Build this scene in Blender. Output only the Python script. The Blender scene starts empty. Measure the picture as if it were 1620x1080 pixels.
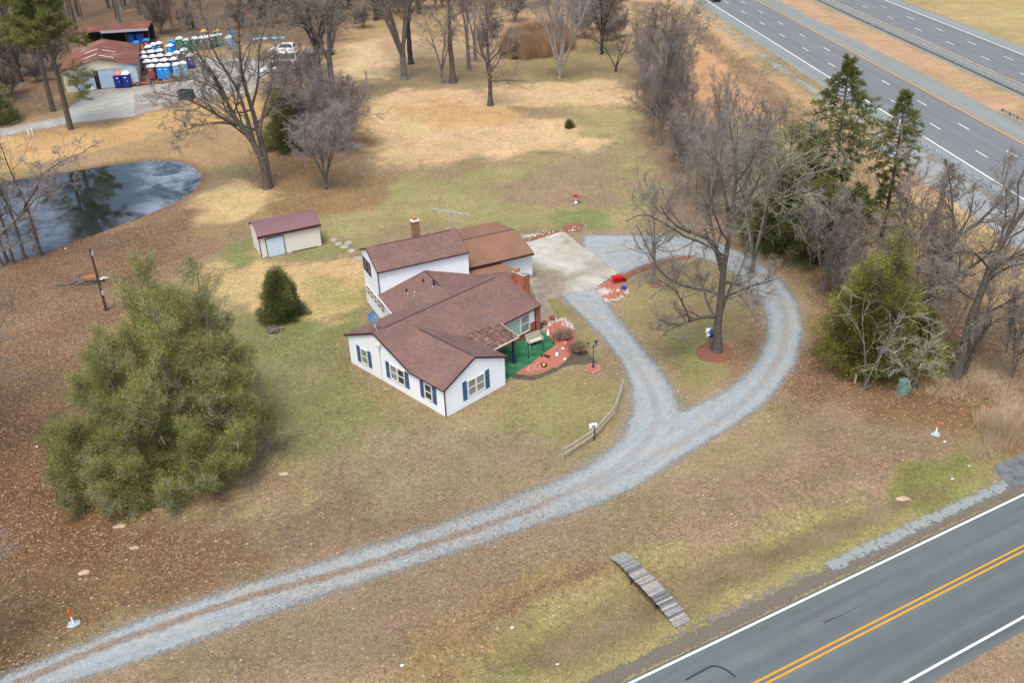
import bpy, math, random
import numpy as np
R = math.radians
scene = bpy.context.scene
col = scene.collection
rng = np.random.default_rng(7)
random.seed(7)

# ------------------------------------------------------------------ camera
CAM_H = 41.1658; PITCH = R(29.4767); ROLL = R(-2.13604); FPX = 1503.5
cam_d = bpy.data.cameras.new('camera'); cam = bpy.data.objects.new('camera', cam_d); col.objects.link(cam)
cam_d.sensor_width = 36.0; cam_d.lens = 36.0 * FPX / 1620.0
cam_d.clip_end = 3000; cam_d.clip_start = 0.5
cam.location = (0, 0, CAM_H)
cam.rotation_mode = 'QUATERNION'
from mathutils import Matrix, Vector
cam.rotation_quaternion = (Matrix.Rotation(math.pi/2 - PITCH, 3, 'X') @ Matrix.Rotation(ROLL, 3, 'Z')).to_quaternion()
scene.camera = cam

# ------------------------------------------------------------------ light
SUN_EL, SUN_AZ = 66, 195          # azimuth: compass angle from +Y towards +X
w = bpy.data.worlds.new("World"); scene.world = w; w.use_nodes = True
nt = w.node_tree
sky = nt.nodes.new('ShaderNodeTexSky'); sky.sky_type = 'NISHITA'; sky.sun_disc = False
sky.sun_elevation = R(SUN_EL); sky.sun_rotation = R(SUN_AZ)
sky.air_density = 1.0; sky.dust_density = 4.0; sky.ozone_density = 0.6
bg = nt.nodes['Background']; bg.inputs['Strength'].default_value = 0.14
nt.links.new(sky.outputs['Color'], bg.inputs['Color'])
sl = bpy.data.lights.new('sun', 'SUN'); sl.energy = 1.15; sl.angle = R(18); sl.color = (1.0, 0.94, 0.82)
so = bpy.data.objects.new('sun', sl); col.objects.link(so)
sd = Vector((math.sin(R(SUN_AZ))*math.cos(R(SUN_EL)), math.cos(R(SUN_AZ))*math.cos(R(SUN_EL)), math.sin(R(SUN_EL))))
so.rotation_mode = 'QUATERNION'; so.rotation_quaternion = sd.to_track_quat('Z', 'Y')
scene.view_settings.view_transform = 'Standard'; scene.view_settings.look = 'None'
scene.view_settings.gamma = 1.0
scene.view_settings.exposure = 1.1

# ------------------------------------------------------------------ helpers: ground coordinates
def ray(px, py):
    x = (px-810)/FPX; y = -(py-540)/FPX
    c, s = math.cos(ROLL), math.sin(ROLL); x, y = c*x-s*y, s*x+c*y
    return np.array([x, math.cos(PITCH)+y*math.sin(PITCH), -math.sin(PITCH)+y*math.cos(PITCH)])
def G(px, py, z=0.0):
    d = ray(px, py); t = (z-CAM_H)/d[2]
    return np.array([d[0]*t, d[1]*t, z])
def Q(px, py, Y):
    """surveyed point at distance Y"""
    d = ray(px, py); t = Y/d[1]
    return np.array([d[0]*t, Y, CAM_H+d[2]*t])
def GP(pts, z=0.0): return np.array([G(x, y, z)[:2] for x, y in pts])
def S(r, g, b, k=1.9):
    f = lambda v: ((v/255+0.055)/1.055)**2.4 if v > 10 else v/255/12.92
    return (f(r)/k*.95, f(g)/k*.982, f(b)/k*.93)

# ------------------------------------------------------------------ tagging
def tag(o, label=None, cat=None, group=None, kind=None):
    if label: o['label'] = label
    if cat: o['category'] = cat
    if group: o['group'] = group
    if kind: o['kind'] = kind
    return o
def empty(name, loc, rz=0.0, label=None, cat=None, group=None):
    o = bpy.data.objects.new(name, None); col.objects.link(o)
    o.location = (float(loc[0]), float(loc[1]), float(loc[2]) if len(loc) > 2 else 0.0); o.rotation_euler = (0, 0, rz)
    o.empty_display_size = 0.3
    return tag(o, label, cat, group)
def copy_tree(o, parent=None):
    c = o.copy(); col.objects.link(c)
    if parent is not None: c.parent = parent
    for ch in list(o.children): copy_tree(ch, c)
    return c

# ------------------------------------------------------------------ materials
class NB:
    def __init__(s, name):
        s.m = bpy.data.materials.new(name); s.m.use_nodes = True; s.t = s.m.node_tree
        s.bsdf = s.t.nodes['Principled BSDF']; s.out = s.t.nodes['Material Output']
        s.bsdf.inputs['Specular IOR Level'].default_value = 0.2
    def n(s, typ, **kw):
        nd = s.t.nodes.new(typ)
        for k, v in kw.items():
            if k.startswith('i_'): nd.inputs[k[2:].replace('_', ' ')].default_value = v
            elif isinstance(k, str) and hasattr(nd, k): setattr(nd, k, v)
        return nd
    def l(s, a, b): s.t.links.new(a, b)
    def pos(s):
        if not hasattr(s, '_p'): s._p = s.n('ShaderNodeNewGeometry').outputs['Position']
        return s._p
    def noise(s, scale, detail=3, rough=.6, vec=None, dist=0):
        nd = s.n('ShaderNodeTexNoise'); nd.inputs['Scale'].default_value = scale; nd.inputs['Detail'].default_value = detail
        nd.inputs['Roughness'].default_value = rough; nd.inputs['Distortion'].default_value = dist
        s.l(vec if vec is not None else s.pos(), nd.inputs['Vector']); return nd.outputs['Fac']
    def ramp(s, fac, stops):
        nd = s.n('ShaderNodeValToRGB'); e = nd.color_ramp.elements
        while len(e) < len(stops): e.new(0.5)
        for i, (p, c) in enumerate(stops):
            e[i].position = p; e[i].color = (*c, 1) if len(c) == 3 else c
        s.l(fac, nd.inputs['Fac']); return nd.outputs['Color']
    def rmap(s, v, a, b, c, d, smooth=False):
        nd = s.n('ShaderNodeMapRange'); nd.inputs[1].default_value = a; nd.inputs[2].default_value = b
        nd.inputs[3].default_value = c; nd.inputs[4].default_value = d
        if smooth: nd.interpolation_type = 'SMOOTHSTEP'
        s.l(v, nd.inputs[0]); return nd.outputs[0]
    def math(s, op, a, b=None):
        nd = s.n('ShaderNodeMath'); nd.operation = op
        for i, v in enumerate((a, b)):
            if v is None: continue
            if isinstance(v, (int, float)): nd.inputs[i].default_value = v
            else: s.l(v, nd.inputs[i])
        return nd.outputs[0]
    def mix(s, fac, a, b, mode='MIX'):
        nd = s.n('ShaderNodeMix'); nd.data_type = 'RGBA'; nd.blend_type = mode
        for i, v in ((0, fac), (6, a), (7, b)):
            if isinstance(v, (int, float)): nd.inputs[i].default_value = v
            elif isinstance(v, tuple): nd.inputs[i].default_value = (*v, 1) if len(v) == 3 else v
            else: s.l(v, nd.inputs[i])
        return nd.outputs[2]
    def attr(s, name):
        return s.n('ShaderNodeAttribute', attribute_name=name)
    def col(s, c):
        if isinstance(c, tuple): s.bsdf.inputs['Base Color'].default_value = (*c, 1)
        else: s.l(c, s.bsdf.inputs['Base Color'])
    def rough(s, r): s.bsdf.inputs['Roughness'].default_value = r
    def bump(s, h, strength=.4, dist=.05):
        nd = s.n('ShaderNodeBump'); nd.inputs['Strength'].default_value = strength; nd.inputs['Distance'].default_value = dist
        s.l(h, nd.inputs['Height']); s.l(nd.outputs[0], s.bsdf.inputs['Normal'])
    def alpha(s, a):
        s.l(a, s.bsdf.inputs['Alpha'])

def simple(name, c, rough=.8, var=.25, scale=3.0, metal=0.0, spec=.2, c2=None):
    b = NB(name)
    n = b.noise(scale, 4, .65)
    lo = tuple(x*(1-var) for x in c); hi = tuple(min(1, x*(1+var)) for x in (c2 or c))
    b.col(b.ramp(n, [(.3, lo), (.7, hi)])); b.rough(rough)
    b.bsdf.inputs['Metallic'].default_value = metal; b.bsdf.inputs['Specular IOR Level'].default_value = spec
    return b.m
M = {}
def uvmap(b, sx=1, sy=1):
    uv = b.n('ShaderNodeUVMap'); mp = b.n('ShaderNodeMapping'); mp.inputs['Scale'].default_value = (sx, sy, 1)
    b.l(uv.outputs[0], mp.inputs['Vector']); return mp.outputs[0]

def shingle(name, cs, mort, stain=0.0, soft=False):
    b = NB(name); v = uvmap(b)
    br = b.n('ShaderNodeTexBrick'); b.l(v, br.inputs['Vector'])
    br.inputs['Scale'].default_value = 1; br.inputs['Brick Width'].default_value = .34; br.inputs['Row Height'].default_value = .15
    br.inputs['Mortar Size'].default_value = .012; br.inputs['Mortar Smooth'].default_value = .5; br.offset = .5
    br.inputs['Color1'].default_value = (0, 0, 0, 1); br.inputs['Color2'].default_value = (1, 1, 1, 1); br.inputs['Mortar'].default_value = (.5, .5, .5, 1)
    c = b.ramp(br.outputs['Color'], [(0.0, cs[0]), (.35, cs[1]), (.7, cs[2]), (1.0, cs[3])])
    c = b.mix(b.math('MULTIPLY', br.outputs['Fac'], .6), c, mort)
    n = b.noise(.5, 3, .6); c = b.mix(1.0, c, b.ramp(n, [(.3, (.86, .86, .88)), (.7, (1.1, 1.08, 1.06))]), 'MULTIPLY')
    if stain:
        mp = b.n('ShaderNodeMapping'); mp.inputs['Scale'].default_value = (2.5, .5, 1); b.l(uvmap(b), mp.inputs['Vector'])
        s2 = b.noise(1.0, 5, .7, vec=mp.outputs[0])
        c = b.mix(b.rmap(s2, .45, .7, 0, stain), c, (.035, .028, .026))
    b.col(c); b.rough(.95); b.bump(br.outputs['Fac'], -.3, .02)
    return b.m
M['roof'] = shingle('roof_shingle', [S(134, 110, 111), S(146, 115, 113), S(152, 119, 114), S(166, 124, 110)], S(126, 102, 101))
M['roof_stained'] = shingle('roof_stained', [S(118, 88, 84), S(142, 104, 98), S(158, 122, 112), S(186, 160, 150)], S(70, 50, 50), .95)
M['roof_garage'] = shingle('roof_garage', [S(162, 122, 103), S(164, 124, 104), S(166, 126, 105), S(169, 128, 107)], S(154, 114, 96))
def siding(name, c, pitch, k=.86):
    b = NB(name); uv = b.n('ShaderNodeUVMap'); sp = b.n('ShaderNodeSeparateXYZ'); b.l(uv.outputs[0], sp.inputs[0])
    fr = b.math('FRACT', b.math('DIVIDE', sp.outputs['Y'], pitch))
    edge = b.rmap(fr, 0.0, .34, 1, 0)  # lap shadow line, painted as darker colour along each board
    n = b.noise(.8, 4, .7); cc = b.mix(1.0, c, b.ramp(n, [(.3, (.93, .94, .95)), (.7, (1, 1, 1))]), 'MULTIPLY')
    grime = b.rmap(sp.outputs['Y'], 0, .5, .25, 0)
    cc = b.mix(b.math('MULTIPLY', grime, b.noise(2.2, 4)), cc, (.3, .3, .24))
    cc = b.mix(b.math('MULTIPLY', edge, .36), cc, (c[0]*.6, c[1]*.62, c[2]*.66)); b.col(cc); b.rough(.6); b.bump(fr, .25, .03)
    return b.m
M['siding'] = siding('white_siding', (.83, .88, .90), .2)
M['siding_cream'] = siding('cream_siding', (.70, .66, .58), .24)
def brick(name, a, b_, mort):
    b = NB(name); br = b.n('ShaderNodeTexBrick'); b.l(uvmap(b), br.inputs['Vector'])
    br.inputs['Scale'].default_value = 1; br.inputs['Brick Width'].default_value = .22; br.inputs['Row Height'].default_value = .08
    br.inputs['Mortar Size'].default_value = .007; br.inputs['Color1'].default_value = (*a, 1); br.inputs['Color2'].default_value = (*b_, 1); br.inputs['Mortar'].default_value = (*mort, 1)
    n = b.noise(1.5, 4); c = b.mix(1.0, br.outputs['Color'], b.ramp(n, [(.3, (.75, .72, .7)), (.7, (1.15, 1.15, 1.15))]), 'MULTIPLY')
    b.col(c); b.rough(.9); return b.m
M['brick'] = brick('red_brick', (.22, .055, .03), (.42, .13, .065), (.30, .20, .16))
M['brick_brown'] = brick('brown_brick', (.16, .08, .04), (.30, .16, .07), (.25, .2, .15))
M['trim_maroon'] = simple('trim_maroon', S(95, 58, 64), .5, .1)
M['white_trim'] = simple('white_trim', (.78, .79, .80), .5, .06)
M['cream_trim'] = simple('cream_trim', (.62, .60, .54), .5, .06)
M['shutter'] = simple('shutter_blue', (.045, .10, .20), .55, .12)
M['glass_dark'] = simple('window_glass', (.035, .045, .05), .08, .5, 1.3, spec=.5)
M['glass_blind'] = simple('window_blind', (.20, .24, .24), .25, .3, 4, spec=.5)
M['curtain'] = simple('curtain_green', (.30, .44, .38), .4, .15, 6, spec=.5)
M['glass_blue'] = simple('window_glass_blue', (.03, .05, .16), .1, .3, 2, spec=.5)
M['navy'] = simple('navy_paint', (.018, .03, .055), .5, .15)
M['black'] = simple('black_paint', (.02, .02, .024), .55, .2)
M['galv'] = simple('galvanised', (.42, .45, .47), .45, .15, 4, metal=.4)
M['wood_grey'] = simple('weathered_wood', (.30, .27, .24), .9, .35, 6)
M['wood_dark'] = simple('dark_wood', (.075, .045, .035), .9, .35, 4)
M['wood_light'] = simple('bleached_wood', (.5, .46, .4), .9, .25, 5)
M['orange'] = simple('orange_plastic', (.72, .10, .02), .5, .1)
M['white_plastic'] = simple('white_plastic', (.78, .79, .8), .5, .08)
M['red'] = simple('red_plastic', (.50, .015, .02), .4, .15)
M['blue'] = simple('blue_plastic', (.03, .12, .45), .4, .15)
M['pink'] = simple('pink_plastic', (.75, .14, .18), .5, .1)
M['green_box'] = simple('utility_green', (.16, .33, .29), .6, .25, 3)
M['terracotta'] = simple('terracotta', (.36, .14, .08), .85, .2)
M['yellow_plastic'] = simple('yellow_plastic', (.75, .55, .05), .5, .1)
M['bench_wood'] = simple('bench_wood', (.42, .40, .34), .8, .2, 8)
M['dish'] = simple('dish_grey', (.07, .14, .24), .45, .1)
M['steel_blue'] = simple('steel_blue', (.33, .45, .60), .5, .25, 1.2)
M['barn_yellow'] = simple('barn_block_yellow', (.55, .48, .28), .9, .3, .8)
M['tyre'] = simple('tyre', (.02, .02, .02), .9, .3)
M['rim'] = simple('rim', (.45, .46, .48), .4, .1, metal=.5)
M['carwhite'] = simple('car_white', (.80, .81, .82), .3, .04, spec=.5)
M['cardark'] = simple('car_dark', (.02, .028, .05), .3, .1, spec=.5)
M['glow_tail'] = simple('tail_lamp', (.4, .02, .02), .3, .1)
M['headlight'] = simple('headlight', (.75, .77, .8), .2, .05)
M['rock_white'] = simple('white_stone', (.42, .40, .37), .9, .5, 4)
M['rock_tan'] = simple('tan_stone', (.36, .27, .19), .9, .35, 3)
M['rock_grey'] = simple('grey_stone', (.28, .26, .24), .9, .4, 4)
M['barn_wall'] = simple('barn_wall', (.42, .47, .50), .9, .12, .45, c2=(.62, .56, .36))
def rust():
    b = NB('rusty_metal_roof'); uv = b.n('ShaderNodeUVMap'); sp = b.n('ShaderNodeSeparateXYZ'); b.l(uv.outputs[0], sp.inputs[0])
    fr = b.math('FRACT', b.math('DIVIDE', sp.outputs['X'], .7))
    n = b.noise(.35, 5, .65)
    c = b.ramp(n, [(.32, S(112, 84, 78)), (.47, S(142, 88, 76)), (.58, S(166, 104, 84)), (.68, S(160, 148, 146))])
    c = b.mix(b.rmap(fr, 0, .1, .5, 0), c, S(190, 160, 150)); b.col(c); b.rough(.7); return b.m
M['rust'] = rust()
def ribbed(name, c, pitch, along='X'):
    b = NB(name); uv = b.n('ShaderNodeUVMap'); sp = b.n('ShaderNodeSeparateXYZ'); b.l(uv.outputs[0], sp.inputs[0])
    fr = b.math('FRACT', b.math('DIVIDE', sp.outputs[along], pitch))
    n = b.noise(.7, 3); cc = b.mix(1.0, c, b.ramp(n, [(.3, (.92, .92, .92)), (.7, (1.06, 1.06, 1.06))]), 'MULTIPLY')
    b.col(b.mix(b.rmap(fr, 0, .22, .55, 0), cc, tuple(x*.55 for x in c))); b.rough(.45); b.bump(fr, .3, .03); return b.m
M['shed_roof'] = ribbed('maroon_metal_roof', S(152, 114, 122), .3, 'Y')
M['steel_blue'] = ribbed('blue_corrugated_door', (.36, .46, .60), .22)

# bark / foliage
def bark(name, c, scale=3):
    b = NB(name); n = b.noise(scale, 5, .75)
    b.col(b.ramp(n, [(.3, tuple(x*.5 for x in c)), (.55, c), (.75, tuple(min(1, x*1.5) for x in c))])); b.rough(.95); return b.m
M['bark_brown'] = bark('bark_brown', (.105, .088, .074))
M['bark_grey'] = bark('bark_grey', (.16, .145, .13))
M['bark_pale'] = bark('bark_pale', (.34, .31, .28))
M['bark_dark'] = bark('bark_dark', (.05, .042, .042))
M['twig_purple'] = bark('twig_purple', (.225, .19, .17), 1.2)
M['twig_grey'] = bark('twig_grey', (.215, .195, .168), 1.2)
M['twig_brown'] = bark('twig_brown', (.17, .135, .11), 1.2)
M['twig_pale'] = bark('twig_pale', (.27, .245, .235), 1.2)
M['twig_pink'] = bark('twig_pink', (.33, .26, .225), 1.2)
M['twig_lichen'] = bark('twig_lichen', (.31, .32, .23), 1.2)
def foliage(name, stops, sc=.8):
    b = NB(name); a = b.attr('tint').outputs['Fac']
    n = b.noise(sc, 3); v = b.math('ADD', b.math('MULTIPLY', a, .7), b.math('MULTIPLY', n, .3))
    b.col(b.ramp(v, stops)); b.rough(.75)
    tr = b.n('ShaderNodeBsdfTranslucent'); b.l(b.ramp(v, stops), tr.inputs['Color'])
    mx = b.n('ShaderNodeMixShader'); mx.inputs[0].default_value = .25
    b.l(b.bsdf.outputs[0], mx.inputs[1]); b.l(tr.outputs[0], mx.inputs[2]); b.l(mx.outputs[0], b.out.inputs['Surface'])
    return b.m
def foliage_p(name, stops, sc=.8):
    b = NB(name); a = b.attr('tint').outputs['Fac']
    n = b.rmap(b.noise(sc, 4, .7), .36, .64, 0, 1); v = b.math('ADD', b.math('MULTIPLY', a, .45), b.math('MULTIPLY', n, .55))
    b.col(b.ramp(v, stops)); b.rough(.75); return b.m
M['fol_big'] = foliage('foliage_olive', [(.1, (.06, .08, .024)), (.4, (.175, .19, .055)), (.7, (.33, .325, .095)), (.95, (.48, .44, .17))])
M['fol_cedar'] = foliage('foliage_cedar', [(.1, (.045, .06, .02)), (.5, (.125, .145, .045)), (.9, (.30, .30, .10))], 2)
M['fol_mixed'] = foliage_p('foliage_cedar_yellow', [(.1, (.03, .042, .014)), (.4, (.085, .10, .024)), (.62, (.19, .19, .035)), (.9, (.38, .33, .06))], .55)
M['fol_spruce'] = foliage('foliage_spruce', [(.1, (.045, .06, .02)), (.5, (.12, .14, .042)), (.9, (.24, .24, .08))], 1)
M['fol_pine'] = foliage('foliage_pine', [(.1, (.07, .095, .03)), (.5, (.16, .18, .055)), (.9, (.27, .265, .085))], .6)
M['leaf_brown'] = foliage('dead_leaves', [(.1, (.13, .08, .055)), (.5, (.23, .15, .10)), (.9, (.38, .26, .17))], 3)
M['leaf_litter'] = foliage('fallen_leaf_litter', [(.1, (.10, .06, .03)), (.4, (.185, .11, .062)), (.7, (.30, .195, .12)), (.95, (.42, .31, .21))], 3)
M['dry_grass'] = foliage('dry_grass_blades', [(.1, (.20, .15, .10)), (.5, (.33, .255, .17)), (.9, (.52, .42, .29))], .3)
M['dry_grass_pale'] = foliage('dry_grass_pale', [(.1, (.30, .21, .13)), (.5, (.48, .37, .24)), (.9, (.66, .54, .38))], .3)
M['reed'] = foliage('dry_reed_blades', [(.1, (.20, .12, .07)), (.5, (.34, .21, .12)), (.9, (.46, .31, .18))], .3)

# ------------------------------------------------------------------ mesh builders
def mesh_obj(name, V, F, mats, parent=None, midx=None, smooth=False, uv=True, tint=None):
    me = bpy.data.meshes.new(name)
    V = np.asarray(V, dtype=np.float32)
    if isinstance(F, np.ndarray):
        nf, k = F.shape
        me.vertices.add(len(V)); me.vertices.foreach_set('co', V.ravel())
        me.loops.add(nf*k); me.loops.foreach_set('vertex_index', F.astype(np.int32).ravel())
        me.polygons.add(nf); me.polygons.foreach_set('loop_start', np.arange(0, nf*k, k, dtype=np.int32))
        try: me.polygons.foreach_set('loop_total', np.full(nf, k, dtype=np.int32))
        except Exception: pass
        me.update(calc_edges=True)
    else:
        me.from_pydata([tuple(map(float, v)) for v in V], [], F); me.update()
    mats = mats if isinstance(mats, (list, tuple)) else [mats]
    for m in mats: me.materials.append(m)
    if midx is not None: me.polygons.foreach_set('material_index', np.asarray(midx, dtype=np.int32))
    if smooth: me.polygons.foreach_set('use_smooth', np.ones(len(me.polygons), dtype=bool))
    if tint is not None:
        a = me.attributes.new('tint', 'FLOAT', 'POINT'); a.data.foreach_set('value', np.asarray(tint, dtype=np.float32))
    if uv and not isinstance(F, np.ndarray):
        ul = me.uv_layers.new(name='UVMap')
        for p in me.polygons:
            n = p.normal
            if abs(n.z) > .995: u = Vector((1, 0, 0)); v = Vector((0, 1, 0))
            else: u = Vector((0, 0, 1)).cross(n).normalized(); v = n.cross(u)
            for li in p.loop_indices:
                co = me.vertices[me.loops[li].vertex_index].co
                ul.data[li].uv = (co.dot(u), co.dot(v))
    o = bpy.data.objects.new(name, me); col.objects.link(o)
    if parent is not None: o.parent = parent
    return o

class MB:
    def __init__(s, T=None): s.V = []; s.F = []; s.I = []; s.mi = 0; s.T = T
    def add(s, V, F):
        b = len(s.V)
        for v in V:
            s.V.append(s.T(v) if s.T else tuple(v))
        for f in F: s.F.append(tuple(i+b for i in f)); s.I.append(s.mi)
        return s
    def box(s, x0, x1, y0, y1, z0, z1):
        V = [(x, y, z) for z in (z0, z1) for x, y in ((x0, y0), (x1, y0), (x1, y1), (x0, y1))]
        return s.add(V, [(3, 2, 1, 0), (4, 5, 6, 7), (0, 1, 5, 4), (1, 2, 6, 5), (2, 3, 7, 6), (3, 0, 4, 7)])
    def prism(s, poly, axis, a, b):
        """poly: 2-D points; axis 'x': (y,z), 'y': (x,z), 'z': (x,y)"""
        mk = {'x': lambda p, t: (t, p[0], p[1]), 'y': lambda p, t: (p[0], t, p[1]), 'z': lambda p, t: (p[0], p[1], t)}[axis]
        n = len(poly); V = [mk(p, a) for p in poly]+[mk(p, b) for p in poly]
        area = sum(poly[i][0]*poly[(i+1) % n][1]-poly[(i+1) % n][0]*poly[i][1] for i in range(n))
        flip = (area > 0) ^ (axis == 'y') ^ (b < a)
        F = [tuple(range(n))[::-1], tuple(range(n, 2*n))]+[(i, (i+1) % n, n+(i+1) % n, n+i) for i in range(n)]
        if not flip: F = [f[::-1] for f in F]
        return s.add(V, F)
    def slab(s, top, t):
        """top: four or more 3-D corners, thickness t downwards"""
        n = len(top); top = [tuple(map(float, p)) for p in top]
        ar = sum(top[i][0]*top[(i+1) % n][1]-top[(i+1) % n][0]*top[i][1] for i in range(n))
        if ar < 0: top = top[::-1]
        V = top+[(p[0], p[1], p[2]-t) for p in top]
        return s.add(V, [tuple(range(n)), tuple(range(2*n-1, n-1, -1))]+[(i, n+i, n+(i+1) % n, (i+1) % n) for i in range(n)])
    def tube(s, pts, rad, n=8, cap=True):
        pts = [np.array(p, float) for p in pts]
        if not hasattr(rad, '__len__'): rad = [rad]*len(pts)
        V = []; F = []
        for i, p in enumerate(pts):
            t = pts[min(i+1, len(pts)-1)]-pts[max(i-1, 0)]; t = t/(np.linalg.norm(t)+1e-9)
            a = np.cross(t, (0, 0, 1.) if abs(t[2]) < .9 else (1., 0, 0)); a /= np.linalg.norm(a); b = np.cross(t, a)
            for k in range(n):
                th = 2*math.pi*k/n; V.append(tuple(p+rad[i]*(math.cos(th)*a+math.sin(th)*b)))
        for i in range(len(pts)-1):
            for k in range(n):
                k2 = (k+1) % n; F.append((i*n+k, (i+1)*n+k, (i+1)*n+k2, i*n+k2))
        if cap: F.append(tuple(range(n))); F.append(tuple(range((len(pts)-1)*n, len(pts)*n))[::-1])
        return s.add(V, F)
    def lathe(s, prof, n=14, c=(0, 0, 0)):
        V = []; F = []
        for r, z in prof:
            for k in range(n):
                th = 2*math.pi*k/n; V.append((c[0]+r*math.cos(th), c[1]+r*math.sin(th), c[2]+z))
        for i in range(len(prof)-1):
            for k in range(n):
                k2 = (k+1) % n; F.append((i*n+k, i*n+k2, (i+1)*n+k2, (i+1)*n+k))
        F.append(tuple(range(n))[::-1]); F.append(tuple(range((len(prof)-1)*n, len(prof)*n)))
        return s.add(V, F)
    def blob(s, c, r, squash=(1, 1, 1), n=7, m=5, j=.2, rnd=random):
        V = []; F = []
        for i in range(m+1):
            ph = math.pi*i/m
            for k in range(n):
                th = 2*math.pi*k/n; q = r*(1+rnd.uniform(-j, j))
                V.append((c[0]+q*squash[0]*math.sin(ph)*math.cos(th), c[1]+q*squash[1]*math.sin(ph)*math.sin(th), c[2]-q*squash[2]*math.cos(ph)))
        for i in range(m):
            for k in range(n):
                k2 = (k+1) % n; F.append((i*n+k, i*n+k2, (i+1)*n+k2, (i+1)*n+k))
        return s.add(V, F)
    def build(s, name, mats, parent=None, smooth=False):
        return mesh_obj(name, s.V, s.F, mats, parent, s.I, smooth)

# ------------------------------------------------------------------ polygon distance on numpy grids
def sdist(P, poly):
    """signed distance, positive inside"""
    poly = np.asarray(poly, float); x, y = P[:, 0], P[:, 1]
    d2 = np.full(len(P), 1e18); ins = np.zeros(len(P), bool)
    n = len(poly)
    for i in range(n):
        a, b = poly[i], poly[(i+1) % n]; e = b-a
        t = np.clip(((x-a[0])*e[0]+(y-a[1])*e[1])/(e@e+1e-12), 0, 1)
        dx = x-a[0]-t*e[0]; dy = y-a[1]-t*e[1]; d2 = np.minimum(d2, dx*dx+dy*dy)
        c = (a[1] > y) != (b[1] > y)
        with np.errstate(divide='ignore', invalid='ignore'):
            xi = a[0]+(y-a[1])*e[0]/(e[1] if e[1] != 0 else 1e-12)
        ins ^= c & (x < xi)
    return np.sqrt(d2)*np.where(ins, 1, -1)
def pdist(P, line):
    line = np.asarray(line, float); d2 = np.full(len(P), 1e18)
    for a, b in zip(line[:-1], line[1:]):
        e = b-a; t = np.clip(((P-a)@e)/(e@e), 0, 1); q = P-a-t[:, None]*e; d2 = np.minimum(d2, (q**2).sum(1))
    return np.sqrt(d2)
def vnoise(P, sc, seed=0):
    """cheap smooth value noise"""
    r = np.random.default_rng(seed); tb = r.random((64, 64))
    q = P*sc; i = np.floor(q).astype(int); f = q-i; f = f*f*(3-2*f)
    g = lambda a, b: tb[(i[:, 0]+a) % 64, (i[:, 1]+b) % 64]
    return (g(0, 0)*(1-f[:, 0])+g(1, 0)*f[:, 0])*(1-f[:, 1])+(g(0, 1)*(1-f[:, 0])+g(1, 1)*f[:, 0])*f[:, 1]
def smooth(a, b, x):
    t = np.clip((x-a)/(b-a), 0, 1); return t*t*(3-2*t)
def catmull(pts, k=6):
    P = np.asarray(pts, float); P = np.vstack([2*P[0]-P[1], P, 2*P[-1]-P[-2]]); out = []
    for i in range(1, len(P)-2):
        for t in np.linspace(0, 1, k, endpoint=False):
            a, b, c, d = P[i-1], P[i], P[i+1], P[i+2]
            out.append(.5*((2*b)+(c-a)*t+(2*a-5*b+4*c-d)*t*t+(3*b-a-3*c+d)*t**3))
    out.append(P[-2]); return np.array(out)

# ------------------------------------------------------------------ setting: outlines
POND = catmull(GP([(314, 278), (303, 300), (255, 328), (185, 355), (120, 380), (65, 401), (0, 418), (-90, 450), (-200, 400), (-160, 340), (-60, 303), (0, 291), (60, 281), (120, 272), (180, 262), (240, 256), (290, 260), (314, 278)], -.35), 4)[:-1]
OUTER = GP([(-90, 1110), (0, 1070), (67, 1043), (143, 1013), (207, 985), (283, 960), (350, 937), (433, 910), (540, 878), (620, 853), (687, 831), (757, 807), (823, 780), (873, 763), (920, 740), (955, 718), (985, 690), (1000, 650), (998, 610), (985, 575), (955, 535), (920, 500), (888, 470), (930, 430), (920, 372), (1000, 371), (1080, 374), (1130, 382), (1175, 400), (1215, 425), (1240, 447), (1262, 480), (1271, 520), (1260, 575), (1215, 636), (1150, 680), (1082, 722), (1007, 770), (947, 797), (873, 823), (753, 863), (650, 897), (540, 932), (467, 957), (350, 1000), (233, 1040), (110, 1080), (30, 1110), (-60, 1150)])
ISLAND = catmull(GP([(945, 455), (962, 482), (985, 512), (1012, 545), (1045, 585), (1066, 620), (1076, 650), (1100, 640), (1135, 625), (1180, 592), (1206, 553), (1213, 520), (1206, 483), (1180, 450), (1150, 425), (1110, 409), (1070, 405), (1035, 414), (1000, 428), (965, 438), (945, 455)]), 4)[:-1]
C_MAIN = catmull(GP([(-60, 1120), (40, 1075), (170, 1020), (290, 978), (400, 942), (540, 905), (670, 863), (757, 835), (850, 800), (945, 757), (1010, 712), (1038, 665), (1030, 620), (1000, 570), (960, 522), (920, 478)]), 4)
C_LOOP = catmull(GP([(945, 770), (1080, 697), (1150, 655), (1200, 612), (1235, 560), (1243, 510), (1230, 470), (1195, 432), (1150, 403), (1090, 390), (1020, 392), (960, 400)]), 4)
CONC = GP([(815, 372), (893, 367), (933, 398), (978, 432), (946, 452), (930, 459), (884, 471), (866, 474), (882, 505), (888, 516), (862, 523), (850, 522), (846, 470), (832, 430), (800, 400)])
YARD = GP([(-120, 240), (0, 217), (110, 197), (213, 185), (283, 163), (340, 152), (400, 148), (425, 120), (500, 120), (500, 95), (417, 92), (310, 92), (305, 125), (217, 135), (143, 143), (120, 165), (95, 185), (0, 203), (-120, 220)])
RDIR = np.array([math.cos(R(27.0)), math.sin(R(27.0))]); RN = np.array([-RDIR[1], RDIR[0]]); R0 = G(1080, 1040)[:2]
DITCH0 = np.array([7.9, 42.3])
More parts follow.
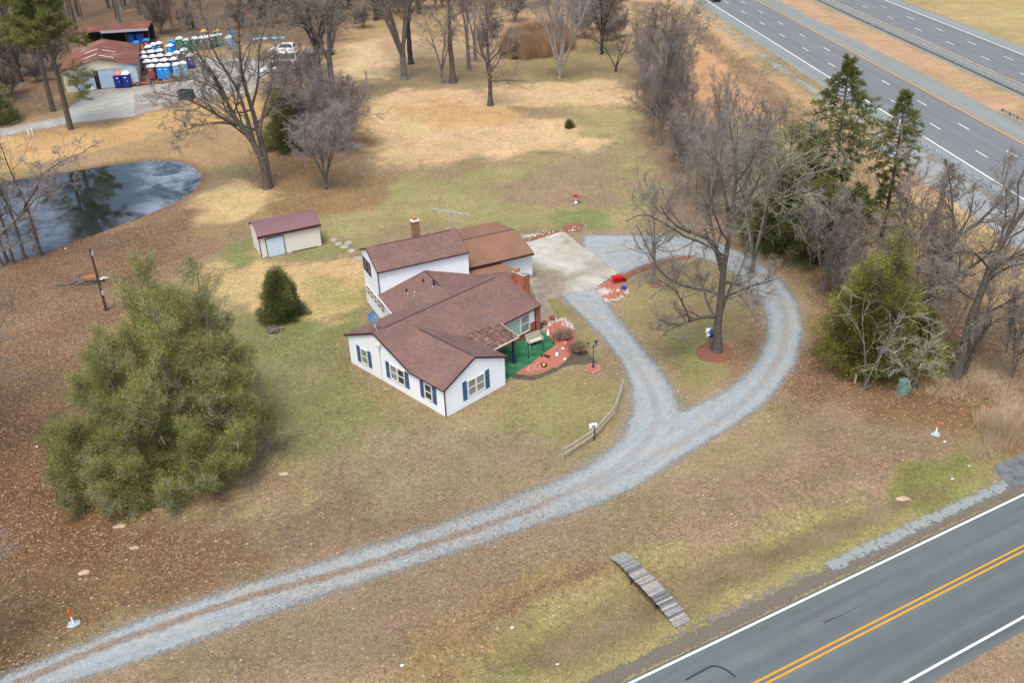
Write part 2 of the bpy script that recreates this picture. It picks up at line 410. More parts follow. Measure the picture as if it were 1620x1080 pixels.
def gz(P):
    P = np.atleast_2d(P)[:, :2]
    d = sdist(P, POND); z = -.38*smooth(-3.5, .0, d)-1.0*smooth(0, 4, d)
    dd = np.abs((P-DITCH0)@RN); z = z-.55*(1-smooth(.3, 2.6, dd))*(1-smooth(24, 30, P[:, 0]))
    hw = (P-R0)@RN
    rough = (vnoise(P, .11, 3)-.5)*.25+(vnoise(P, .5, 4)-.5)*.06
    flat = np.minimum(np.minimum(smooth(0, 6, -np.maximum(np.maximum(sdist(P, OUTER), sdist(P, CONC)), sdist(P, YARD))), smooth(1, 6, np.abs(hw+4)-5)), 1)
    far = smooth(8, 20, np.hypot(P[:, 0]-3, P[:, 1]-75))
    hwy = smooth(2, 12, -((P-HW0)@HN))
    return z+rough*flat*far*hwy*smooth(2, 6, -d)
def gz1(x, y): return float(gz([(x, y)])[0])
# highway directions
HTH = 1.65616; HD = np.array([math.cos(HTH), math.sin(HTH)]); HN = np.array([math.sin(HTH), -math.cos(HTH)])   # HN points to the far carriageway
HW0 = (G(1116.7, 0)[:2]+G(1456.7, 215)[:2]+G(1620, 315)[:2])/3
hoff = lambda px, py: float((G(px, py)[:2]-HW0)@HN)

# ------------------------------------------------------------------ ground sheet
LAWN = S(166, 146, 114)
ZONES = [  # polygon (surveyed picture points), colour, softness m, leaf density
 ([(0, -40), (1700, -40), (1620, 330), (1290, 110), (1080, 0), (900, 100), (560, 100), (400, 260), (0, 260)], S(172, 138, 98), 4, .2),
 ([(-300, 400), (120, 385), (300, 318), (345, 345), (340, 400), (250, 440), (215, 500), (130, 700), (150, 800), (330, 850), (420, 870), (300, 930), (100, 1000), (0, 1070), (-300, 1090)], S(156, 122, 96), 2.5, .9),
 ([(-300, 640), (60, 640), (130, 720), (180, 820), (420, 870), (300, 930), (100, 1000), (0, 1070), (-300, 1090)], S(128, 90, 58), 3, .9),
 ([(430, 800), (620, 740), (860, 740), (980, 860), (800, 1000), (600, 1080), (200, 1080), (350, 980)], S(150, 125, 103), 3, .12),
 ([(300, 830), (420, 800), (560, 765), (640, 800), (560, 850), (400, 900), (300, 930)], S(128, 104, 82), 2.5, .25),
 ([(0, 860), (130, 900), (300, 860), (380, 850), (420, 870), (200, 960), (0, 1040)], S(140, 110, 72), 2, .6),
 ([(380, 500), (520, 498), (560, 600), (660, 680), (600, 740), (440, 720), (420, 640), (380, 560)], S(132, 126, 80), 1.6, .05),
 ([(430, 480), (560, 480), (560, 520), (450, 560)], S(128, 130, 76), 1.2, 0),
 ([(505, 590), (560, 590), (600, 660), (520, 650)], S(128, 124, 74), 1.0, 0),
 ([(560, 700), (800, 660), (900, 730), (740, 790), (560, 780)], S(155, 134, 104), 3, .1),
 ([(820, 600), (930, 590), (990, 600), (985, 650), (910, 715), (820, 680), (800, 640)], S(150, 138, 86), 1.6, .05),
 ([(310, 430), (400, 400), (470, 420), (575, 410), (582, 455), (560, 485), (490, 505), (440, 500), (380, 470), (300, 470)], S(203, 168, 116), 1.5, .05),
 ([(480, 440), (540, 440), (560, 480), (500, 490)], S(168, 152, 94), 1.0, 0),
 ([(360, 390), (400, 380), (412, 412), (380, 425), (340, 420)], S(134, 134, 82), .8, 0),
 ([(470, 400), (560, 370), (570, 395), (480, 418)], S(142, 136, 84), .8, 0),
 ([(330, 345), (420, 330), (560, 300), (620, 340), (560, 360), (400, 345), (340, 400)], S(158, 130, 92), 1.5, .3),
 ([(510, 350), (640, 290), (900, 250), (1010, 240), (1050, 300), (1010, 360), (880, 365), (640, 350), (560, 385)], S(160, 148, 98), 2.5, .08),
 ([(860, 262), (960, 240), (1000, 290), (960, 330), (830, 330), (800, 300)], S(158, 132, 102), 2.5, .1),
 ([(870, 335), (960, 330), (950, 362), (880, 360)], S(130, 138, 82), 1.2, 0),
 ([(430, 120), (560, 130), (590, 200), (580, 250), (520, 300), (430, 320), (400, 260)], S(160, 124, 82), 2.5, .6),
 ([(400, 300), (540, 285), (620, 270), (600, 320), (500, 350), (440, 345)], S(160, 128, 86), 2, .5),
 ([(575, 190), (600, 150), (700, 140), (800, 142), (870, 128), (980, 128), (1015, 150), (990, 172), (900, 168), (860, 182), (920, 200), (945, 215), (925, 235), (820, 248), (700, 254), (610, 255), (580, 225)], S(216, 176, 134), 2.2, .04),
 ([(690, 160), (800, 168), (860, 180), (780, 200), (700, 200), (640, 180)], S(206, 160, 108), 2.5, .1),
 ([(800, 168), (880, 172), (880, 186), (830, 184)], S(160, 132, 96), 1.5, .1),
 ([(900, 170), (1000, 175), (1000, 215), (950, 215), (920, 195)], S(172, 154, 104), 2, 0),
 ([(800, 90), (940, 70), (1000, 120), (900, 130), (800, 135)], S(158, 136, 90), 2.5, .2),
 ([(540, 70), (600, 60), (620, 90), (600, 125), (560, 130)], S(214, 178, 140), 2.5, 0),
 ([(600, 55), (790, 60), (800, 95), (620, 90)], S(190, 155, 120), 3, .2),
 ([(700, 30), (960, 15), (960, 60), (780, 75)], S(196, 152, 112), 4, .2),
 ([(300, 322), (380, 285), (440, 296), (440, 315), (400, 338), (350, 345)], S(208, 174, 122), 1.5, .05),
 ([(-60, 225), (110, 206), (220, 186), (300, 165), (420, 150), (440, 180), (330, 195), (200, 225), (60, 262), (-60, 280)], S(205, 160, 102), 2, .1),
 ([(0, -60), (560, -60), (540, 70), (430, 70), (260, 60), (215, 130), (130, 130), (60, 180), (0, 200), (-100, 215), (-200, -60)], S(132, 104, 84), 3, .9),
 ([(980, -40), (1080, -40), (1200, 110), (1290, 160), (1400, 250), (1620, 380), (1700, 560), (1620, 570), (1450, 450), (1300, 300), (1150, 190), (1010, 80)], S(196, 156, 112), 3, .05),
 ([(1080, 60), (1180, 110), (1220, 180), (1120, 190), (1040, 110)], S(206, 150, 106), 4, 0),
 ([(1420, 300), (1520, 340), (1620, 420), (1620, 480), (1500, 430), (1400, 360)], S(198, 166, 114), 3, 0),
 ([(1000, 80), (1100, 200), (1200, 260), (1320, 380), (1280, 480), (1200, 400), (1060, 330), (1010, 200)], S(154, 126, 100), 2.5, .6),
 ([(1290, 450), (1500, 480), (1620, 560), (1700, 730), (1600, 730), (1500, 680), (1340, 640), (1290, 560)], S(146, 112, 76), 2, .5),
 ([(1265, 430), (1340, 430), (1340, 640), (1280, 640), (1240, 620), (1275, 560), (1275, 480)], S(142, 106, 80), 1.5, .7),
 ([(1060, 780), (1200, 700), (1340, 660), (1500, 700), (1500, 740), (1300, 790), (1100, 850)], S(150, 122, 98), 2, .2),
 ([(640, 1090), (820, 1000), (900, 925), (1010, 880), (1120, 850), (1330, 790), (1560, 735), (1600, 755), (1430, 835), (1200, 955), (1010, 1050), (940, 1100)], S(160, 146, 90), 1.5, .12),
 ([(1420, 745), (1540, 735), (1570, 755), (1480, 790), (1400, 800)], S(128, 128, 62), 1.2, 0),
 ([(600, 1080), (700, 980), (860, 900), (980, 870), (990, 890), (860, 950), (740, 1030), (690, 1090)], S(158, 130, 84), 1.2, .44),
 ([(960, 470), (1100, 440), (1200, 480), (1200, 560), (1110, 620), (1050, 580), (990, 510)], S(156, 136, 94), 1.2, .1),
 ([(1060, 520), (1110, 530), (1120, 600), (1080, 600)], S(142, 138, 80), 1, 0),
 ([(1190, 470), (1215, 520), (1205, 565), (1170, 610), (1150, 560), (1180, 510)], S(160, 124, 96), 1, .6),
 ([(850, 470), (872, 474), (905, 520), (940, 560), (925, 540), (880, 500)], S(140, 138, 72), .5, 0),
 ([(1400, 1120), (1640, 990), (1700, 1200)], S(158, 130, 104), 1, .2),
 ([(90, 425), (160, 432), (190, 455), (110, 465)], S(120, 92, 72), 1.5, .2),
 ([(1215, 0), (1283, 0), (1620, 157), (1620, 200), (1400, 95)], S(192, 152, 118), 2, .05),
 ([(1400, -40), (1640, -40), (1640, 100), (1500, 30)], S(184, 158, 104), 4, 0),
]
def build_ground():
    xs = np.concatenate([np.linspace(-900, -140, 20), np.arange(-135, 145, .55), np.linspace(150, 900, 20)])
    ys = np.concatenate([np.linspace(-300, 24, 14), np.arange(28, 130, .45), np.arange(130, 275, .8), np.linspace(280, 1500, 26)])
    X, Y = np.meshgrid(xs, ys); P = np.stack([X.ravel(), Y.ravel()], 1)
    nx, ny = len(xs), len(ys)
    warp = np.stack([vnoise(P, .25, 11)-.5, vnoise(P, .25, 12)-.5], 1)*4+np.stack([vnoise(P, .9, 13)-.5, vnoise(P, .9, 14)-.5], 1)*2
    fine_w = (vnoise(P, .55, 15)-.5)*.7+(vnoise(P, 1.5, 16)-.5)*.5
    C = np.tile(np.array(LAWN), (len(P), 1)); L = np.full(len(P), .15)
    for poly, c, soft, leaf in ZONES:
        c = np.array(c); lum = c.mean()
        c = ((c*.86+lum*.14)*1.2+.008)*np.array([.98, 1.0, .95]) if leaf < .45 else (c*.82+lum*.18)*np.array([1.02, 1., .96])
        g = GP(poly); lo = g.min(0)-soft*3-6; hi = g.max(0)+soft*3+6
        m = np.all((P > lo) & (P < hi), axis=1); idx = np.where(m)[0]
        if not len(idx): continue
        d = sdist(P[idx]+warp[idx]*min(1, soft/2), g)+fine_w[idx]*soft*1.5; wt = smooth(-soft, soft*.7, d)[:, None]
        C[idx] = C[idx]*(1-wt)+np.array(c)*wt; L[idx] = L[idx]*(1-wt[:, 0])+leaf*wt[:, 0]
    # strips of bare pale soil beside the drive, dark wet bank round the pond
    d = sdist(P, OUTER); isl = sdist(P, ISLAND)
    edge = np.exp(-np.minimum(np.abs(d), np.abs(isl))**2/.5)[:, None]*.5*(vnoise(P, .6, 21)[:, None])
    C = C*(1-edge)+np.array(S(186, 160, 138))*edge
    pd = sdist(P, POND); bk = (smooth(-2.2, -.3, pd)*.7)[:, None]
    C = C*(1-bk)+np.array(S(128, 90, 66))*bk; L = np.clip(L+bk[:, 0]*.5, 0, 1)
    big = vnoise(P, .16, 31)*.35+vnoise(P, .45, 32)*.35+vnoise(P, 1.3, 33)*.3
    C = C*(.72+.52*big)[:, None]
    hue = (vnoise(P, .3, 41)*.5+vnoise(P, .9, 42)*.5-.5)[:, None]
    C = C*(1+hue*np.array([-.16, .06, -.22]))
    Z = gz(P)
    V = np.concatenate([P, Z[:, None]], 1)
    i = np.arange(nx-1); j = np.arange(ny-1); I, J = np.meshgrid(i, j); a = (J*nx+I).ravel()
    F = np.stack([a, a+1, a+nx+1, a+nx], 1)
    b = NB('ground_soil_grass')
    base = b.attr('macro').outputs['Color']; leaf = b.attr('leafd').outputs['Fac']
    n1 = b.noise(2.2, 5, .75); n2 = b.noise(.55, 6, .8); n3 = b.noise(8.5, 2, .8)
    c = b.mix(1.0, base, b.ramp(n1, [(.28, (.66, .68, .66)), (.5, (1, 1, 1)), (.72, (1.34, 1.30, 1.22))]), 'MULTIPLY')
    c = b.mix(1.0, c, b.ramp(n3, [(.3, (.58, .58, .55)), (.5, (1, 1, 1)), (.7, (1.5, 1.46, 1.38))]), 'MULTIPLY')
    n4 = b.noise(4.2, 3, .7); c = b.mix(1.0, c, b.ramp(n4, [(.3, (.78, .78, .76)), (.5, (1, 1, 1)), (.7, (1.2, 1.2, 1.18))]), 'MULTIPLY')
    c = b.mix(b.rmap(n2, .53, .64, 0, .42), c, S(140, 132, 76)); n5 = b.noise(.8, 6, .8, vec=None); c = b.mix(b.rmap(n5, .44, .34, 0, .4), c, S(112, 86, 66))
    vo = b.n('ShaderNodeTexVoronoi'); vo.inputs['Scale'].default_value = 5.5; b.l(b.pos(), vo.inputs['Vector'])
    sp = b.n('ShaderNodeSeparateColor'); b.l(vo.outputs['Color'], sp.inputs[0])
    hit = b.math('LESS_THAN', sp.outputs[0], b.math('MULTIPLY', leaf, .55))
    near = b.math('LESS_THAN', vo.outputs['Distance'], .42)
    lc = b.ramp(sp.outputs[1], [(0, (.14, .07, .04)), (.4, (.24, .13, .08)), (.75, (.34, .21, .13)), (1, (.52, .38, .27))])
    c = b.mix(b.math('MULTIPLY', b.math('MULTIPLY', hit, near), .7), c, lc)
    v2 = b.n('ShaderNodeTexVoronoi'); v2.inputs['Scale'].default_value = 2.2; b.l(b.pos(), v2.inputs['Vector'])
    s2 = b.n('ShaderNodeSeparateColor'); b.l(v2.outputs['Color'], s2.inputs[0])
    fl = b.math('MULTIPLY', b.math('LESS_THAN', s2.outputs[0], .09), b.math('LESS_THAN', v2.outputs['Distance'], .16))
    c = b.mix(b.math('MULTIPLY', fl, .6), c, (.42, .33, .22))
    b.col(c); b.rough(.97); b.bump(n3, .7, .06)
    o = mesh_obj('ground', V, F, b.m, uv=False, smooth=True); me = o.data
    a = me.attributes.new('macro', 'FLOAT_COLOR', 'POINT'); a.data.foreach_set('color', np.concatenate([C, np.ones((len(C), 1))], 1).astype(np.float32).ravel())
    a = me.attributes.new('leafd', 'FLOAT', 'POINT'); a.data.foreach_set('value', L.astype(np.float32))
    tag(o, kind='structure'); return o
build_ground()

def sheet(name, polys, step, z, matf, attrs, margin=1.0):
    """flat ground sheet over the cells where fn(P) > -margin"""
    allp = np.vstack(polys); lo = allp.min(0)-margin-1; hi = allp.max(0)+margin+1
    xs = np.arange(lo[0], hi[0], step); ys = np.arange(lo[1], hi[1], step)
    X, Y = np.meshgrid(xs, ys); P = np.stack([X.ravel(), Y.ravel()], 1); nx, ny = len(xs), len(ys)
    A = attrs(P); sdv = A['sd']
    I, J = np.meshgrid(np.arange(nx-1), np.arange(ny-1)); a = (J*nx+I).ravel()
    F = np.stack([a, a+1, a+nx+1, a+nx], 1); keep = sdv[F].max(1) > -margin; F = F[keep]
    used = np.unique(F); mp = np.full(len(P), -1); mp[used] = np.arange(len(used)); F = mp[F]
    zz = z+np.maximum(gz(P[used]), -.2)*0
    o = mesh_obj(name, np.concatenate([P[used], zz[:, None] if hasattr(zz, 'ndim') and zz.ndim == 1 else np.full((len(used), 1), z)], 1), F, matf, uv=False)
    for k, v in A.items():
        at = o.data.attributes.new(k, 'FLOAT', 'POINT'); at.data.foreach_set('value', v[used].astype(np.float32))
    tag(o, kind='structure'); return o

# gravel drive
def drive_attrs(P):
    sdv = np.minimum(sdist(P, OUTER), -sdist(P, ISLAND))
    cm = pdist(P, C_MAIN); cl = pdist(P, C_LOOP)
    w = 1-smooth(-6, 8, P[:, 0])
    return {'sd': sdv, 'cm': cm, 'cl': cl, 'lowleft': w}
b = NB('drive_gravel')
sdn = b.attr('sd').outputs['Fac']; cm = b.attr('cm').outputs['Fac']; cl = b.attr('cl').outputs['Fac']; ll = b.attr('lowleft').outputs['Fac']
fine = b.noise(14, 2, .8); mid = b.noise(1.3, 4, .7); fine2 = b.noise(5, 3, .8)
g = b.ramp(fine, [(.25, S(130, 138, 146)), (.5, S(180, 190, 200)), (.75, S(222, 230, 238))])
g = b.mix(b.rmap(b.noise(.4, 4, .7), .46, .62, 0, .42), g, S(198, 186, 172))
g = b.mix(b.rmap(mid, .55, .75, 0, .5), g, S(136, 142, 148))
strip = b.math('MULTIPLY', b.rmap(b.math('ADD', cm, b.math('MULTIPLY', mid, .9)), .62, .9, 1, 0), b.rmap(ll, 0, 1, .3, 1))
stk = b.n('ShaderNodeCombineXYZ'); b.l(cm, stk.inputs[0]); b.l(b.noise(.12, 2), stk.inputs[1]); b.l(cl, stk.inputs[2])
long_ = b.noise(2.6, 3, .6, vec=stk.outputs[0])
g = b.mix(b.rmap(long_, .5, .7, 0, .4), g, S(152, 156, 160)); g = b.mix(b.rmap(long_, .48, .34, 0, .35), g, S(208, 206, 202))
strip2 = b.math('MULTIPLY', b.rmap(b.math('ADD', cl, b.math('MULTIPLY', mid, 1.3)), .7, 1.2, 1, 0), .45)
g = b.mix(b.math('MULTIPLY', b.math('MAXIMUM', strip, strip2), b.rmap(fine2, .35, .6, .35, 1)), g, S(150, 120, 98))
wheel = b.math('MULTIPLY', b.rmap(b.math('ABSOLUTE', b.math('SUBTRACT', b.math('MINIMUM', cm, cl), 1.35)), 0, .5, 1, 0), b.rmap(mid, .35, .6, 0, .45))
g = b.mix(wheel, g, S(150, 155, 160))
b.col(g); b.rough(.95); b.bump(fine, .5, .03)
thr = b.math('ADD', sdn, b.math('MULTIPLY', b.math('SUBTRACT', b.noise(2.6, 5, .75), .5), 1.7))
b.alpha(b.rmap(thr, -.22, .34, 0, 1))
sheet('driveway', [OUTER], .35, .012, b.m, drive_attrs, .8)

# concrete pad and walk
b = NB('pad_concrete'); sdn = b.attr('sd').outputs['Fac']
n1 = b.noise(.22, 5, .72, dist=.6); n2 = b.noise(1.1, 4, .7); n3 = b.noise(9, 2, .7)
c = b.ramp(n1, [(.34, S(170, 160, 144)), (.44, S(204, 197, 186)), (.54, S(220, 216, 210)), (.68, S(230, 228, 226))])
c = b.mix(b.rmap(n2, .52, .7, 0, .35), c, S(178, 166, 150)); c = b.mix(1.0, c, b.ramp(n3, [(.3, (.88,)*3), (.7, (1.1,)*3)]), 'MULTIPLY')
dk = b.attr('dirt').outputs['Fac']; c = b.mix(b.math('MULTIPLY', dk, b.rmap(n2, .3, .6, .6, 1)), c, S(152, 136, 118))
jt = b.attr('joint').outputs['Fac']; c = b.mix(b.rmap(jt, .03, .07, .55, 0), c, S(215, 205, 190))
b.col(c); b.rough(.9); b.alpha(b.rmap(b.math('ADD', sdn, b.math('MULTIPLY', b.math('SUBTRACT', b.noise(2.5, 4, .7), .5), .5)), -.02, .05, 0, 1))
DARK = GP([(838, 412), (860, 425), (885, 428), (905, 440), (893, 470), (866, 474), (888, 516), (850, 522), (838, 470)])
JL = GP([(846, 470), (893, 462), (930, 459)]); JL2 = GP([(838, 404), (935, 398)])
sheet('concrete_pad', [CONC], .3, .024, b.m, lambda P: {'sd': sdist(P, CONC), 'dirt': np.maximum(smooth(-1.2, 1, sdist(P, DARK))*.95, smooth(.45, .68, vnoise(P, .35, 71))*.7*smooth(-1, 2, sdist(P, GP([(845, 420), (985, 400), (985, 445), (930, 462), (850, 470)])))), 'joint': np.minimum(pdist(P, JL), pdist(P, JL2))}, .4)

# yard of the barn
SLAB2 = GP([(100, 198), (108, 160), (217, 143), (213, 185), (150, 192)])
b = NB('yard_concrete'); sdn = b.attr('sd').outputs['Fac']; n1 = b.noise(.2, 5, .7, dist=.4); n3 = b.noise(6, 3, .7)
c = b.ramp(n1, [(.34, S(160, 146, 130)), (.5, S(184, 176, 168)), (.64, S(206, 206, 206))])
c = b.mix(1.0, c, b.ramp(n3, [(.3, (.9,)*3), (.7, (1.1,)*3)]), 'MULTIPLY')
b.col(c); b.rough(.9); b.alpha(b.rmap(b.math('ADD', sdn, b.math('MULTIPLY', b.math('SUBTRACT', b.noise(.9, 5, .75), .5), 2.6)), -.1, .25, 0, 1))
sheet('yard_pavement', [YARD], .6, .014, b.m, lambda P: {'sd': sdist(P, YARD)}, 1.5)
b = NB('slab_pale'); n = b.noise(.5, 4); b.col(b.ramp(n, [(.3, S(192, 188, 180)), (.7, S(216, 214, 208))])); b.rough(.9)
mb = MB(); mb.slab([(p[0], p[1], .05) for p in GP([(97, 196), (112, 168), (150, 150), (213, 147), (213, 184), (150, 191)])], .05)
tag(mb.build('concrete_apron', b.m), kind='structure')

# pond water
b = NB('pond_water'); n1 = b.noise(.16, 5, .7, dist=1.0); n2 = b.noise(.8, 5, .75); v = b.attr('ice').outputs['Fac']
f = b.math('MULTIPLY', b.rmap(b.math('ADD', b.math('MULTIPLY', n1, .7), b.math('MULTIPLY', n2, .3)), .42, .58, 0, 1), v)
b.col(b.mix(f, (.010, .013, .010), (.17, .19, .22))); b.l(b.rmap(f, 0, 1, .03, .22), b.bsdf.inputs['Roughness'])
b.bsdf.inputs['Specular IOR Level'].default_value = .22; b.bump(b.noise(.9, 3), .06, .05)
ICE_L = GP([(-200, 330), (90, 280), (120, 380), (0, 420), (-200, 430)]); ICE_R = GP([(215, 250), (330, 250), (330, 300), (250, 335), (190, 355), (235, 310)])
xs = np.arange(POND[:, 0].min()-1, POND[:, 0].max()+2, .8); ys = np.arange(POND[:, 1].min()-1, POND[:, 1].max()+2, .8)
X, Y = np.meshgrid(xs, ys); P = np.stack([X.ravel(), Y.ravel()], 1); I, J = np.meshgrid(np.arange(len(xs)-1), np.arange(len(ys)-1)); a = (J*len(xs)+I).ravel()
F = np.stack([a, a+1, a+len(xs)+1, a+len(xs)], 1); sdp = sdist(P, POND); F = F[sdp[F].max(1) > -1.0]
used = np.unique(F); mp_ = np.full(len(P), -1); mp_[used] = np.arange(len(used))
o = mesh_obj('pond_water', np.concatenate([P[used], np.full((len(used), 1), -.36)], 1), mp_[F], b.m, uv=False)
ice = np.maximum(smooth(-3, 3, sdist(P, ICE_L))*.55, smooth(-3, 3, sdist(P, ICE_R)))
at = o.data.attributes.new('ice', 'FLOAT', 'POINT'); at.data.foreach_set('value', (np.maximum(ice, .06))[used].astype(np.float32)); tag(o, kind='structure')

# roads ---------------------------------------------------------------
def asphalt(name, lo, hi, dirn, off0, tracks=()):
    b = NB(name); ge = b.pos(); mp = b.n('ShaderNodeMapping'); mp.vector_type = 'POINT'
    ang = math.atan2(dirn[1], dirn[0]); mp.inputs['Rotation'].default_value = (0, 0, -ang); b.l(ge, mp.inputs['Vector'])
    m2 = b.n('ShaderNodeMapping'); m2.inputs['Scale'].default_value = (.02, .8, 1); b.l(mp.outputs[0], m2.inputs['Vector'])
    streak = b.noise(1.0, 4, .6, vec=m2.outputs[0]); fine = b.noise(22, 2, .8); mid = b.noise(.5, 4, .6)
    c = b.ramp(streak, [(.3, lo), (.7, hi)]); c = b.mix(1.0, c, b.ramp(fine, [(.3, (.86,)*3), (.7, (1.15,)*3)]), 'MULTIPLY')
    c = b.mix(1.0, c, b.ramp(mid, [(.3, (.93,)*3), (.7, (1.06,)*3)]), 'MULTIPLY')
    b.col(c); b.rough(.85); return b.m
def strip(name, o0, dirn, nrm, a, b_, s0, s1, z, mat, n=1):
    ts = np.linspace(s0, s1, n+1); V = []
    for t in ts:
        for q in (a, b_):
            p = o0+dirn*t+nrm*q; V.append((p[0], p[1], z))
    F = [(2*i, 2*i+2, 2*i+3, 2*i+1) for i in range(n)]
    o = mesh_obj(name, V, F, mat)
    if o.data.polygons[0].normal.z < 0: o.data.flip_normals()
    return tag(o, kind='structure')
paint_w = NB('paint_white'); nn = paint_w.noise(9, 4, .8); paint_w.col(paint_w.ramp(nn, [(.25, (.40,)*3), (.45, (.66, .67, .67)), (.7, (.74, .75, .75))])); paint_w = paint_w.m
paint_y = NB('paint_yellow'); nn = paint_y.noise(9, 4, .8); paint_y.col(paint_y.ramp(nn, [(.25, S(215, 150, 55)), (.5, S(248, 178, 50)), (.7, S(255, 190, 70))])); paint_y = paint_y.m
A_road = asphalt('road_asphalt', S(100, 110, 114), S(128, 135, 138), RDIR, R0)
strip('road', R0, RDIR, RN, .22, -7.85, -150, 260, .010, A_road, 6)
strip('road_line', R0, RDIR, RN, .07, -.07, -150, 260, .016, paint_w)
strip('road_line', R0, RDIR, RN, -7.09, -7.23, -150, 260, .016, paint_w)
strip('road_line', R0, RDIR, RN, -3.20, -3.33, -150, 260, .016, paint_y)
strip('road_line', R0, RDIR, RN, -3.52, -3.65, -150, 260, .016, paint_y)
# tar marks
tar = simple('tar_seal', (.03, .035, .04), .6, .2)
def ribbon(name, pts, wd, z, mat, kind='structure'):
    P = catmull(pts, 5); V = []; F = []
    for i, p in enumerate(P):
        t = P[min(i+1, len(P)-1)]-P[max(i-1, 0)]; t /= np.linalg.norm(t); n = np.array([-t[1], t[0]]); ww = wd if not callable(wd) else wd(i/(len(P)-1))
        V += [(*(p[:2]+n*ww/2), z), (*(p[:2]-n*ww/2), z)]
        if i: F.append((2*i-2, 2*i-1, 2*i+1, 2*i))
    o = mesh_obj(name, V, F, mat); return tag(o, kind=kind)
ribbon('tar_patch', GP([(1085, 1075), (1108, 1062), (1128, 1053), (1147, 1058), (1163, 1070)]), .13, .017, tar)
ribbon('tar_patch', GP([(1303, 984), (1330, 973), (1352, 962), (1380, 946)]), lambda t: .16*(1-t)**3+.03, .017, simple('oil_stain', (.055, .06, .065), .7, .2))
# highway
offs = dict(edge=hoff(1096.7, 0), wl=0.0, yl=10.97)
def hstrip(name, a, b_, z, mat, s0=-220, s1=700): return strip(name, HW0, HD, HN, a, b_, s0, s1, z, mat, 8)
yl2 = hoff(1313.5, 0)*.5+hoff(1620, 135)*.5; wl2 = yl2+10.97
med0 = (hoff(1226.7, 0)+hoff(1620, 197))/2; med1 = (hoff(1283, 0)+hoff(1620, 157))/2
A_sh = asphalt('shoulder_asphalt', S(146, 152, 152), S(166, 170, 168), HD, HW0)
A_hw = asphalt('highway_asphalt', S(128, 129, 134), S(146, 148, 152), HD, HW0)
A_sy = asphalt('shoulder_asphalt_inner', S(138, 136, 128), S(152, 150, 142), HD, HW0)
hstrip('highway_shoulder', -3.1, med0, .010, A_sh); hstrip('highway', -.25, 11.3, .016, A_hw)
hstrip('highway_shoulder', med1, wl2+3.4, .010, A_sh); hstrip('highway', yl2-.3, wl2+.3, .016, A_hw)
for q, m_, h_ in ((0, paint_w, .1), (10.97, paint_y, .15), (yl2, paint_y, .15), (wl2, paint_w, .1)): hstrip('highway_line', q-h_, q+h_, .022, m_)
def dashes(name, q, t0, n=70):
    V = []; F = []
    for i in range(-n//3, n):
        s = t0+i*12.192
        for j, (t, e) in enumerate(((s-1.5, q-.07), (s+1.5, q-.07), (s+1.5, q+.07), (s-1.5, q+.07))):
            p = HW0+HD*t+HN*e; V.append((p[0], p[1], .022))
        k = len(V)-4; F.append((k, k+1, k+2, k+3))
    o = mesh_obj(name, V, F, paint_w)
    if o.data.polygons[0].normal.z < 0: o.data.flip_normals()
    tag(o, kind='structure')
hs = lambda px, py: float((G(px, py)[:2]-HW0)@HD)
dashes('highway_line', 3.66, hs(1080+1022/3, 488/3)); dashes('highway_line', 7.32, hs(1080+962/3, 393/3))
dashes('highway_line', yl2+3.66, hs(1080+1268/3, 205/3)); dashes('highway_line', yl2+7.32, hs(1080+1368/3, 206/3))
# patchy gravel along the country road and on the highway verge
def patchy(name, o0, dirn, nrm, a, b_, s0, s1, colr, sc=1.2, bias=.0, z=.005):
    b = NB(name); f = b.noise(12, 2, .8); b.col(b.ramp(f, [(.25, tuple(x*.5 for x in colr)), (.5, colr), (.75, tuple(min(.8, x*1.5) for x in colr))])); b.rough(.95)
    e = b.attr('edge').outputs['Fac']; thr = b.math('ADD', e, b.math('MULTIPLY', b.math('SUBTRACT', b.noise(sc, 6, .78), .5), 3.0))
    b.alpha(b.rmap(thr, bias, bias+.15, 0, 1))
    nx = int((s1-s0)/.8); ny = 8; ts = np.linspace(s0, s1, nx); qs = np.linspace(a, b_, ny)
    T_, Q_ = np.meshgrid(ts, qs); P = o0[None]+T_.ravel()[:, None]*dirn+Q_.ravel()[:, None]*nrm
    zz = np.maximum(gz(P), -.02)*0+z+gz(P)*(np.abs(Q_.ravel()) > 1)
    I, J = np.meshgrid(np.arange(nx-1), np.arange(ny-1)); k = (J*nx+I).ravel(); F = np.stack([k, k+1, k+nx+1, k+nx], 1)
    if (a < b_) == (nrm[0]*dirn[1]-nrm[1]*dirn[0] > 0): F = F[:, ::-1]
    o = mesh_obj(name, np.concatenate([P, zz[:, None]], 1), F, b.m, uv=False)
    e = np.sin(np.clip((Q_.ravel()-a)/(b_-a), 0, 1)*math.pi)*1.0
    at = o.data.attributes.new('edge', 'FLOAT', 'POINT'); at.data.foreach_set('value', e.astype(np.float32)); return tag(o, kind='structure')
patchy('road_gravel', R0, RDIR, RN, .2, 2.5, 0, 26, S(150, 142, 134), 1.4, .9)
patchy('road_gravel', R0, RDIR, RN, .55, 2.1, 12, 42, S(168, 174, 176), 1.9, .62, .009)
patchy('road_gravel', R0, RDIR, RN, .1, 1.5, -20, 60, S(132, 122, 114), 2.2, .5, .007)
patchy('highway_verge_gravel', HW0, HD, HN, -8.5, -2.8, -120, -30, S(170, 174, 178), .35, .2)
patchy('highway_verge_gravel', HW0, HD, HN, -8, -3, -30, 160, S(172, 172, 170), .35, .9)
b = NB('side_asphalt'); b.col(b.ramp(b.noise(1.2, 5, .7), [(.35, S(104, 108, 112)), (.6, S(140, 144, 150))])); b.rough(.9)
mb = MB(); mb.slab([(p[0], p[1], .03) for p in GP([(1572, 735), (1640, 708), (1720, 680), (1720, 726), (1640, 764), (1600, 772), (1580, 752)])], .03)
tag(mb.build('side_road', b.m), kind='structure')

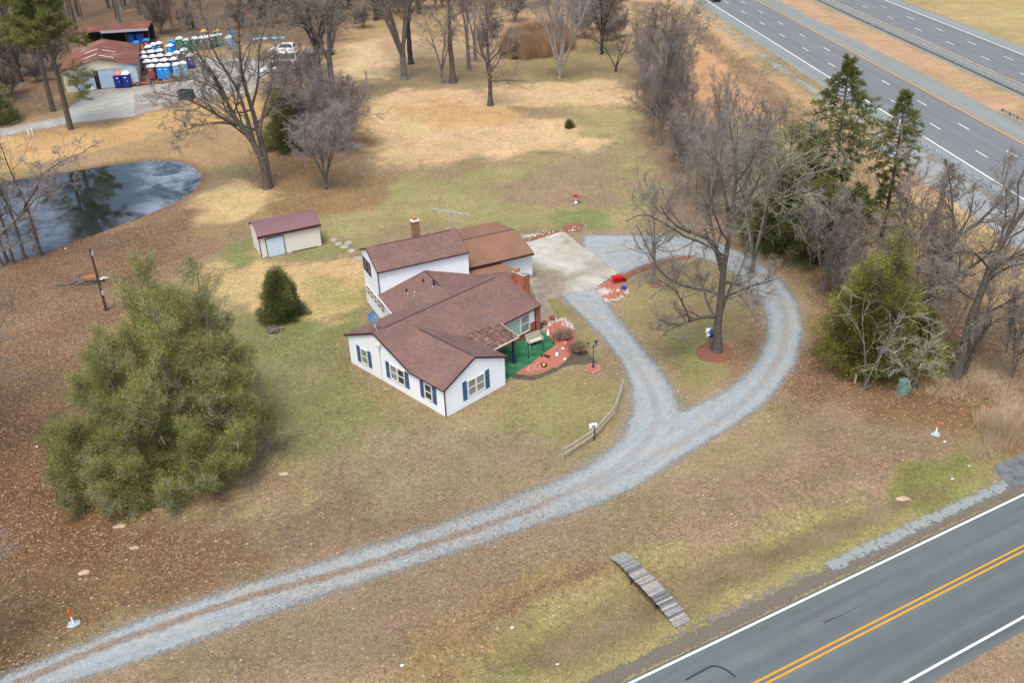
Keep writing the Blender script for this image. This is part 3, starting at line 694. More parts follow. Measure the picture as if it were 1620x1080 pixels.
# ================================================================== the house
HO = G(706, 660); HA = R(43.8)
house = empty('house', HO, HA, 'white sided split level house with maroon shingle roofs, brick chimney and green front porch', 'house')
def part(mb, name, mat, parent=None, **kw): return mb.build(name, mat, parent if parent is not None else house, **kw)
# second frame (the rear block stands at another angle)
O2 = G(583, 479.3); A2 = R(24.6)
dx, dy = O2[0]-HO[0], O2[1]-HO[1]; cH, sH = math.cos(HA), math.sin(HA)
o2 = (dx*cH+dy*sH, -dx*sH+dy*cH); d2 = A2-HA; c2, s2 = math.cos(d2), math.sin(d2)
T2 = lambda p: (o2[0]+p[0]*c2-p[1]*s2, o2[1]+p[0]*s2+p[1]*c2, p[2])

def gable(mb, u0, u1, e0, ez0, rv, rz, e1, ez1, t=.13, axis='u'):
    f = (lambda a, b, z: (a, b, z)) if axis == 'u' else (lambda a, b, z: (b, a, z))
    mb.slab([f(u0, e0, ez0), f(u1, e0, ez0), f(u1, rv, rz), f(u0, rv, rz)], t)
    mb.slab([f(u0, e1, ez1), f(u1, e1, ez1), f(u1, rv+.002, rz), f(u0, rv+.002, rz)], t)
    return mb
def rakes(mb, u, e0, ez0, rv, rz, e1, ez1, axis='u', w=.035, h=.17, s=1):
    f = (lambda a, b, z: (a, b, z)) if axis == 'u' else (lambda a, b, z: (b, a, z))
    for (a, az), (b_, bz) in (((e0, ez0), (rv, rz)), ((rv, rz), (e1, ez1))):
        V = [f(u, a, az+.012), f(u+w*s, a, az+.012), f(u+w*s, b_, bz+.012), f(u, b_, bz+.012)]; mb.slab(V, h)
# main body
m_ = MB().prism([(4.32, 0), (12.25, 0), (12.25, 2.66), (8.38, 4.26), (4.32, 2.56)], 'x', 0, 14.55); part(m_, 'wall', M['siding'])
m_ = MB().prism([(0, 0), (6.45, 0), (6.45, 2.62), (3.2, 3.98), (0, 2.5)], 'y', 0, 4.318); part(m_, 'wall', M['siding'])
m_ = MB(); gable(m_, -.12, 14.95, 4.05, 2.58, 8.38, 4.44, 12.6, 2.72); part(m_, 'roof', M['roof'])
m_ = MB(); m_.slab([(-.18, -.14, 2.56), (-.18, 4.08, 2.56), (3.2, 4.08, 4.12), (3.2, -.14, 4.12)], .13); m_.slab([(.03, 4.08, 2.657), (.03, 7.6, 2.657), (3.2, 7.6, 4.12), (3.2, 4.08, 4.12)], .13)
m_.slab([(6.72, -.14, 2.6), (6.72, 7.6, 2.6), (3.202, 7.6, 4.12), (3.202, -.14, 4.12)], .13); part(m_, 'roof', M['roof'])
m_ = MB(); rakes(m_, -.155, 4.05, 2.58, 8.38, 4.44, 12.62, 2.72); part(m_, 'trim', M['trim_maroon']); m_ = MB(); rakes(m_, 14.95, 4.05, 2.58, 8.38, 4.44, 12.62, 2.72); part(m_, 'trim', M['trim_maroon']); m_ = MB()
rakes(m_, -.175, -.20, 2.55, 3.2, 4.12, 6.74, 2.6, axis='v')
part(m_, 'trim', M['trim_maroon']); m_ = MB(); m_.slab([(-.19, -.15, 2.56), (-.155, -.15, 2.56), (-.155, 4.0, 2.56), (-.19, 4.0, 2.56)], .12); part(m_, 'gutter', M['trim_maroon']); m_ = MB()
m_.slab([(9.9, 4.02, 2.585), (14.9, 4.02, 2.585), (14.9, 4.05, 2.585), (9.9, 4.05, 2.585)], .13)
part(m_, 'gutter', M['trim_maroon'])
# ridge caps
cap = simple('ridge_cap', S(104, 78, 82), .9, .15)
def ridgecap(mb, a, b_, w=.09, h=.03):
    a = np.array(a, float); b_ = np.array(b_, float); d = b_-a; d /= np.linalg.norm(d); n = np.array([-d[1], d[0], 0])
    for s in (1, -1):
        V = [a+(0, 0, h+.01), b_+(0, 0, h+.01), b_+n*s*w+(0, 0, h-.055), a+n*s*w+(0, 0, h-.055)]; mb.slab([tuple(v) for v in V], .02)
m_ = MB(); ridgecap(m_, (.9, 8.38, 4.44), (13.6, 8.38, 4.44)); ridgecap(m_, (3.2, .1, 4.12), (3.2, 6.6, 4.12)); part(m_, 'ridge_cap', cap)
m_ = MB().box(-.055, .02, -.055, .02, 0.02, 2.42); part(m_, 'downspout', M['trim_maroon'])
# brickwork
m_ = MB().box(6.47, 14.40, 4.255, 4.318, 0, 1.15); part(m_, 'brick_wall', M['brick'])
m_ = MB().box(14.42, 15.0, 4.20, 4.72, 0, 2.5); part(m_, 'brick_pier', M['brick'])
m_ = MB().box(14.33, 14.40, 4.17, 4.24, 0, 2.45); part(m_, 'downspout', M['trim_maroon'])
ch = part(MB().box(14.70, 15.42, 5.85, 7.45, 0, 4.85), 'chimney', M['brick'])
m_ = MB().box(14.68, 15.44, 5.83, 7.47, 4.852, 4.93); m_.build('chimney_cap', M['rock_grey'], ch)
m_ = MB().box(14.85, 15.25, 6.9, 7.3, 4.952, 5.2); m_.build('flue', M['terracotta'], ch)
m_ = MB().box(14.9, 15.2, 6.1, 6.45, 4.952, 5.05); m_.build('flue', M['rock_grey'], ch)

def window(frm, a0, a1, z0, z1, units, T=None, frame='cream_trim', glass='glass_blind', depth=.0, out=.06, parent=None):
    """frm: ('u',const,sign) wall plane; a runs along it"""
    ax, c, sg = frm
    def bx(mb, p0, p1, q0, q1, d0, d1):
        lo, hi = sorted((c+sg*d0, c+sg*d1))
        if ax == 'u': mb.box(lo, hi, p0, p1, q0, q1)
        else: mb.box(p0, p1, lo, hi, q0, q1)
        return mb
    t = .09
    m_ = MB(T); bx(m_, a0, a1, z0, z0+t, .001, out); bx(m_, a0, a1, z1-t, z1, .001, out)
    bx(m_, a0, a0+t, z0+t, z1-t, .001, out); bx(m_, a1-t, a1, z0+t, z1-t, .001, out)
    wd = (a1-a0-2*t)/units
    for i in range(1, units): bx(m_, a0+t+wd*i-.06, a0+t+wd*i+.06, z0+t, z1-t, .001, out-.003)
    w_ = part(m_, 'window', M[frame], parent)
    for i in range(units):
        l = a0+t+wd*i+(.06 if i else 0); r = a0+t+wd*(i+1)-(.06 if i < units-1 else 0); mid = (z0+z1)/2
        gl = glass if isinstance(glass, str) else glass[i]
        m_ = MB(T); bx(m_, l, r, z0+t, z1-t, .004, .012); m_.build('pane', M[gl], w_)
        m_ = MB(T); bx(m_, l, r, mid-.035, mid+.035, .014, .045); bx(m_, l, l+.04, z0+t, z1-t, .014, .04); bx(m_, r-.04, r, z0+t, z1-t, .014, .04); m_.build('sash', M[frame], w_)
    return w_
def shutter(frm, a0, a1, z0, z1):
    ax, c, sg = frm; m_ = MB()
    def bx(p0, p1, q0, q1, d0, d1):
        lo, hi = sorted((c+sg*d0, c+sg*d1)); (m_.box(lo, hi, p0, p1, q0, q1) if ax == 'u' else m_.box(p0, p1, lo, hi, q0, q1))
    bx(a0, a1, z0, z1, .001, .03); t = .05
    bx(a0, a0+t, z0, z1, .031, .05); bx(a1-t, a1, z0, z1, .031, .05)
    for z in (z0, (z0+z1)/2-t/2, z1-t): bx(a0+t, a1-t, z, z+t, .031, .05)
    k = 12
    for i in range(k):
        z = z0+t+(z1-z0-2*t)*i/k; bx(a0+t, a1-t, z, z+.03, .031, .042)
    part(m_, 'shutter', M['shutter'])
L = ('u', 0, -1); Fv = ('v', 0, -1)
window(L, 9.68, 10.62, .72, 2.2, 1); shutter(L, 10.72, 11.12, .70, 2.26); shutter(L, 9.2, 9.6, .70, 2.26)
window(L, 4.83, 6.73, .76, 2.22, 2, glass=['glass_dark', 'glass_blind']); shutter(L, 6.79, 7.22, .74, 2.26); shutter(L, 4.32, 4.77, .74, 2.26)
window(L, 1.47, 2.42, .76, 2.22, 1, glass='glass_dark'); shutter(L, 2.49, 2.9, .72, 2.26); shutter(L, .98, 1.40, .72, 2.26)
window(Fv, 2.34, 4.2, .72, 2.22, 2); shutter(Fv, 1.84, 2.26, .62, 2.3); shutter(Fv, 4.27, 4.68, .62, 2.3)
# picture window
pw = ('v', 4.255, -1)
m_ = MB(); w0, w1, z0, z1 = 9.55, 13.66, .55, 2.32
for bx_ in ((w0, w1, z0, z0+.1), (w0, w1, z1-.1, z1), (w0, w0+.1, z0+.1, z1-.1), (w1-.1, w1, z0+.1, z1-.1), (10.45, 10.6, z0+.1, z1-.1), (12.45, 12.6, z0+.1, z1-.1)):
    m_.box(bx_[0], bx_[1], 4.17, 4.254, bx_[2], bx_[3])
pwf = part(m_, 'window', M['cream_trim'])
for a, b_, g_ in ((9.65, 10.45, 'glass_blind'), (10.6, 12.45, 'curtain'), (12.6, 13.56, 'glass_blind')):
    MB().box(a, b_, 4.225, 4.25, z0+.1, z1-.1).build('pane', M[g_], pwf)
MB().box(9.65, 10.45, 4.19, 4.22, 1.4, 1.46).build('sash', M['cream_trim'], pwf); MB().box(12.6, 13.56, 4.19, 4.22, 1.4, 1.46).build('sash', M['cream_trim'], pwf)
# front door beneath the porch roof
d_ = part(MB().box(7.4, 8.4, 4.2, 4.25, .08, 2.15), 'door', M['white_trim']); MB().box(8.22, 8.28, 4.15, 4.198, 1.0, 1.08).build('handle', M['galv'], d_)
# porch
m_ = MB().slab([(6.35, 1.75, 2.42), (9.82, 1.75, 2.40), (9.95, 4.3, 2.86), (6.35, 4.6, 2.92)], .12); part(m_, 'porch_roof', M['roof_stained'])
m_ = MB().slab([(6.36, 1.70, 2.43), (9.84, 1.72, 2.41), (9.84, 1.745, 2.41), (6.36, 1.745, 2.43)], .11); m_.slab([(9.825, 1.75, 2.40), (9.85, 1.75, 2.40), (9.97, 4.0, 2.83), (9.95, 4.0, 2.83)], .1); part(m_, 'porch_trim', M['cream_trim'])
m_ = MB().box(9.25, 9.43, 1.85, 2.03, .05, 2.3); m_.box(9.12, 9.56, 1.72, 2.16, .05, .14); m_.box(9.19, 9.49, 1.79, 2.09, 2.2, 2.29); part(m_, 'post', M['navy'])
m_ = MB().slab([(6.47, .55, .055), (10.2, .75, .055), (14.0, 1.45, .055), (14.9, 3.5, .055), (14.4, 4.19, .055), (6.47, 4.25, .055)], .045)
g_ = NB('porch_turf'); nn = g_.noise(1.2, 4, .7); g_.col(g_.ramp(nn, [(.3, S(36, 92, 66)), (.55, S(58, 128, 92)), (.75, S(104, 160, 124))])); g_.rough(.95); part(m_, 'porch_floor', g_.m)
# rear two storey block (frame 2)
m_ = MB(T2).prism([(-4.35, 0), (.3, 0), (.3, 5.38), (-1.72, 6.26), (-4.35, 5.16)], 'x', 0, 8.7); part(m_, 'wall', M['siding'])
m_ = MB(T2); gable(m_, -.12, 8.8, -4.62, 5.16, -1.72, 6.44, .58, 5.46); part(m_, 'roof', M['roof'])
m_ = MB(T2); rakes(m_, -.155, -4.62, 5.16, -1.72, 6.44, .6, 5.46); part(m_, 'trim', M['trim_maroon']); m_ = MB(T2); rakes(m_, 8.8, -4.62, 5.16, -1.72, 6.44, .6, 5.46); part(m_, 'trim', M['trim_maroon']); m_ = MB(T2)
m_.slab([(-.1, -4.66, 5.165), (8.78, -4.66, 5.165), (8.78, -4.625, 5.165), (-.1, -4.625, 5.165)], .12); part(m_, 'gutter', M['trim_maroon'])
m_ = MB(T2); m_.box(-.07, .0, -4.45, -4.36, 2.85, 5.05); m_.box(-.075, -.002, -4.36, -4.34, 2.85, 5.05); part(m_, 'downspout', M['trim_maroon'])
m_ = MB(T2); ridgecap(m_, (.9, -1.72, 6.44), (8.2, -1.72, 6.44)); part(m_, 'ridge_cap', cap)
m_ = MB(T2); m_.box(8.70, 8.78, -4.40, -4.30, 2.75, 5.05); part(m_, 'corner_board', M['white_trim'])
window(('u', 0, -1), -2.2, .02, 3.66, 4.98, 2, T=T2, frame='trim_maroon', glass='glass_blue')
window(('u', 0, -1), -5.3, -.05, 1.08, 2.12, 5, T=T2, glass='glass_dark')
# middle block
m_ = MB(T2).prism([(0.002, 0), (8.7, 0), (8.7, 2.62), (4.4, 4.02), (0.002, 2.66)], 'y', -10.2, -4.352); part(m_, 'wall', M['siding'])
m_ = MB(T2); gable(m_, -10.6, -4.36, -.28, 2.80, 4.45, 4.22, 9.1, 2.72, axis='v'); part(m_, 'roof', M['roof'])
m_ = MB(T2); ridgecap(m_, (4.45, -8.3, 4.22), (4.45, -4.7, 4.22)); part(m_, 'ridge_cap', cap)
m_ = MB(T2); m_.slab([(-.32, -9.6, 2.8), (-.282, -9.6, 2.8), (-.282, -4.4, 2.8), (-.32, -4.4, 2.8)], .2); part(m_, 'gutter', M['white_trim'])
def rp(u, v): return 4.22-abs(u-4.45)*(.30 if u < 4.45 else .3226)
for (u, v, h, r) in ((1.9, -6.3, .22, .10), (1.7, -7.2, .38, .07), (2.2, -7.6, .35, .08), (2.0, -7.9, .2, .06), (3.6, -6.1, .2, .1), (4.1, -7.5, .4, .13), (3.8, -8.0, .2, .07)):
    z = rp(u, v); m_ = MB(T2).tube([(u, v, z-.05), (u, v, z+h)], r*.7, 8); m_.tube([(u, v, z+h+.001), (u, v, z+h+.08)], r*1.15, 8); part(m_, 'vent_pipe', M['trim_maroon' if r > .09 else 'galv'])
# chimney of the rear block
c_ = part(MB(T2).box(5.35, 6.0, .62, 1.2, 0, 6.95), 'chimney', M['brick_brown']); MB(T2).box(5.30, 6.05, .57, 1.25, 6.952, 7.05).build('chimney_cap', M['cream_trim'], c_)
MB(T2).box(5.48, 5.87, .73, 1.09, 7.052, 7.3).build('flue', M['terracotta'], c_)
# garage
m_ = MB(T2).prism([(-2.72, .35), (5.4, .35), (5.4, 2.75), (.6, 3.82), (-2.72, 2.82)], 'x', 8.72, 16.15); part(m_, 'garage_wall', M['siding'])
m_ = MB(T2).box(8.70, 16.2, -2.76, 5.44, 0, .348); part(m_, 'foundation', M['rock_grey'])
m_ = MB(T2); gable(m_, 8.82, 16.05, -3.45, 2.98, .45, 3.98, 5.85, 2.94); part(m_, 'garage_roof', M['roof_garage'])
m_ = MB(T2); m_.slab([(8.84, -3.50, 2.985), (16.08, -3.50, 2.985), (16.08, -3.455, 2.985), (8.84, -3.455, 2.985)], .2); rakes(m_, 16.05, -3.48, 2.98, .45, 3.98, 5.87, 2.94); part(m_, 'garage_trim', M['trim_maroon'])
m_ = MB(T2); m_.box(16.10, 16.2, -2.79, -2.722, .35, 2.7); part(m_, 'corner_board', M['white_trim'])
m_ = MB(T2); m_.slab([(8.75, .9, 3.93), (16.02, .9, 3.93), (16.02, 1.0, 3.905), (8.75, 1.0, 3.905)], .02); m_.V = [(v[0], v[1], v[2]+.025) for v in m_.V]; part(m_, 'ridge_cap', cap)
m_ = MB(T2).slab([(8.78, -2.8, 2.66), (12.45, -2.8, 2.66), (13.0, -4.2, 2.6), (13.9, -6.6, 2.5), (12.9, -8.3, 2.5), (8.9, -8.3, 2.62)], .12); part(m_, 'breezeway_roof', M['roof_garage'])
m_ = MB(T2).slab([(12.5, -2.9, 2.40), (12.5, -5.6, 2.40), (12.4, -5.6, 2.40), (12.4, -2.9, 2.40)], 2.38); part(m_, 'breezeway_wall', M['siding'])
# satellite dish
m_ = MB(); m_.tube([(.35, 8.45, 4.4), (.45, 8.9, 5.0)], .03, 6); arm = part(m_, 'dish_mast', M['galv'])
m_ = MB(); dc = np.array([.5, 9.05, 5.35]); dn = np.array([-.1, -.75, .55]); dn = dn/np.linalg.norm(dn); ax_ = np.cross(dn, (0, 0, 1)); ax_ /= np.linalg.norm(ax_); ay_ = np.cross(ax_, dn)
V = []; F = []; n = 18
for side in (0, 1):
    for i, rr in enumerate((.02, .2, .34, .44)):
        for k in range(n):
            th = 2*math.pi*k/n; V.append(tuple(dc+ax_*rr*1.05*math.cos(th)+ay_*rr*math.sin(th)+dn*(rr*rr*.4-.02*side)))
for side in (0, 1):
    o_ = side*4*n
    for i in range(3):
        for k in range(n):
            f = (o_+i*n+k, o_+i*n+(k+1) % n, o_+(i+1)*n+(k+1) % n, o_+(i+1)*n+k); F.append(f if side == 0 else f[::-1])
for k in range(n): F.append((3*n+k, 3*n+(k+1) % n, 7*n+(k+1) % n, 7*n+k))
m_.add(V, F); dish = part(m_, 'satellite_dish', M['dish'])
m_ = MB().tube([tuple(dc-ay_*.4), tuple(dc+dn*.55-ay_*.1)], .015, 5); m_.blob(tuple(dc+dn*.57-ay_*.08), .07); m_.build('receiver_arm', M['galv'], dish)
# flood light and box on the gable
m_ = MB().box(-.25, -.02, 7.62, 7.9, 3.35, 3.62); m_.box(-.12, -.02, 7.45, 8.0, 3.64, 3.72); part(m_, 'gable_lamp', M['cream_trim'])
m_ = MB().tube([(-.03, 7.9, 3.3), (-.03, 7.9, .1)], .02, 5); part(m_, 'conduit', M['galv'])
# aerial above the garage
m_ = MB(T2); m_.tube([(9.3, 1.2, 3.8), (9.5, 1.2, 6.9)], .035, 6); m_.tube([(10.1, 1.0, 3.8), (9.6, 1.2, 6.9)], .035, 6); m_.tube([(7.6, 1.5, 7.6), (9.5, 1.2, 7.0), (11.3, .9, 6.4)], .045, 6)
for k in range(6):
    t = k/5; p = np.array([7.7, 1.5, 7.57])*(1-t)+np.array([11.2, .9, 6.43])*t; l = .35+.3*math.sin(k*2.1)**2; m_.tube([tuple(p-np.array([.05, l, 0])), tuple(p+np.array([.05, l, 0]))], .015, 4)
part(m_, 'antenna', M['galv'])

# ================================================================== yard objects
def local(u, v, z=0): return (HO[0]+u*cH-v*sH, HO[1]+u*sH+v*cH, z)
# shed
SO = G(414.5, 409.6); shed = empty('garden_shed', SO, R(25.3), 'cream sided shed with arched maroon metal roof and pale blue door', 'shed')
def arch(off, w=3.65, h=2.6, rise=.85, n=10):
    return [(-off+(w+2*off)*i/n, h+rise*math.sin(math.pi*i/n)**.8*(1 if 0 < i < n else 0)+off*.3) for i in range(n+1)]
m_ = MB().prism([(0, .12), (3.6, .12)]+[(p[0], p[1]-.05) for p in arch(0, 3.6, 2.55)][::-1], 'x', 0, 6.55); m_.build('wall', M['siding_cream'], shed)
m_ = MB(); ar = arch(.22, 3.6, 2.56)
for a, b_ in zip(ar[:-1], ar[1:]): m_.slab([(-.15, a[0], a[1]), (6.72, a[0], a[1]), (6.72, b_[0], b_[1]), (-.15, b_[0], b_[1])], .06)
m_.build('roof', M['shed_roof'], shed)
m_ = MB().box(-.17, 6.74, -.28, -.225, 2.38, 2.64); m_.box(-.005, .06, -.03, -.002, .1, 2.5); m_.box(-.03, -.002, -.005, .06, .1, 2.5); m_.build('fascia', M['trim_maroon'], shed)
d_ = MB().box(.72, 2.55, -.05, -.003, .06, 2.1).build('door', simple('door_pale_blue', (.46, .58, .68), .6, .06), shed)
m_ = MB().box(.64, .72, -.06, -.002, .06, 2.18); m_.box(2.55, 2.63, -.06, -.002, .06, 2.18); m_.box(.72, 2.55, -.06, -.002, 2.1, 2.18); m_.build('door_frame', M['black'], d_)
MB().box(2.42, 2.48, -.1, -.051, 1.0, 1.12).build('handle', M['galv'], d_)
for x, y in ((.1, .1), (3, .1), (6.3, .1), (.1, 3.4), (6.3, 3.4)): MB().box(x-.2, x+.2, y-.2, y+.2, -.1, .118).build('block_foot', M['rock_grey'], shed)

# bench
bo = local(12.75, 2.75, .056); bench = empty('garden_bench', bo, HA+R(-12), 'weathered pale wooden bench on the green porch floor', 'bench')
m_ = MB()
for k in range(5): m_.box(-.75, .75, -.28+k*.115, -.18+k*.115, .42, .45)
m_.build('seat', M['bench_wood'], bench)
m_ = MB()
for k in range(4): m_.box(-.75, .75, .30+.03*k, .325+.03*k, .52+k*.13, .62+k*.13)
m_.build('backrest', M['bench_wood'], bench)
for x in (-.72, .66):
    for y in (-.26, .25): MB().box(x, x+.06, y, y+.06, 0, .418 if y < 0 else .9).build('leg', M['bench_wood'], bench)
    MB().box(x-.005, x+.065, -.30, .24, .62, .66).build('armrest', M['bench_wood'], bench)
# rail posts with chain
rail = empty('porch_rail', local(0, 0), HA, 'low black iron posts with a chain along the green porch floor', 'railing')
rp_ = [(local(0, 0))]; rpts = [G(876, 543), G(859.6, 553.5), G(836, 567)]
def toL(p): x, y = p[0]-HO[0], p[1]-HO[1]; return (x*cH+y*sH, -x*sH+y*cH)
prev = None
for p in rpts:
    u, v = toL(p); MB().tube([(u, v, .05), (u, v, .95)], .03, 6).tube([(u, v, .0), (u, v, .06)], .09, 8).build('post', M['black'], rail)
    if prev:
        ms = MB(); ms.tube([(prev[0]+(u-prev[0])*t, prev[1]+(v-prev[1])*t, .85-.25*math.sin(math.pi*t)) for t in np.linspace(0, 1, 8)], .018, 5, False); ms.build('chain', M['black'], rail)
    prev = (u, v)
# lamp post
lp = empty('lamp_post', G(938.5, 581), 0, 'black garden lamp post with three lanterns beside the drive', 'lamp post')
MB().lathe([(.14, 0), (.14, .08), (.07, .18), (.055, .6), (.035, .7), (.03, 2.0), (.05, 2.05), (.03, 2.1), (.03, 2.2)], 12).build('pole', M['navy'], lp)
for k, (ax, ay, hz) in enumerate(((-.42, 0, 2.05), (.3, .25, 2.05), (.15, -.2, 2.25))):
    m_ = MB().tube([(0, 0, 1.95), (ax*.6, ay*.6, hz-.15), (ax, ay, hz)], .02, 6); m_.build('arm', M['navy'], lp)
    m_ = MB().lathe([(.05, 0), (.06, .03), (.03, .05)], 6, (ax, ay, hz)); m_.lathe([(.13, .28), (.10, .34), (.02, .42), (.01, .46)], 6, (ax, ay, hz)); l_ = m_.build('lantern', M['navy'], lp)
    MB().lathe([(.05, .055), (.10, .275)], 6, (ax, ay, hz)).build('glass', M['glass_blind'], l_)
# mulch beds
mul = NB('red_mulch'); f_ = mul.noise(7, 4, .8); f2 = mul.noise(1.2, 3)
cc = mul.ramp(f_, [(.25, S(146, 80, 64)), (.5, S(208, 126, 108)), (.75, S(232, 164, 144))]); mul.col(mul.mix(mul.rmap(f2, .5, .7, 0, .35), cc, S(205, 140, 120))); mul.rough(.97); mul.bump(f_, .9, .04); mul = mul.m
mul2 = NB('old_mulch'); f_ = mul2.noise(6, 4, .8); f2 = mul2.noise(1.0, 4, .7)
cc = mul2.ramp(f_, [(.25, S(116, 68, 54)), (.5, S(168, 104, 86)), (.75, S(196, 138, 118))]); mul2.col(mul2.mix(mul2.rmap(f2, .42, .62, 0, .7), cc, S(150, 118, 98))); mul2.rough(.97); mul2.bump(f_, .9, .04); mul2 = mul2.m
def bed(pts, lab, z=.045, mat=mul, name='mulch_bed', th=.05, k=4):
    g = catmull(GP(pts+[pts[0]]), k)[:-1]
    r_ = np.random.default_rng(len(pts)); c = g.mean(0); g = c+(g-c)*(1+(r_.random(len(g))[:, None]-.5)*.05)
    V = [(p[0], p[1], z) for p in g]; m_ = MB(); m_.slab(V, th)
    # raised crown so it reads as a heap of chips
    o = m_.build(name, mat); tag(o, lab, 'mulch bed' if name == 'mulch_bed' else name.replace('_', ' ')); return g
b1 = bed([(815, 585), (846, 566), (878, 546), (868, 535), (862, 524), (872, 511), (893, 506), (905, 519), (912, 530), (906, 557), (888, 576), (853, 589), (834, 591)], 'large red mulch bed curving round the green front porch')
b2 = bed([(944, 455), (960, 447), (985, 436), (990, 450), (991, 462), (980, 473), (966, 475), (950, 470)], 'red mulch bed with a ring of pale stones at the tip of the island')
bed([(985, 436), (1010, 424), (1040, 414), (1080, 406), (1100, 405), (1075, 412), (1040, 421), (1010, 432), (990, 442)], 'thin red mulch strip along the back edge of the island', mat=mul2)
b3 = bed([(1100, 556), (1110, 546), (1133, 542), (1152, 547), (1160, 558), (1150, 570), (1128, 573), (1107, 568)], 'round red mulch ring at the foot of the big island tree', .035, mat=mul2)
bed([(1024, 447), (1033, 443), (1045, 447), (1044, 454), (1030, 455)], 'small red mulch ring under the thin island tree', mat=mul2)
b4 = bed([(925, 581), (935, 576), (947, 577), (951, 584), (942, 590), (928, 588)], 'small red mulch ring at the foot of the black lamp post')
b5 = bed([(828, 378), (860, 369), (878, 363), (884, 367), (865, 374), (835, 383)], 'long red mulch strip along the far side of the concrete pad', mat=mul2)
b6 = bed([(886, 362), (900, 354), (915, 354), (924, 358), (915, 366), (895, 367)], 'red mulch patch beyond the corner of the concrete pad', mat=mul2)
# dark walk in front of the porch
wk = NB('dark_walk'); wk.col(wk.ramp(wk.noise(1.2, 4), [(.3, S(92, 82, 70)), (.7, S(124, 112, 98))])); wk.rough(.95)
m_ = MB().slab([(p[0], p[1], .03) for p in catmull(GP([(806, 590), (822, 592), (834, 593.5), (853, 591.5), (875, 583), (889, 577), (905, 558), (921, 550), (941, 570), (941, 576), (915, 576), (893, 580), (872, 591), (848, 600), (832, 601), (812, 598), (806, 590)]), 3)[:-1]], .03); tag(m_.build('footpath', wk.m), kind='structure')
# stones: one mesh of loose stones per bed
def stones(name, pts, n, spread, r0, r1, mat, lab, seed=1, onring=True):
    r0 *= .62; r1 *= .62; n = int(n*1.3)
    rnd = random.Random(seed); g = GP(pts); m_ = MB()
    for i in range(n):
        if onring:
            k = rnd.random()*(len(g)-1); a = int(k); p = g[a]*(1-(k-a))+g[a+1]*(k-a)
        else:
            w_ = np.array([rnd.random()**.7 for _ in g]); w_ /= w_.sum(); p = (g*w_[:, None]).sum(0)
        x, y = p[0]+rnd.gauss(0, spread), p[1]+rnd.gauss(0, spread); r = rnd.uniform(r0, r1)
        m_.blob((x, y, .04+r*.3), r, (1, rnd.uniform(.6, 1), .6), 6, 4, .25, rnd)
    o = m_.build(name, mat); tag(o, lab, 'stones', kind='stuff'); return o
stones('loose_stones', [(945, 455), (950, 472), (966, 477), (980, 474), (990, 466), (992, 458)], 120, .18, .08, .17, M['rock_white'], 'ring of pale stones round the island mulch bed')
stones('loose_stones', [(950, 452), (962, 456), (966, 466), (958, 472), (948, 464)], 110, .25, .08, .18, M['rock_white'], 'heap of pale stones inside the island mulch bed', 5, False)
stones('loose_stones', [(866, 516), (878, 508), (893, 505), (899, 514), (906, 520)], 90, .16, .07, .16, M['rock_white'], 'pale stones edging the tip of the porch mulch bed', 3)
stones('loose_stones', [(893, 506), (900, 512), (896, 516), (891, 512)], 30, .2, .07, .15, M['rock_white'], 'pale stones heaped in the tip of the porch mulch bed', 4)
stones('loose_stones', [(828, 380), (860, 371), (880, 365)], 26, .3, .08, .2, M['rock_white'], 'pale stones along the mulch strip by the concrete pad', 6)
stones('loose_stones', [(892, 364), (905, 367), (920, 361), (905, 358)], 16, .4, .08, .2, M['rock_white'], 'pale stones in the mulch patch beyond the pad', 8)
stones('loose_stones', [(926, 586), (938, 590), (950, 585), (946, 577), (930, 577)], 22, .08, .04, .09, M['rock_white'], 'small pale stones round the lamp post mulch ring', 9)
stones('loose_stones', [(836, 583), (843, 579), (850, 583), (845, 587)], 12, .3, .07, .14, M['rock_white'], 'pale stones in the near end of the porch mulch bed', 10)
# shrubs in the porch bed
# (built with the plants below)
def scatter_stones(name, line_, n, spread, r0, r1, mat, lab, seed):
    r = np.random.default_rng(seed); L_ = np.asarray(line_); k = r.random(n)*(len(L_)-1.001); i = k.astype(int); f = (k-i)[:, None]
    P = L_[i]*(1-f)+L_[i+1]*f+r.normal(size=(n, 2))*spread; z = gz(P)+.02; rr = r.uniform(r0, r1, n)
    o8 = np.array([(1, 0, 0), (-1, 0, 0), (0, 1, 0), (0, -1, 0), (0, 0, 1), (0, 0, -1)], float)
    V = np.concatenate([P, z[:, None]], 1)[:, None]+o8[None]*rr[:, None, None]*r.uniform(.6, 1.3, (n, 6, 1))
    F = np.array([(0, 2, 4), (2, 1, 4), (1, 3, 4), (3, 0, 4), (2, 0, 5), (1, 2, 5), (3, 1, 5), (0, 3, 5)])
    F = (np.arange(n)[:, None, None]*6+F[None]).reshape(-1, 3)
    o = mesh_obj(name, V.reshape(-1, 3), F, mat, uv=False); tag(o, lab, 'gravel', kind='stuff')
M['gravel_stone'] = simple('gravel_stone', S(190, 196, 202), .9, .4, 9)
scatter_stones('spilled_gravel', np.vstack([OUTER[1:-1]]), 9000, .45, .02, .05, M['gravel_stone'], 'loose gravel spilled into the grass along the outside of the drive', 61)
scatter_stones('spilled_gravel', ISLAND, 3500, .4, .02, .05, M['gravel_stone'], 'loose gravel spilled into the grass round the island', 62)
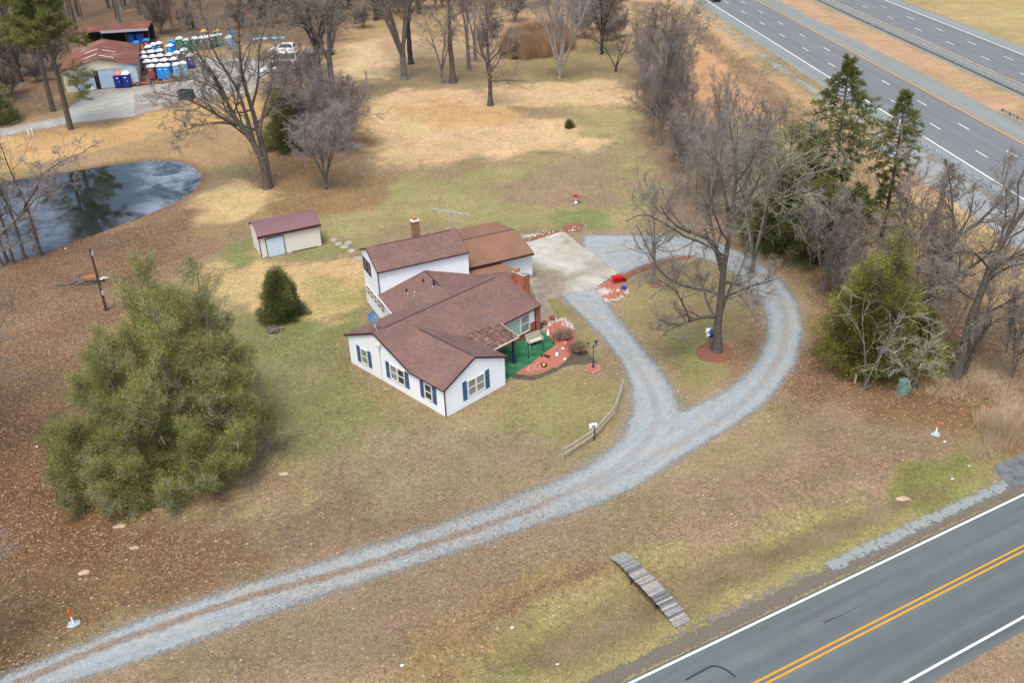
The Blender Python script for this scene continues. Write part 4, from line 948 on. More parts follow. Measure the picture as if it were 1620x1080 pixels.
# garden ornaments
def thing1(name, lab, cat, px, py, build, rz=0, grp=None):
    r = empty(name, G(px, py), rz, lab, cat, grp); build(r); return r
def barrow(r):
    m_ = MB().slab([(-.55, -.38, .62), (.55, -.3, .55), (.55, .3, .55), (-.55, .38, .62)], .03)
    m_.V = m_.V; V = [(-.6, -.42, .7), (.62, -.34, .62), (.62, .34, .62), (-.6, .42, .7), (-.35, -.25, .3), (.35, -.2, .28), (.35, .2, .28), (-.35, .25, .3)]
    m_ = MB().add(V, [(0, 1, 5, 4), (1, 2, 6, 5), (2, 3, 7, 6), (3, 0, 4, 7), (4, 5, 6, 7)]); m_.add([(x*.96, y*.95, z+.005) for x, y, z in V], [(4, 5, 1, 0), (5, 6, 2, 1), (6, 7, 3, 2), (7, 4, 0, 3), (7, 6, 5, 4)]); m_.build('tray', M['red'], r)
    m_ = MB()
    for s in (-1, 1): m_.tube([(-1.2, s*.3, .62), (-.3, s*.22, .28), (.75, s*.06, .2)], .025, 6); m_.tube([(-.35, s*.22, .3), (-.45, s*.25, 0)], .02, 6)
    m_.build('frame', M['red'], r); MB().prism([(.75+.18*math.cos(a), .18+.18*math.sin(a)) for a in np.linspace(0, 2*math.pi, 14, endpoint=False)], 'y', -.04, .04).build('wheel', M['tyre'], r)
thing1('wheelbarrow', 'bright red wheelbarrow on the island mulch bed', 'wheelbarrow', 977, 447, barrow, R(15))
def bluepot(r):
    MB().lathe([(.14, 0), (.22, .1), (.27, .3), (.30, .34), (.25, .34), (.2, .2)], 12).build('pot', M['blue'], r); MB().lathe([(.1, .34), (.16, .42), (.05, .5)], 10).build('lid', M['blue'], r)
thing1('garden_pot', 'bright blue garden pot at the edge of the island mulch bed', 'pot', 987, 458, bluepot)
def blob_thing(mat, r0, sq=(1, 1, .8), nm='body', z=0):
    def f(r): MB().blob((0, 0, r0*.7+z), r0, sq, 9, 7, .08).build(nm, M[mat], r)
    return f
def figurine(m1, m2, h=.5):
    def f(r):
        MB().lathe([(.12, 0), (.15, h*.1), (.12, h*.45), (.06, h*.62), (.03, h*.68)], 10).build('body', M[m1], r)
        m_ = MB().blob((0, 0, h*.8), h*.16, (1, 1, 1), 8, 6, .03); m_.lathe([(h*.19, h*.84), (h*.1, h*.95), (.01, h*1.15)], 8); m_.build('head', M[m2], r)
    return f
thing1('garden_stone', 'pale round stone on the island mulch bed', 'stone', 977.5, 462, blob_thing('rock_white', .2))
thing1('garden_figurine', 'small dark red ornament on the island mulch bed', 'ornament', 977, 469.5, figurine('terracotta', 'black', .35))
thing1('garden_figurine', 'white gnome with a blue cap standing in the porch mulch bed', 'ornament', 881, 562.5, figurine('white_plastic', 'blue', .62))
thing1('garden_ball', 'pink ball on the porch mulch bed', 'ball', 894, 545, blob_thing('pink', .2, (1, 1, 1)))
thing1('garden_figurine', 'white goose ornament behind the garden bench', 'ornament', 867, 530, figurine('white_plastic', 'white_plastic', .55))
thing1('garden_stone', 'pale yellow stone in the middle of the porch mulch bed', 'stone', 890.5, 553, blob_thing('cream_trim', .15))
thing1('garden_stone', 'tan stone near the street edge of the porch mulch bed', 'stone', 893.5, 569.5, blob_thing('rock_white', .15))
def bowl(r):
    MB().lathe([(.12, 0), (.24, .1), (.28, .2), (.24, .2), (.16, .1)], 12).build('bowl', M['black'], r); MB().blob((0, 0, .18), .13, (1, 1, .7)).build('flowers', M['yellow_plastic'], r)
thing1('planter_bowl', 'black bowl with yellow flowers in the porch mulch bed', 'planter', 860.5, 579.5, bowl)
def frogs(r):
    for x, y in ((-.25, .08), (.02, .12), (.15, -.05), (.32, -.12)): MB().blob((x, y, .13), .11, (1, 1, 1.2), 7, 5, .12).build('figure', M['black'], r)
thing1('garden_ornament', 'row of little black figures in the porch mulch bed', 'ornament', 862.5, 565, frogs)
def tpot(mat, h=.4, pl=True):
    def f(r):
        MB().lathe([(.13*h/.4, 0), (.2*h/.4, h*.85), (.23*h/.4, h*.85), (.23*h/.4, h), (.19*h/.4, h), (.17*h/.4, h*.8)], 12).build('pot', M[mat], r)
        MB().lathe([(.17*h/.4, h*.82), (.01, h*.9)], 10).build('soil', M['bark_dark'], r)
    return f
thing1('plant_pot', 'terracotta pot beside the white stones at the porch corner', 'pot', 873.5, 507, tpot('terracotta', .5))
thing1('plant_pot', 'pinkish clay pot on the walk near the brick pier', 'pot', 862, 514, tpot('terracotta', .42))
thing1('plant_pot', 'dark pot with purple rim against the brick pier', 'pot', 854.5, 520, tpot('navy', .5))
# bird bath
def bbath(r):
    MB().lathe([(.26, 0), (.24, .08), (.12, .18), (.09, .45), (.12, .6), (.16, .66)], 14).build('pedestal', M['white_plastic'], r)
    MB().lathe([(.12, .661), (.42, .78), (.52, .86), (.5, .92), (.44, .88), (.2, .8)], 18).build('basin', simple('basin_pink', S(214, 90, 84), .6, .2), r)
    MB().blob((0, 0, .93), .13, (1, 1, .9)).build('ball', M['navy'], r)
thing1('bird_bath', 'white bird bath with a red basin on the back lawn', 'bird bath', 911, 321, bbath)
# pinwheel / flag by oak
def balloon(r):
    MB().tube([(0, 0, 0), (0, 0, 1.3)], .015, 5).build('stake', M['galv'], r)
    for k, (x, z, mt) in enumerate(((-.12, 1.25, 'white_plastic'), (.12, 1.12, 'blue'), (-.02, .85, 'white_plastic'), (.18, .72, 'navy'))):
        MB().add([(x-.22, 0, z-.22), (x+.2, .04, z-.18), (x+.24, .1, z+.2), (x-.18, .05, z+.24), (x, -.12, z)], [(0, 1, 4), (1, 2, 4), (2, 3, 4), (3, 0, 4), (3, 2, 1, 0)]).build('petal', M[mt], r)
thing1('yard_pinwheel', 'white and blue pinwheel standing beside the big island tree', 'pinwheel', 1121, 543, balloon)

# split rail fence
fe = empty('rail_fence', (0, 0, 0), 0, 'weathered two rail fence curving along the inside of the drive', 'fence')
fp = [G(870+x/6.75, 580+y/6.75) for x, y in ((778, 272), (693, 537), (475, 785), (138, 1003))]
for p in fp: MB().tube([(p[0], p[1], -.1), (p[0], p[1], 1.15)], [.075, .065], 7).build('post', M['wood_dark' if p is fp[2] else 'wood_grey'], fe)
for a, b_ in zip(fp[:-1], fp[1:]):
    for z in (1.0, .55): MB().tube([(a[0], a[1], z), ((a[0]+b_[0])/2, (a[1]+b_[1])/2, z-.03), (b_[0], b_[1], z)], .05, 6).build('rail', M['wood_grey'], fe)
def plaque(r):
    MB().box(-.28, .28, -.09, .09, 0, .3).build('box', M['white_plastic'], r); MB().box(-.14, .16, -.105, -.092, .08, .2).build('emblem', simple('emblem_purple', S(110, 70, 140), .6, .1), r)
r_ = empty('fence_mailbox', (fp[2][0]-.12, fp[2][1]+.02, 1.17), R(20), 'small white box with a purple mark on a fence post', 'mailbox'); plaque(r_)
# wooden foot bridge over the ditch
a = np.array([6.05, 45.15]); bdir = np.array([.466, -.885]); bn = np.array([-bdir[1], bdir[0]])
br_ = empty('footbridge', (a[0], a[1], 0), math.atan2(bdir[1], bdir[0]), 'weathered grey plank footbridge crossing the roadside ditch', 'footbridge')
prof = [(0, .10), (.9, .38), (4.6, .42), (5.1, .40), (6.75, .06)]
def pz(x): return float(np.interp(x, [p[0] for p in prof], [p[1] for p in prof]))
rnd = random.Random(4); pw_ = .135; n = int(6.75/(pw_+.018))
cols = [simple('plank_%d' % i, c, .95, .3, 7) for i, c in enumerate(((.20, .20, .195), (.14, .145, .145), (.26, .25, .225), (.09, .095, .095)))]
m_ = MB()
for i in range(n):
    x = i*(pw_+.018); j = rnd.uniform(-.03, .03); m_.mi = rnd.choice([0, 0, 1, 2, 2, 3]); w2 = .56
    m_.slab([(x, -w2+j, pz(x)), (x+pw_, -w2+j, pz(x+pw_)), (x+pw_, w2+j, pz(x+pw_)), (x, w2+j, pz(x))], .035)
m_.build('deck', cols, br_)
for s in (-.5, .44):
    m_ = MB()
    for x0, x1 in zip([p[0] for p in prof[:-1]], [p[0] for p in prof[1:]]): m_.slab([(x0, s, pz(x0)-.04), (x1, s, pz(x1)-.04), (x1, s+.06, pz(x1)-.04), (x0, s+.06, pz(x0)-.04)], .14)
    m_.build('beam', M['wood_dark'], br_)
for x in (2.2, 4.7):
    for s in (-.5, .42): MB().box(x, x+.1, s, s+.09, -.9, pz(x)-.18).build('leg', M['wood_dark'], br_)

# delineator posts
def delineator(name, px, py, lab, rz, tilt):
    r = empty(name, (*G(px, py)[:2], gz1(*G(px, py)[:2])+.02), rz, lab, 'marker post', 'orange and white marker posts')
    m_ = MB().tube([(0, 0, .04), (tilt*.5, 0, .62)], .055, 8); m_.build('lower_tube', M['white_plastic'], r)
    m_ = MB().tube([(tilt*.5, 0, .621), (tilt, 0, 1.12)], .06, 8); m_.build('upper_tube', M['orange'], r)
    MB().prism([(-.36, -.22), (-.05, -.34), (.38, -.16), (.34, .2), (.06, .26), (-.3, .24)], 'z', 0, .05).build('base', simple('base_sheet', (.27, .33, .35), .7, .25), r)
    return r
delineator('marker_post', 117, 987, 'orange and white marker post in leaf litter left of the gravel drive', .3, -.03)
delineator('marker_post', 1480, 687, 'orange and white marker post in dry grass near the green utility box', .8, .03)
# utility box
ub = empty('utility_box', (*G(1427, 622)[:2], -.05), R(10), 'pale green utility box at the edge of the thicket', 'utility box')
MB().box(-.32, .32, -.25, .25, 0, 1.15).build('cabinet', M['green_box'], ub); MB().slab([(-.36, -.29, 1.22), (.36, -.29, 1.22), (.36, .29, 1.27), (-.36, .29, 1.27)], .07).build('lid', M['green_box'], ub)
MB().box(-.28, .28, -.265, -.251, .1, 1.08).build('door', M['green_box'], ub)
# second pale box / pipe at the thicket foot
pp = empty('vent_post', G(1352, 606), 0, 'short pale post at the foot of the yellow green cedar', 'post'); MB().tube([(0, 0, 0), (.02, 0, .75)], .09, 8).build('pipe', M['wood_light'], pp); MB().lathe([(.11, .751), (.1, .8), (.02, .84)], 8).build('cap', M['galv'], pp)
# utility pole with wire
up = empty('utility_pole', G(168, 490), 0, 'dark wooden utility pole leaning among leaves left of the big evergreen', 'utility pole')
MB().tube([(0, 0, -.1), (.02, 0, 6.4)], [.15, .10], 9).build('pole', M['wood_dark'], up)
MB().tube([(.14, -.08, 5.7), (.2, -.1, 6.0)], .1, 8).build('insulator', M['galv'], up); MB().box(.1, .3, -.25, -.1, 1.7, 2.1).build('meter_box', M['galv'], up)
MB().tube([(-.02, 0, 6.2), (.35, -.05, 6.1)], .035, 6).build('bracket', M['galv'], up)
p0 = Vector((*G(168, 490)[:2], 6.1)); e_ = Vector(local(*T2((0, .2, 0))[:2], 5.0))
wr = MB().tube([tuple(p0.lerp(e_, t)-Vector((0, 0, 1.6*math.sin(math.pi*t)))) for t in np.linspace(0, 1, 16)], .014, 4)
wr_ = wr.build('overhead_wire', M['black']); tag(wr_, 'thin black service wire from the utility pole to the house', 'wire')
# heap of branches with orange top
bp = empty('brush_pile', (*G(135, 447)[:2], 0), R(10), 'heap of ash and sticks with an orange frame beside the utility pole', 'brush pile')
m_ = MB(); rnd = random.Random(8)
for i in range(90):
    x, y = rnd.gauss(-.3, .9), rnd.gauss(0, .35); L_ = rnd.uniform(.4, 1.3); th = rnd.uniform(-.5, .5)+(math.pi if rnd.random() < .5 else 0); z = rnd.uniform(.02, .35)*max(0, 1-abs(x)/2.5)
    m_.tube([(x, y, z), (x+L_*math.cos(th), y+L_*math.sin(th)*.6, z+rnd.uniform(-.03, .2))], rnd.uniform(.015, .04), 4)
m_.build('sticks', M['bark_grey'], bp)
m_ = MB(); rnd = random.Random(2)
for i in range(7): m_.slab([(-.1+i*.19, -.25, .62), (-.1+i*.19+.15, -.27, .6), (-.06+i*.19+.15, .3, .68), (-.06+i*.19, .32, .7)], .06)
m_.slab([(-.15, -.28, .52), (1.25, -.3, .52), (1.25, -.2, .52), (-.15, -.18, .52)], .2); m_.build('pallet', simple('orange_wood', S(200, 140, 96), .9, .3), bp)
m_ = MB()
for i in range(14): m_.blob((rnd.uniform(.6, 2.2), rnd.uniform(-.3, .5), rnd.uniform(.08, .3)), rnd.uniform(.1, .25), (1, 1, .5), 6, 4, .3, rnd)
m_.build('ash_lumps', M['rock_white'], bp)
MB().blob((.9, -.25, .15), .5, (1.5, .6, .5), 9, 6, .25, rnd).build('charred_heap', M['black'], bp)
# stump ring south of the small cedar
st = empty('stump_pile', G(433, 524), 0, 'low round pile of grey split wood in front of the small cedar', 'wood pile'); m_ = MB(); rnd = random.Random(3)
for i in range(46):
    th = rnd.uniform(0, 6.28); r = rnd.uniform(.1, .75); z = rnd.uniform(.05, .45)*(1-r*.7); m_.tube([(r*math.cos(th), r*math.sin(th)*.8, z), (r*math.cos(th)+rnd.uniform(-.3, .3), r*math.sin(th)*.8+rnd.uniform(-.2, .2), z+rnd.uniform(0, .15))], rnd.uniform(.05, .10), 6)
m_.build('logs', M['bark_grey'], st); MB().blob((0, 0, .1), .6, (1, .85, .6), 10, 6, .15, rnd).build('stump', M['bark_brown'], st)
# stepping slabs between shed and house
rnd = random.Random(5)
for i, (x, y) in enumerate(((527, 380), (536, 386), (545, 391), (552, 384), (556, 397), (566, 409))):
    g = G(x, y); m_ = MB().prism([(g[0]+.45*math.cos(t)*rnd.uniform(.7, 1.2), g[1]+.55*math.sin(t)*rnd.uniform(.7, 1.2)) for t in np.linspace(0, 6.28, 8, endpoint=False)], 'z', -.02, .04)
    tag(m_.build('paving_stone', M['rock_grey']), 'rough grey stepping stone between the shed and the rear gable', 'paving stone', 'stepping stones behind the house')
# stones near field bush
thing1('fence_post_stub', 'weathered grey split post beside the small round bush', 'post', 908, 203, lambda r: [MB().tube([(-.25, 0, 0), (-.2, 0, 1.25)], [.16, .06], 6).build('stake', M['wood_grey'], r), MB().tube([(.3, 0, 0), (.28, 0, 1.4)], [.14, .06], 6).build('stake', M['wood_grey'], r)])
# white stakes near the pond drive
for k, (x, y, lb) in enumerate(((46, 214, 'white stake left of its twin by the far drive'), (52, 213, 'white stake right of its twin by the far drive'))):
    r_ = empty('boundary_stake', G(x, y), 0, lb, 'stake', 'white stakes by the far drive'); MB().tube([(0, 0, 0), (0, 0, .95)], .07, 6).build('shaft', M['white_plastic'], r_)
# litter
for k, (x, y, lb, mt) in enumerate(((636, 1050, 'white litter scrap at the bottom edge of the verge', 'white_plastic'), (668, 1060, 'grey crushed can in the grass near the bottom edge', 'galv'), (882, 1050, 'white paper scrap in the verge left of the footbridge', 'white_plastic'), (810, 987, 'small white scrap among leaves in the ditch', 'white_plastic'), (1507, 758, 'white cup in the green verge by the side road', 'white_plastic'), (1533, 737, 'blue white bottle near the culvert', 'galv'), (1494, 699, 'white scrap near the right marker post', 'white_plastic'), (58, 705, 'white scrap in leaves left of the big evergreen', 'white_plastic'), (103, 391, 'white jug on the near pond bank', 'white_plastic'))):
    g = G(x, y); o = MB().blob((g[0], g[1], gz1(g[0], g[1])+.05), .08, (1.3, .8, .6), 7, 5, .35, random.Random(k)).build('litter', M[mt]); tag(o, lb, 'litter')
for k, (x, y, lb, s) in enumerate(((1431, 786, 'flat tan rock in the green verge above the road', .42), (213, 868, 'pale rock in bare soil under the big evergreen', .25), (449, 751, 'tan rock on the lawn right of the big evergreen', .25), (134, 907, 'tan rock in leaves above the left marker post', .3), (251, 807, 'tan rock just below the big evergreen', .3), (190, 833, 'long pale rock left below the big evergreen', .35))):
    g = G(x, y); o = MB().blob((g[0], g[1], gz1(g[0], g[1])+.02), s, (1.3, .8, .3), 9, 5, .25, random.Random(k+20)).build('rock', M['rock_tan']); tag(o, lb, 'rock')
# pink flag
thing1('marker_flag', 'small pink survey flag in the dry grass right of the marker post', 'flag', 1559, 657, lambda r: [MB().tube([(0, 0, 0), (0, 0, .7)], .012, 4).build('wire', M['galv'], r), MB().box(0, .22, -.01, .01, .52, .7).build('flag', M['pink'], r)])

# ================================================================== the barn lot
BO = G(221, 135); bang = R(16.5)
BA = empty('barn', BO, bang, 'low block barn with rusty gabled metal roof and blue sliding doors', 'barn')
BW = float(np.linalg.norm((G(220, 137)-G(112, 141))[:2])); BD = 17
m_ = MB().prism([(-BW, 0), (0, 0), (0, 3.7), (-BW/2, 5.1), (-BW, 3.7)], 'y', 0, BD); m_.build('wall', M['barn_wall'], BA)
m_ = MB(); gable(m_, -.35, BD+.2, -BW-.4, 3.65, -BW/2, 5.3, .4, 3.65, axis='v'); m_.build('roof', M['rust'], BA)
for a_, b__ in ((-3.0, -.02), (-6.9, -3.02)):
    pass
m_ = MB().box(-2.2, .0, -.06, -.003, .1, 3.65); m_.build('side_panel', simple('panel_blue_faded', (.40, .48, .56), .8, .25, .8), BA)
MB().box(-6.3, -3.7, -.14, -.07, .1, 3.2).build('door', M['steel_blue'], BA); MB().box(-10.0, -7.1, -.14, -.07, .05, 3.3).build('door', M['steel_blue'], BA)
MB().box(-7.1, -6.3, -.05, -.003, .05, 3.2).build('doorway', M['black'], BA)
MB().box(-10.3, -1.5, -.18, -.10, 3.22, 3.4).build('door_track', M['galv'], BA)
MB().box(-8.6, -7.6, -.16, -.145, .15, .95).build('sign_panel', M['white_plastic'], BA)
m_ = MB(); [m_.slab([(-BW/2-x0-.1, y0, 5.3-.28*(x0+.1)+.06), (-BW/2-x0-3.0, y0, 5.3-.28*(x0+3)+.06), (-BW/2-x0-3.0, y0+.5, 5.3-.28*(x0+3)+.06), (-BW/2-x0-.1, y0+.5, 5.3-.28*(x0+.1)+.06)], .03) for x0, y0 in ((0, 3.2), (.2, 8.0))]
[m_.slab([(-BW/2+.3+x0, y0, 5.3-.28*(x0+.3)+.06), (-BW/2+3+x0, y0, 5.3-.28*(x0+3)+.06), (-BW/2+3+x0, y0+.4, 5.3-.28*(x0+3)+.06), (-BW/2+.3+x0, y0+.4, 5.3-.28*(x0+.3)+.06)], .03) for x0, y0 in ((0, 2.2), (.2, 7.0), (2.2, 4.8))]
m_.build('roof_light', simple('roof_sheet_pale', (.5, .47, .47), .6, .2), BA)
# open lean-to behind
ls = empty('lean_to', G(196, 73), R(8), 'dark open lean-to with a pale roof edge behind the barn', 'lean-to')
MB().slab([(-9, 0, 3.2), (5.5, 0, 3.2), (5.5, 6, 3.6), (-9, 6, 3.6)], .15).build('roof', M['rust'], ls); MB().box(-9, 5.5, 5.8, 6, 0, 3.4).build('wall', M['bark_dark'], ls); MB().box(-4, 5.55, -.12, -.005, 2.75, 3.25).build('fascia', M['galv'], ls)
for x in (-8.9, -4, .8, 5.3): MB().box(x, x+.15, .05, .2, 0, 3.0).build('post', M['wood_dark'], ls)
for k, x in enumerate((1.5, 3.2)):
    q = Vector((x, 2, 0)); q.rotate(Matrix.Rotation(R(8), 3, 'Z')); g = G(196, 73)
    o = MB().box(g[0]+q.x-.6, g[0]+q.x+.6, g[1]+q.y-.6, g[1]+q.y+.6, 0, 1.9).build('water_tank', M['blue']); tag(o, 'blue tank stored under the %s of the lean-to' % ('middle' if k == 0 else 'right end'), 'tank')

# portable toilets
def toilet(body, roof, lab, loc, rz=0, grp='portable toilets beside the barn'):
    r = empty('portable_toilet', loc, rz, lab, 'portable toilet', grp)
    return r
TP = {}
def make_toilet(body, roof):
    r = empty('portable_toilet', (0, 0, 0), 0)
    m_ = MB().box(-.56, .56, -.56, .56, 0, .12); m_.build('skid', M['black'], r)
    m_ = MB().box(-.55, .55, -.52, .55, .122, 1.98)
    for x in (-.551, .54): 
        for y in (-.3, 0, .3): m_.box(x, x+.012, y-.04, y+.04, .2, 1.8)
    m_.build('cabin', body, r)
    d_ = MB().box(-.36, .36, -.56, -.521, .16, 1.88).build('door', body, r); MB().box(.22, .30, -.585, -.561, .98, 1.1).build('handle', M['white_plastic'], d_); MB().box(-.14, .14, -.572, -.561, 1.5, 1.64).build('door_plate', M['white_plastic'], d_)
    prof_ = [(-.58, 2.0), (.58, 2.0), (.56, 2.12), (.38, 2.24), (0, 2.31), (-.38, 2.24), (-.56, 2.12)]
    m_ = MB().prism([(p[0], p[1]) for p in prof_], 'y', -.6, .6); m_.build('roof', roof, r); MB().tube([(.4, .4, 2.1), (.4, .4, 2.45)], .05, 6).build('vent', M['black'], r)
    return r
TC = dict(grey=S(132, 134, 140), blue=(.02, .24, .62), navy=(.01, .03, .19), maroon=(.26, .03, .07), green=(.01, .14, .09), teal=(.16, .34, .50), dkgrey=S(96, 104, 112))
TC = {k: simple('toilet_'+k, v, .5, .12) for k, v in TC.items()}
TR = dict(white=simple('toilet_roof_white', (.76, .78, .80), .4, .12, 2), blue=TC['blue'], yellow=M['yellow_plastic'], green=TC['green'], pink=simple('roof_pink', (.62, .2, .27), .5, .3, 2))
TL = [ # px of base centre, colour, roof
 (190, 139, 'navy', 'pink', 'navy portable toilet with a red and white roof in front of the barn door'), (203, 138, 'navy', 'white', 'navy portable toilet with a white roof right of its neighbour by the barn door'),
 (243, 126, 'maroon', 'white', 'front maroon portable toilet on the long trailer'), (257, 125, 'blue', 'white', 'bright blue portable toilet beside the maroon one on the trailer'), (267, 124.5, 'blue', 'white', 'second bright blue portable toilet from the maroon one'), (283, 123, 'teal', 'white', 'faded blue portable toilet at the right of the trailer row'), (293, 121, 'teal', 'white', 'faded blue portable toilet at the far right end of the front row'),
 (304, 108, 'navy', 'white', 'dark blue portable toilet standing alone at the right of the cluster'),
 (237, 118, 'dkgrey', 'white', ''), (249, 117, 'dkgrey', 'white', ''), (263, 116, 'dkgrey', 'white', ''), (278, 114, 'dkgrey', 'white', ''), (232, 111, 'dkgrey', 'white', ''), (245, 110, 'dkgrey', 'white', ''), (257, 108.5, 'dkgrey', 'white', ''), (271, 107, 'dkgrey', 'white', ''), (229, 104, 'dkgrey', 'white', ''), (243, 102, 'dkgrey', 'white', ''), (256, 100, 'grey', 'white', ''), (283, 104, 'grey', 'white', 'grey portable toilet left of the lone dark blue one'), (294, 99, 'grey', 'white', 'grey portable toilet behind the lone dark blue one'),
 (238, 94, 'dkgrey', 'white', ''), (246, 90, 'blue', 'white', 'blue portable toilet behind the grey rows'), (255, 88, 'grey', 'white', 'grey portable toilet left of the tall blue pair'), (272, 92, 'blue', 'white', 'bright blue portable toilet in front of its blue roofed neighbour'), (275, 86, 'blue', 'blue', 'bright blue portable toilet with a blue roof'),
 (219, 87, 'maroon', 'blue', 'maroon portable toilet with a blue roof nearest the barn wall'), (235, 83, 'maroon', 'blue', 'maroon portable toilet with a blue roof right of its twin'),
 (287, 80, 'green', 'white', 'left green portable toilet of the back pair'), (298, 82, 'green', 'white', 'right green portable toilet of the back pair'), (310, 80, 'green', 'white', 'pale green portable toilet left of the grey pair at the back'), (322, 79, 'grey', 'white', 'left grey portable toilet of the back row'), (330, 78, 'grey', 'white', 'right grey portable toilet of the back row'),
 (338, 76, 'dkgrey', 'white', 'grey blue portable toilet beside the green one under the yellow roof'), (349, 74, 'green', 'white', 'dark green portable toilet in front of the yellow roofed one'), (346, 68, 'green', 'yellow', 'green portable toilet with a yellow roof in the back row'), (326, 68, 'grey', 'yellow', 'portable toilet with a yellow roof left of the green one'),
 (365, 78, 'teal', 'white', 'front pale blue portable toilet at the right end of the back row'), (368, 70, 'teal', 'blue', 'rear pale blue portable toilet with a blue roof at the right end'),
]
rnd = random.Random(9)
for (x, y, c, rf, lb) in TL:
    key = (c, rf)
    if key not in TP: TP[key] = make_toilet(TC[c], TR[rf]); r = TP[key]
    else: r = copy_tree(TP[key])
    g = G(x, y); r.location = (g[0], g[1], .03); r.rotation_euler = (0, 0, R(-12+rnd.uniform(-6, 6))+bang)
    k = 1.12; r.scale = (k, k, k)
    r['category'] = 'portable toilet'
    if lb: r['label'] = lb; r['group'] = 'portable toilets beside the barn'
    else: r['label'] = 'dark grey portable toilet with a white roof in the %s row' % ('first' if y > 112.5 else ('second' if y > 106 else 'third')); r['group'] = 'grey portable toilets packed beside the barn'
# trailer under the front row
tr = empty('flatbed_trailer', G(250, 131), bang+R(2), 'long low flatbed trailer with orange edge in front of the toilet rows', 'trailer')
MB().box(-6, 6, -.9, -.15, .35, .5).build('bed', M['wood_dark'], tr); MB().box(-6, 6, -.96, -.905, .38, .52).build('edge', M['orange'], tr)
for x in (-4.6, -3.4, -.8, .4, 3.6, 4.6):
    w_ = MB().prism([(x+.35*math.cos(a), .35+.35*math.sin(a)) for a in np.linspace(0, 2*math.pi, 14, endpoint=False)], 'y', -1.2, -1.0).build('wheel', M['tyre'], tr); MB().prism([(x+.17*math.cos(a), .35+.17*math.sin(a)) for a in np.linspace(0, 2*math.pi, 10, endpoint=False)], 'y', -1.22, -1.201).build('rim', M['rim'], w_)
# dark crate
cr = empty('dumpster', G(296, 157), R(-15), 'dark grey open crate standing on the pale yard', 'crate')
m_ = MB(); [m_.box(*q) for q in ((-1.1, 1.1, -.8, -.74, 0, 1.5), (-1.1, 1.1, .74, .8, 0, 1.5), (-1.1, -1.04, -.74, .74, 0, 1.5), (1.04, 1.1, -.74, .74, 0, 1.5), (-1.04, 1.04, -.74, .74, .05, .1))]
m_.build('bin', simple('dark_steel', (.05, .065, .07), .7, .4, 2), cr); m_ = MB(); [m_.box(x, x+.08, -.85, -.801, 0, 1.45) for x in (-.8, -.2, .4, .9)]; m_.build('rib', M['black'], cr)

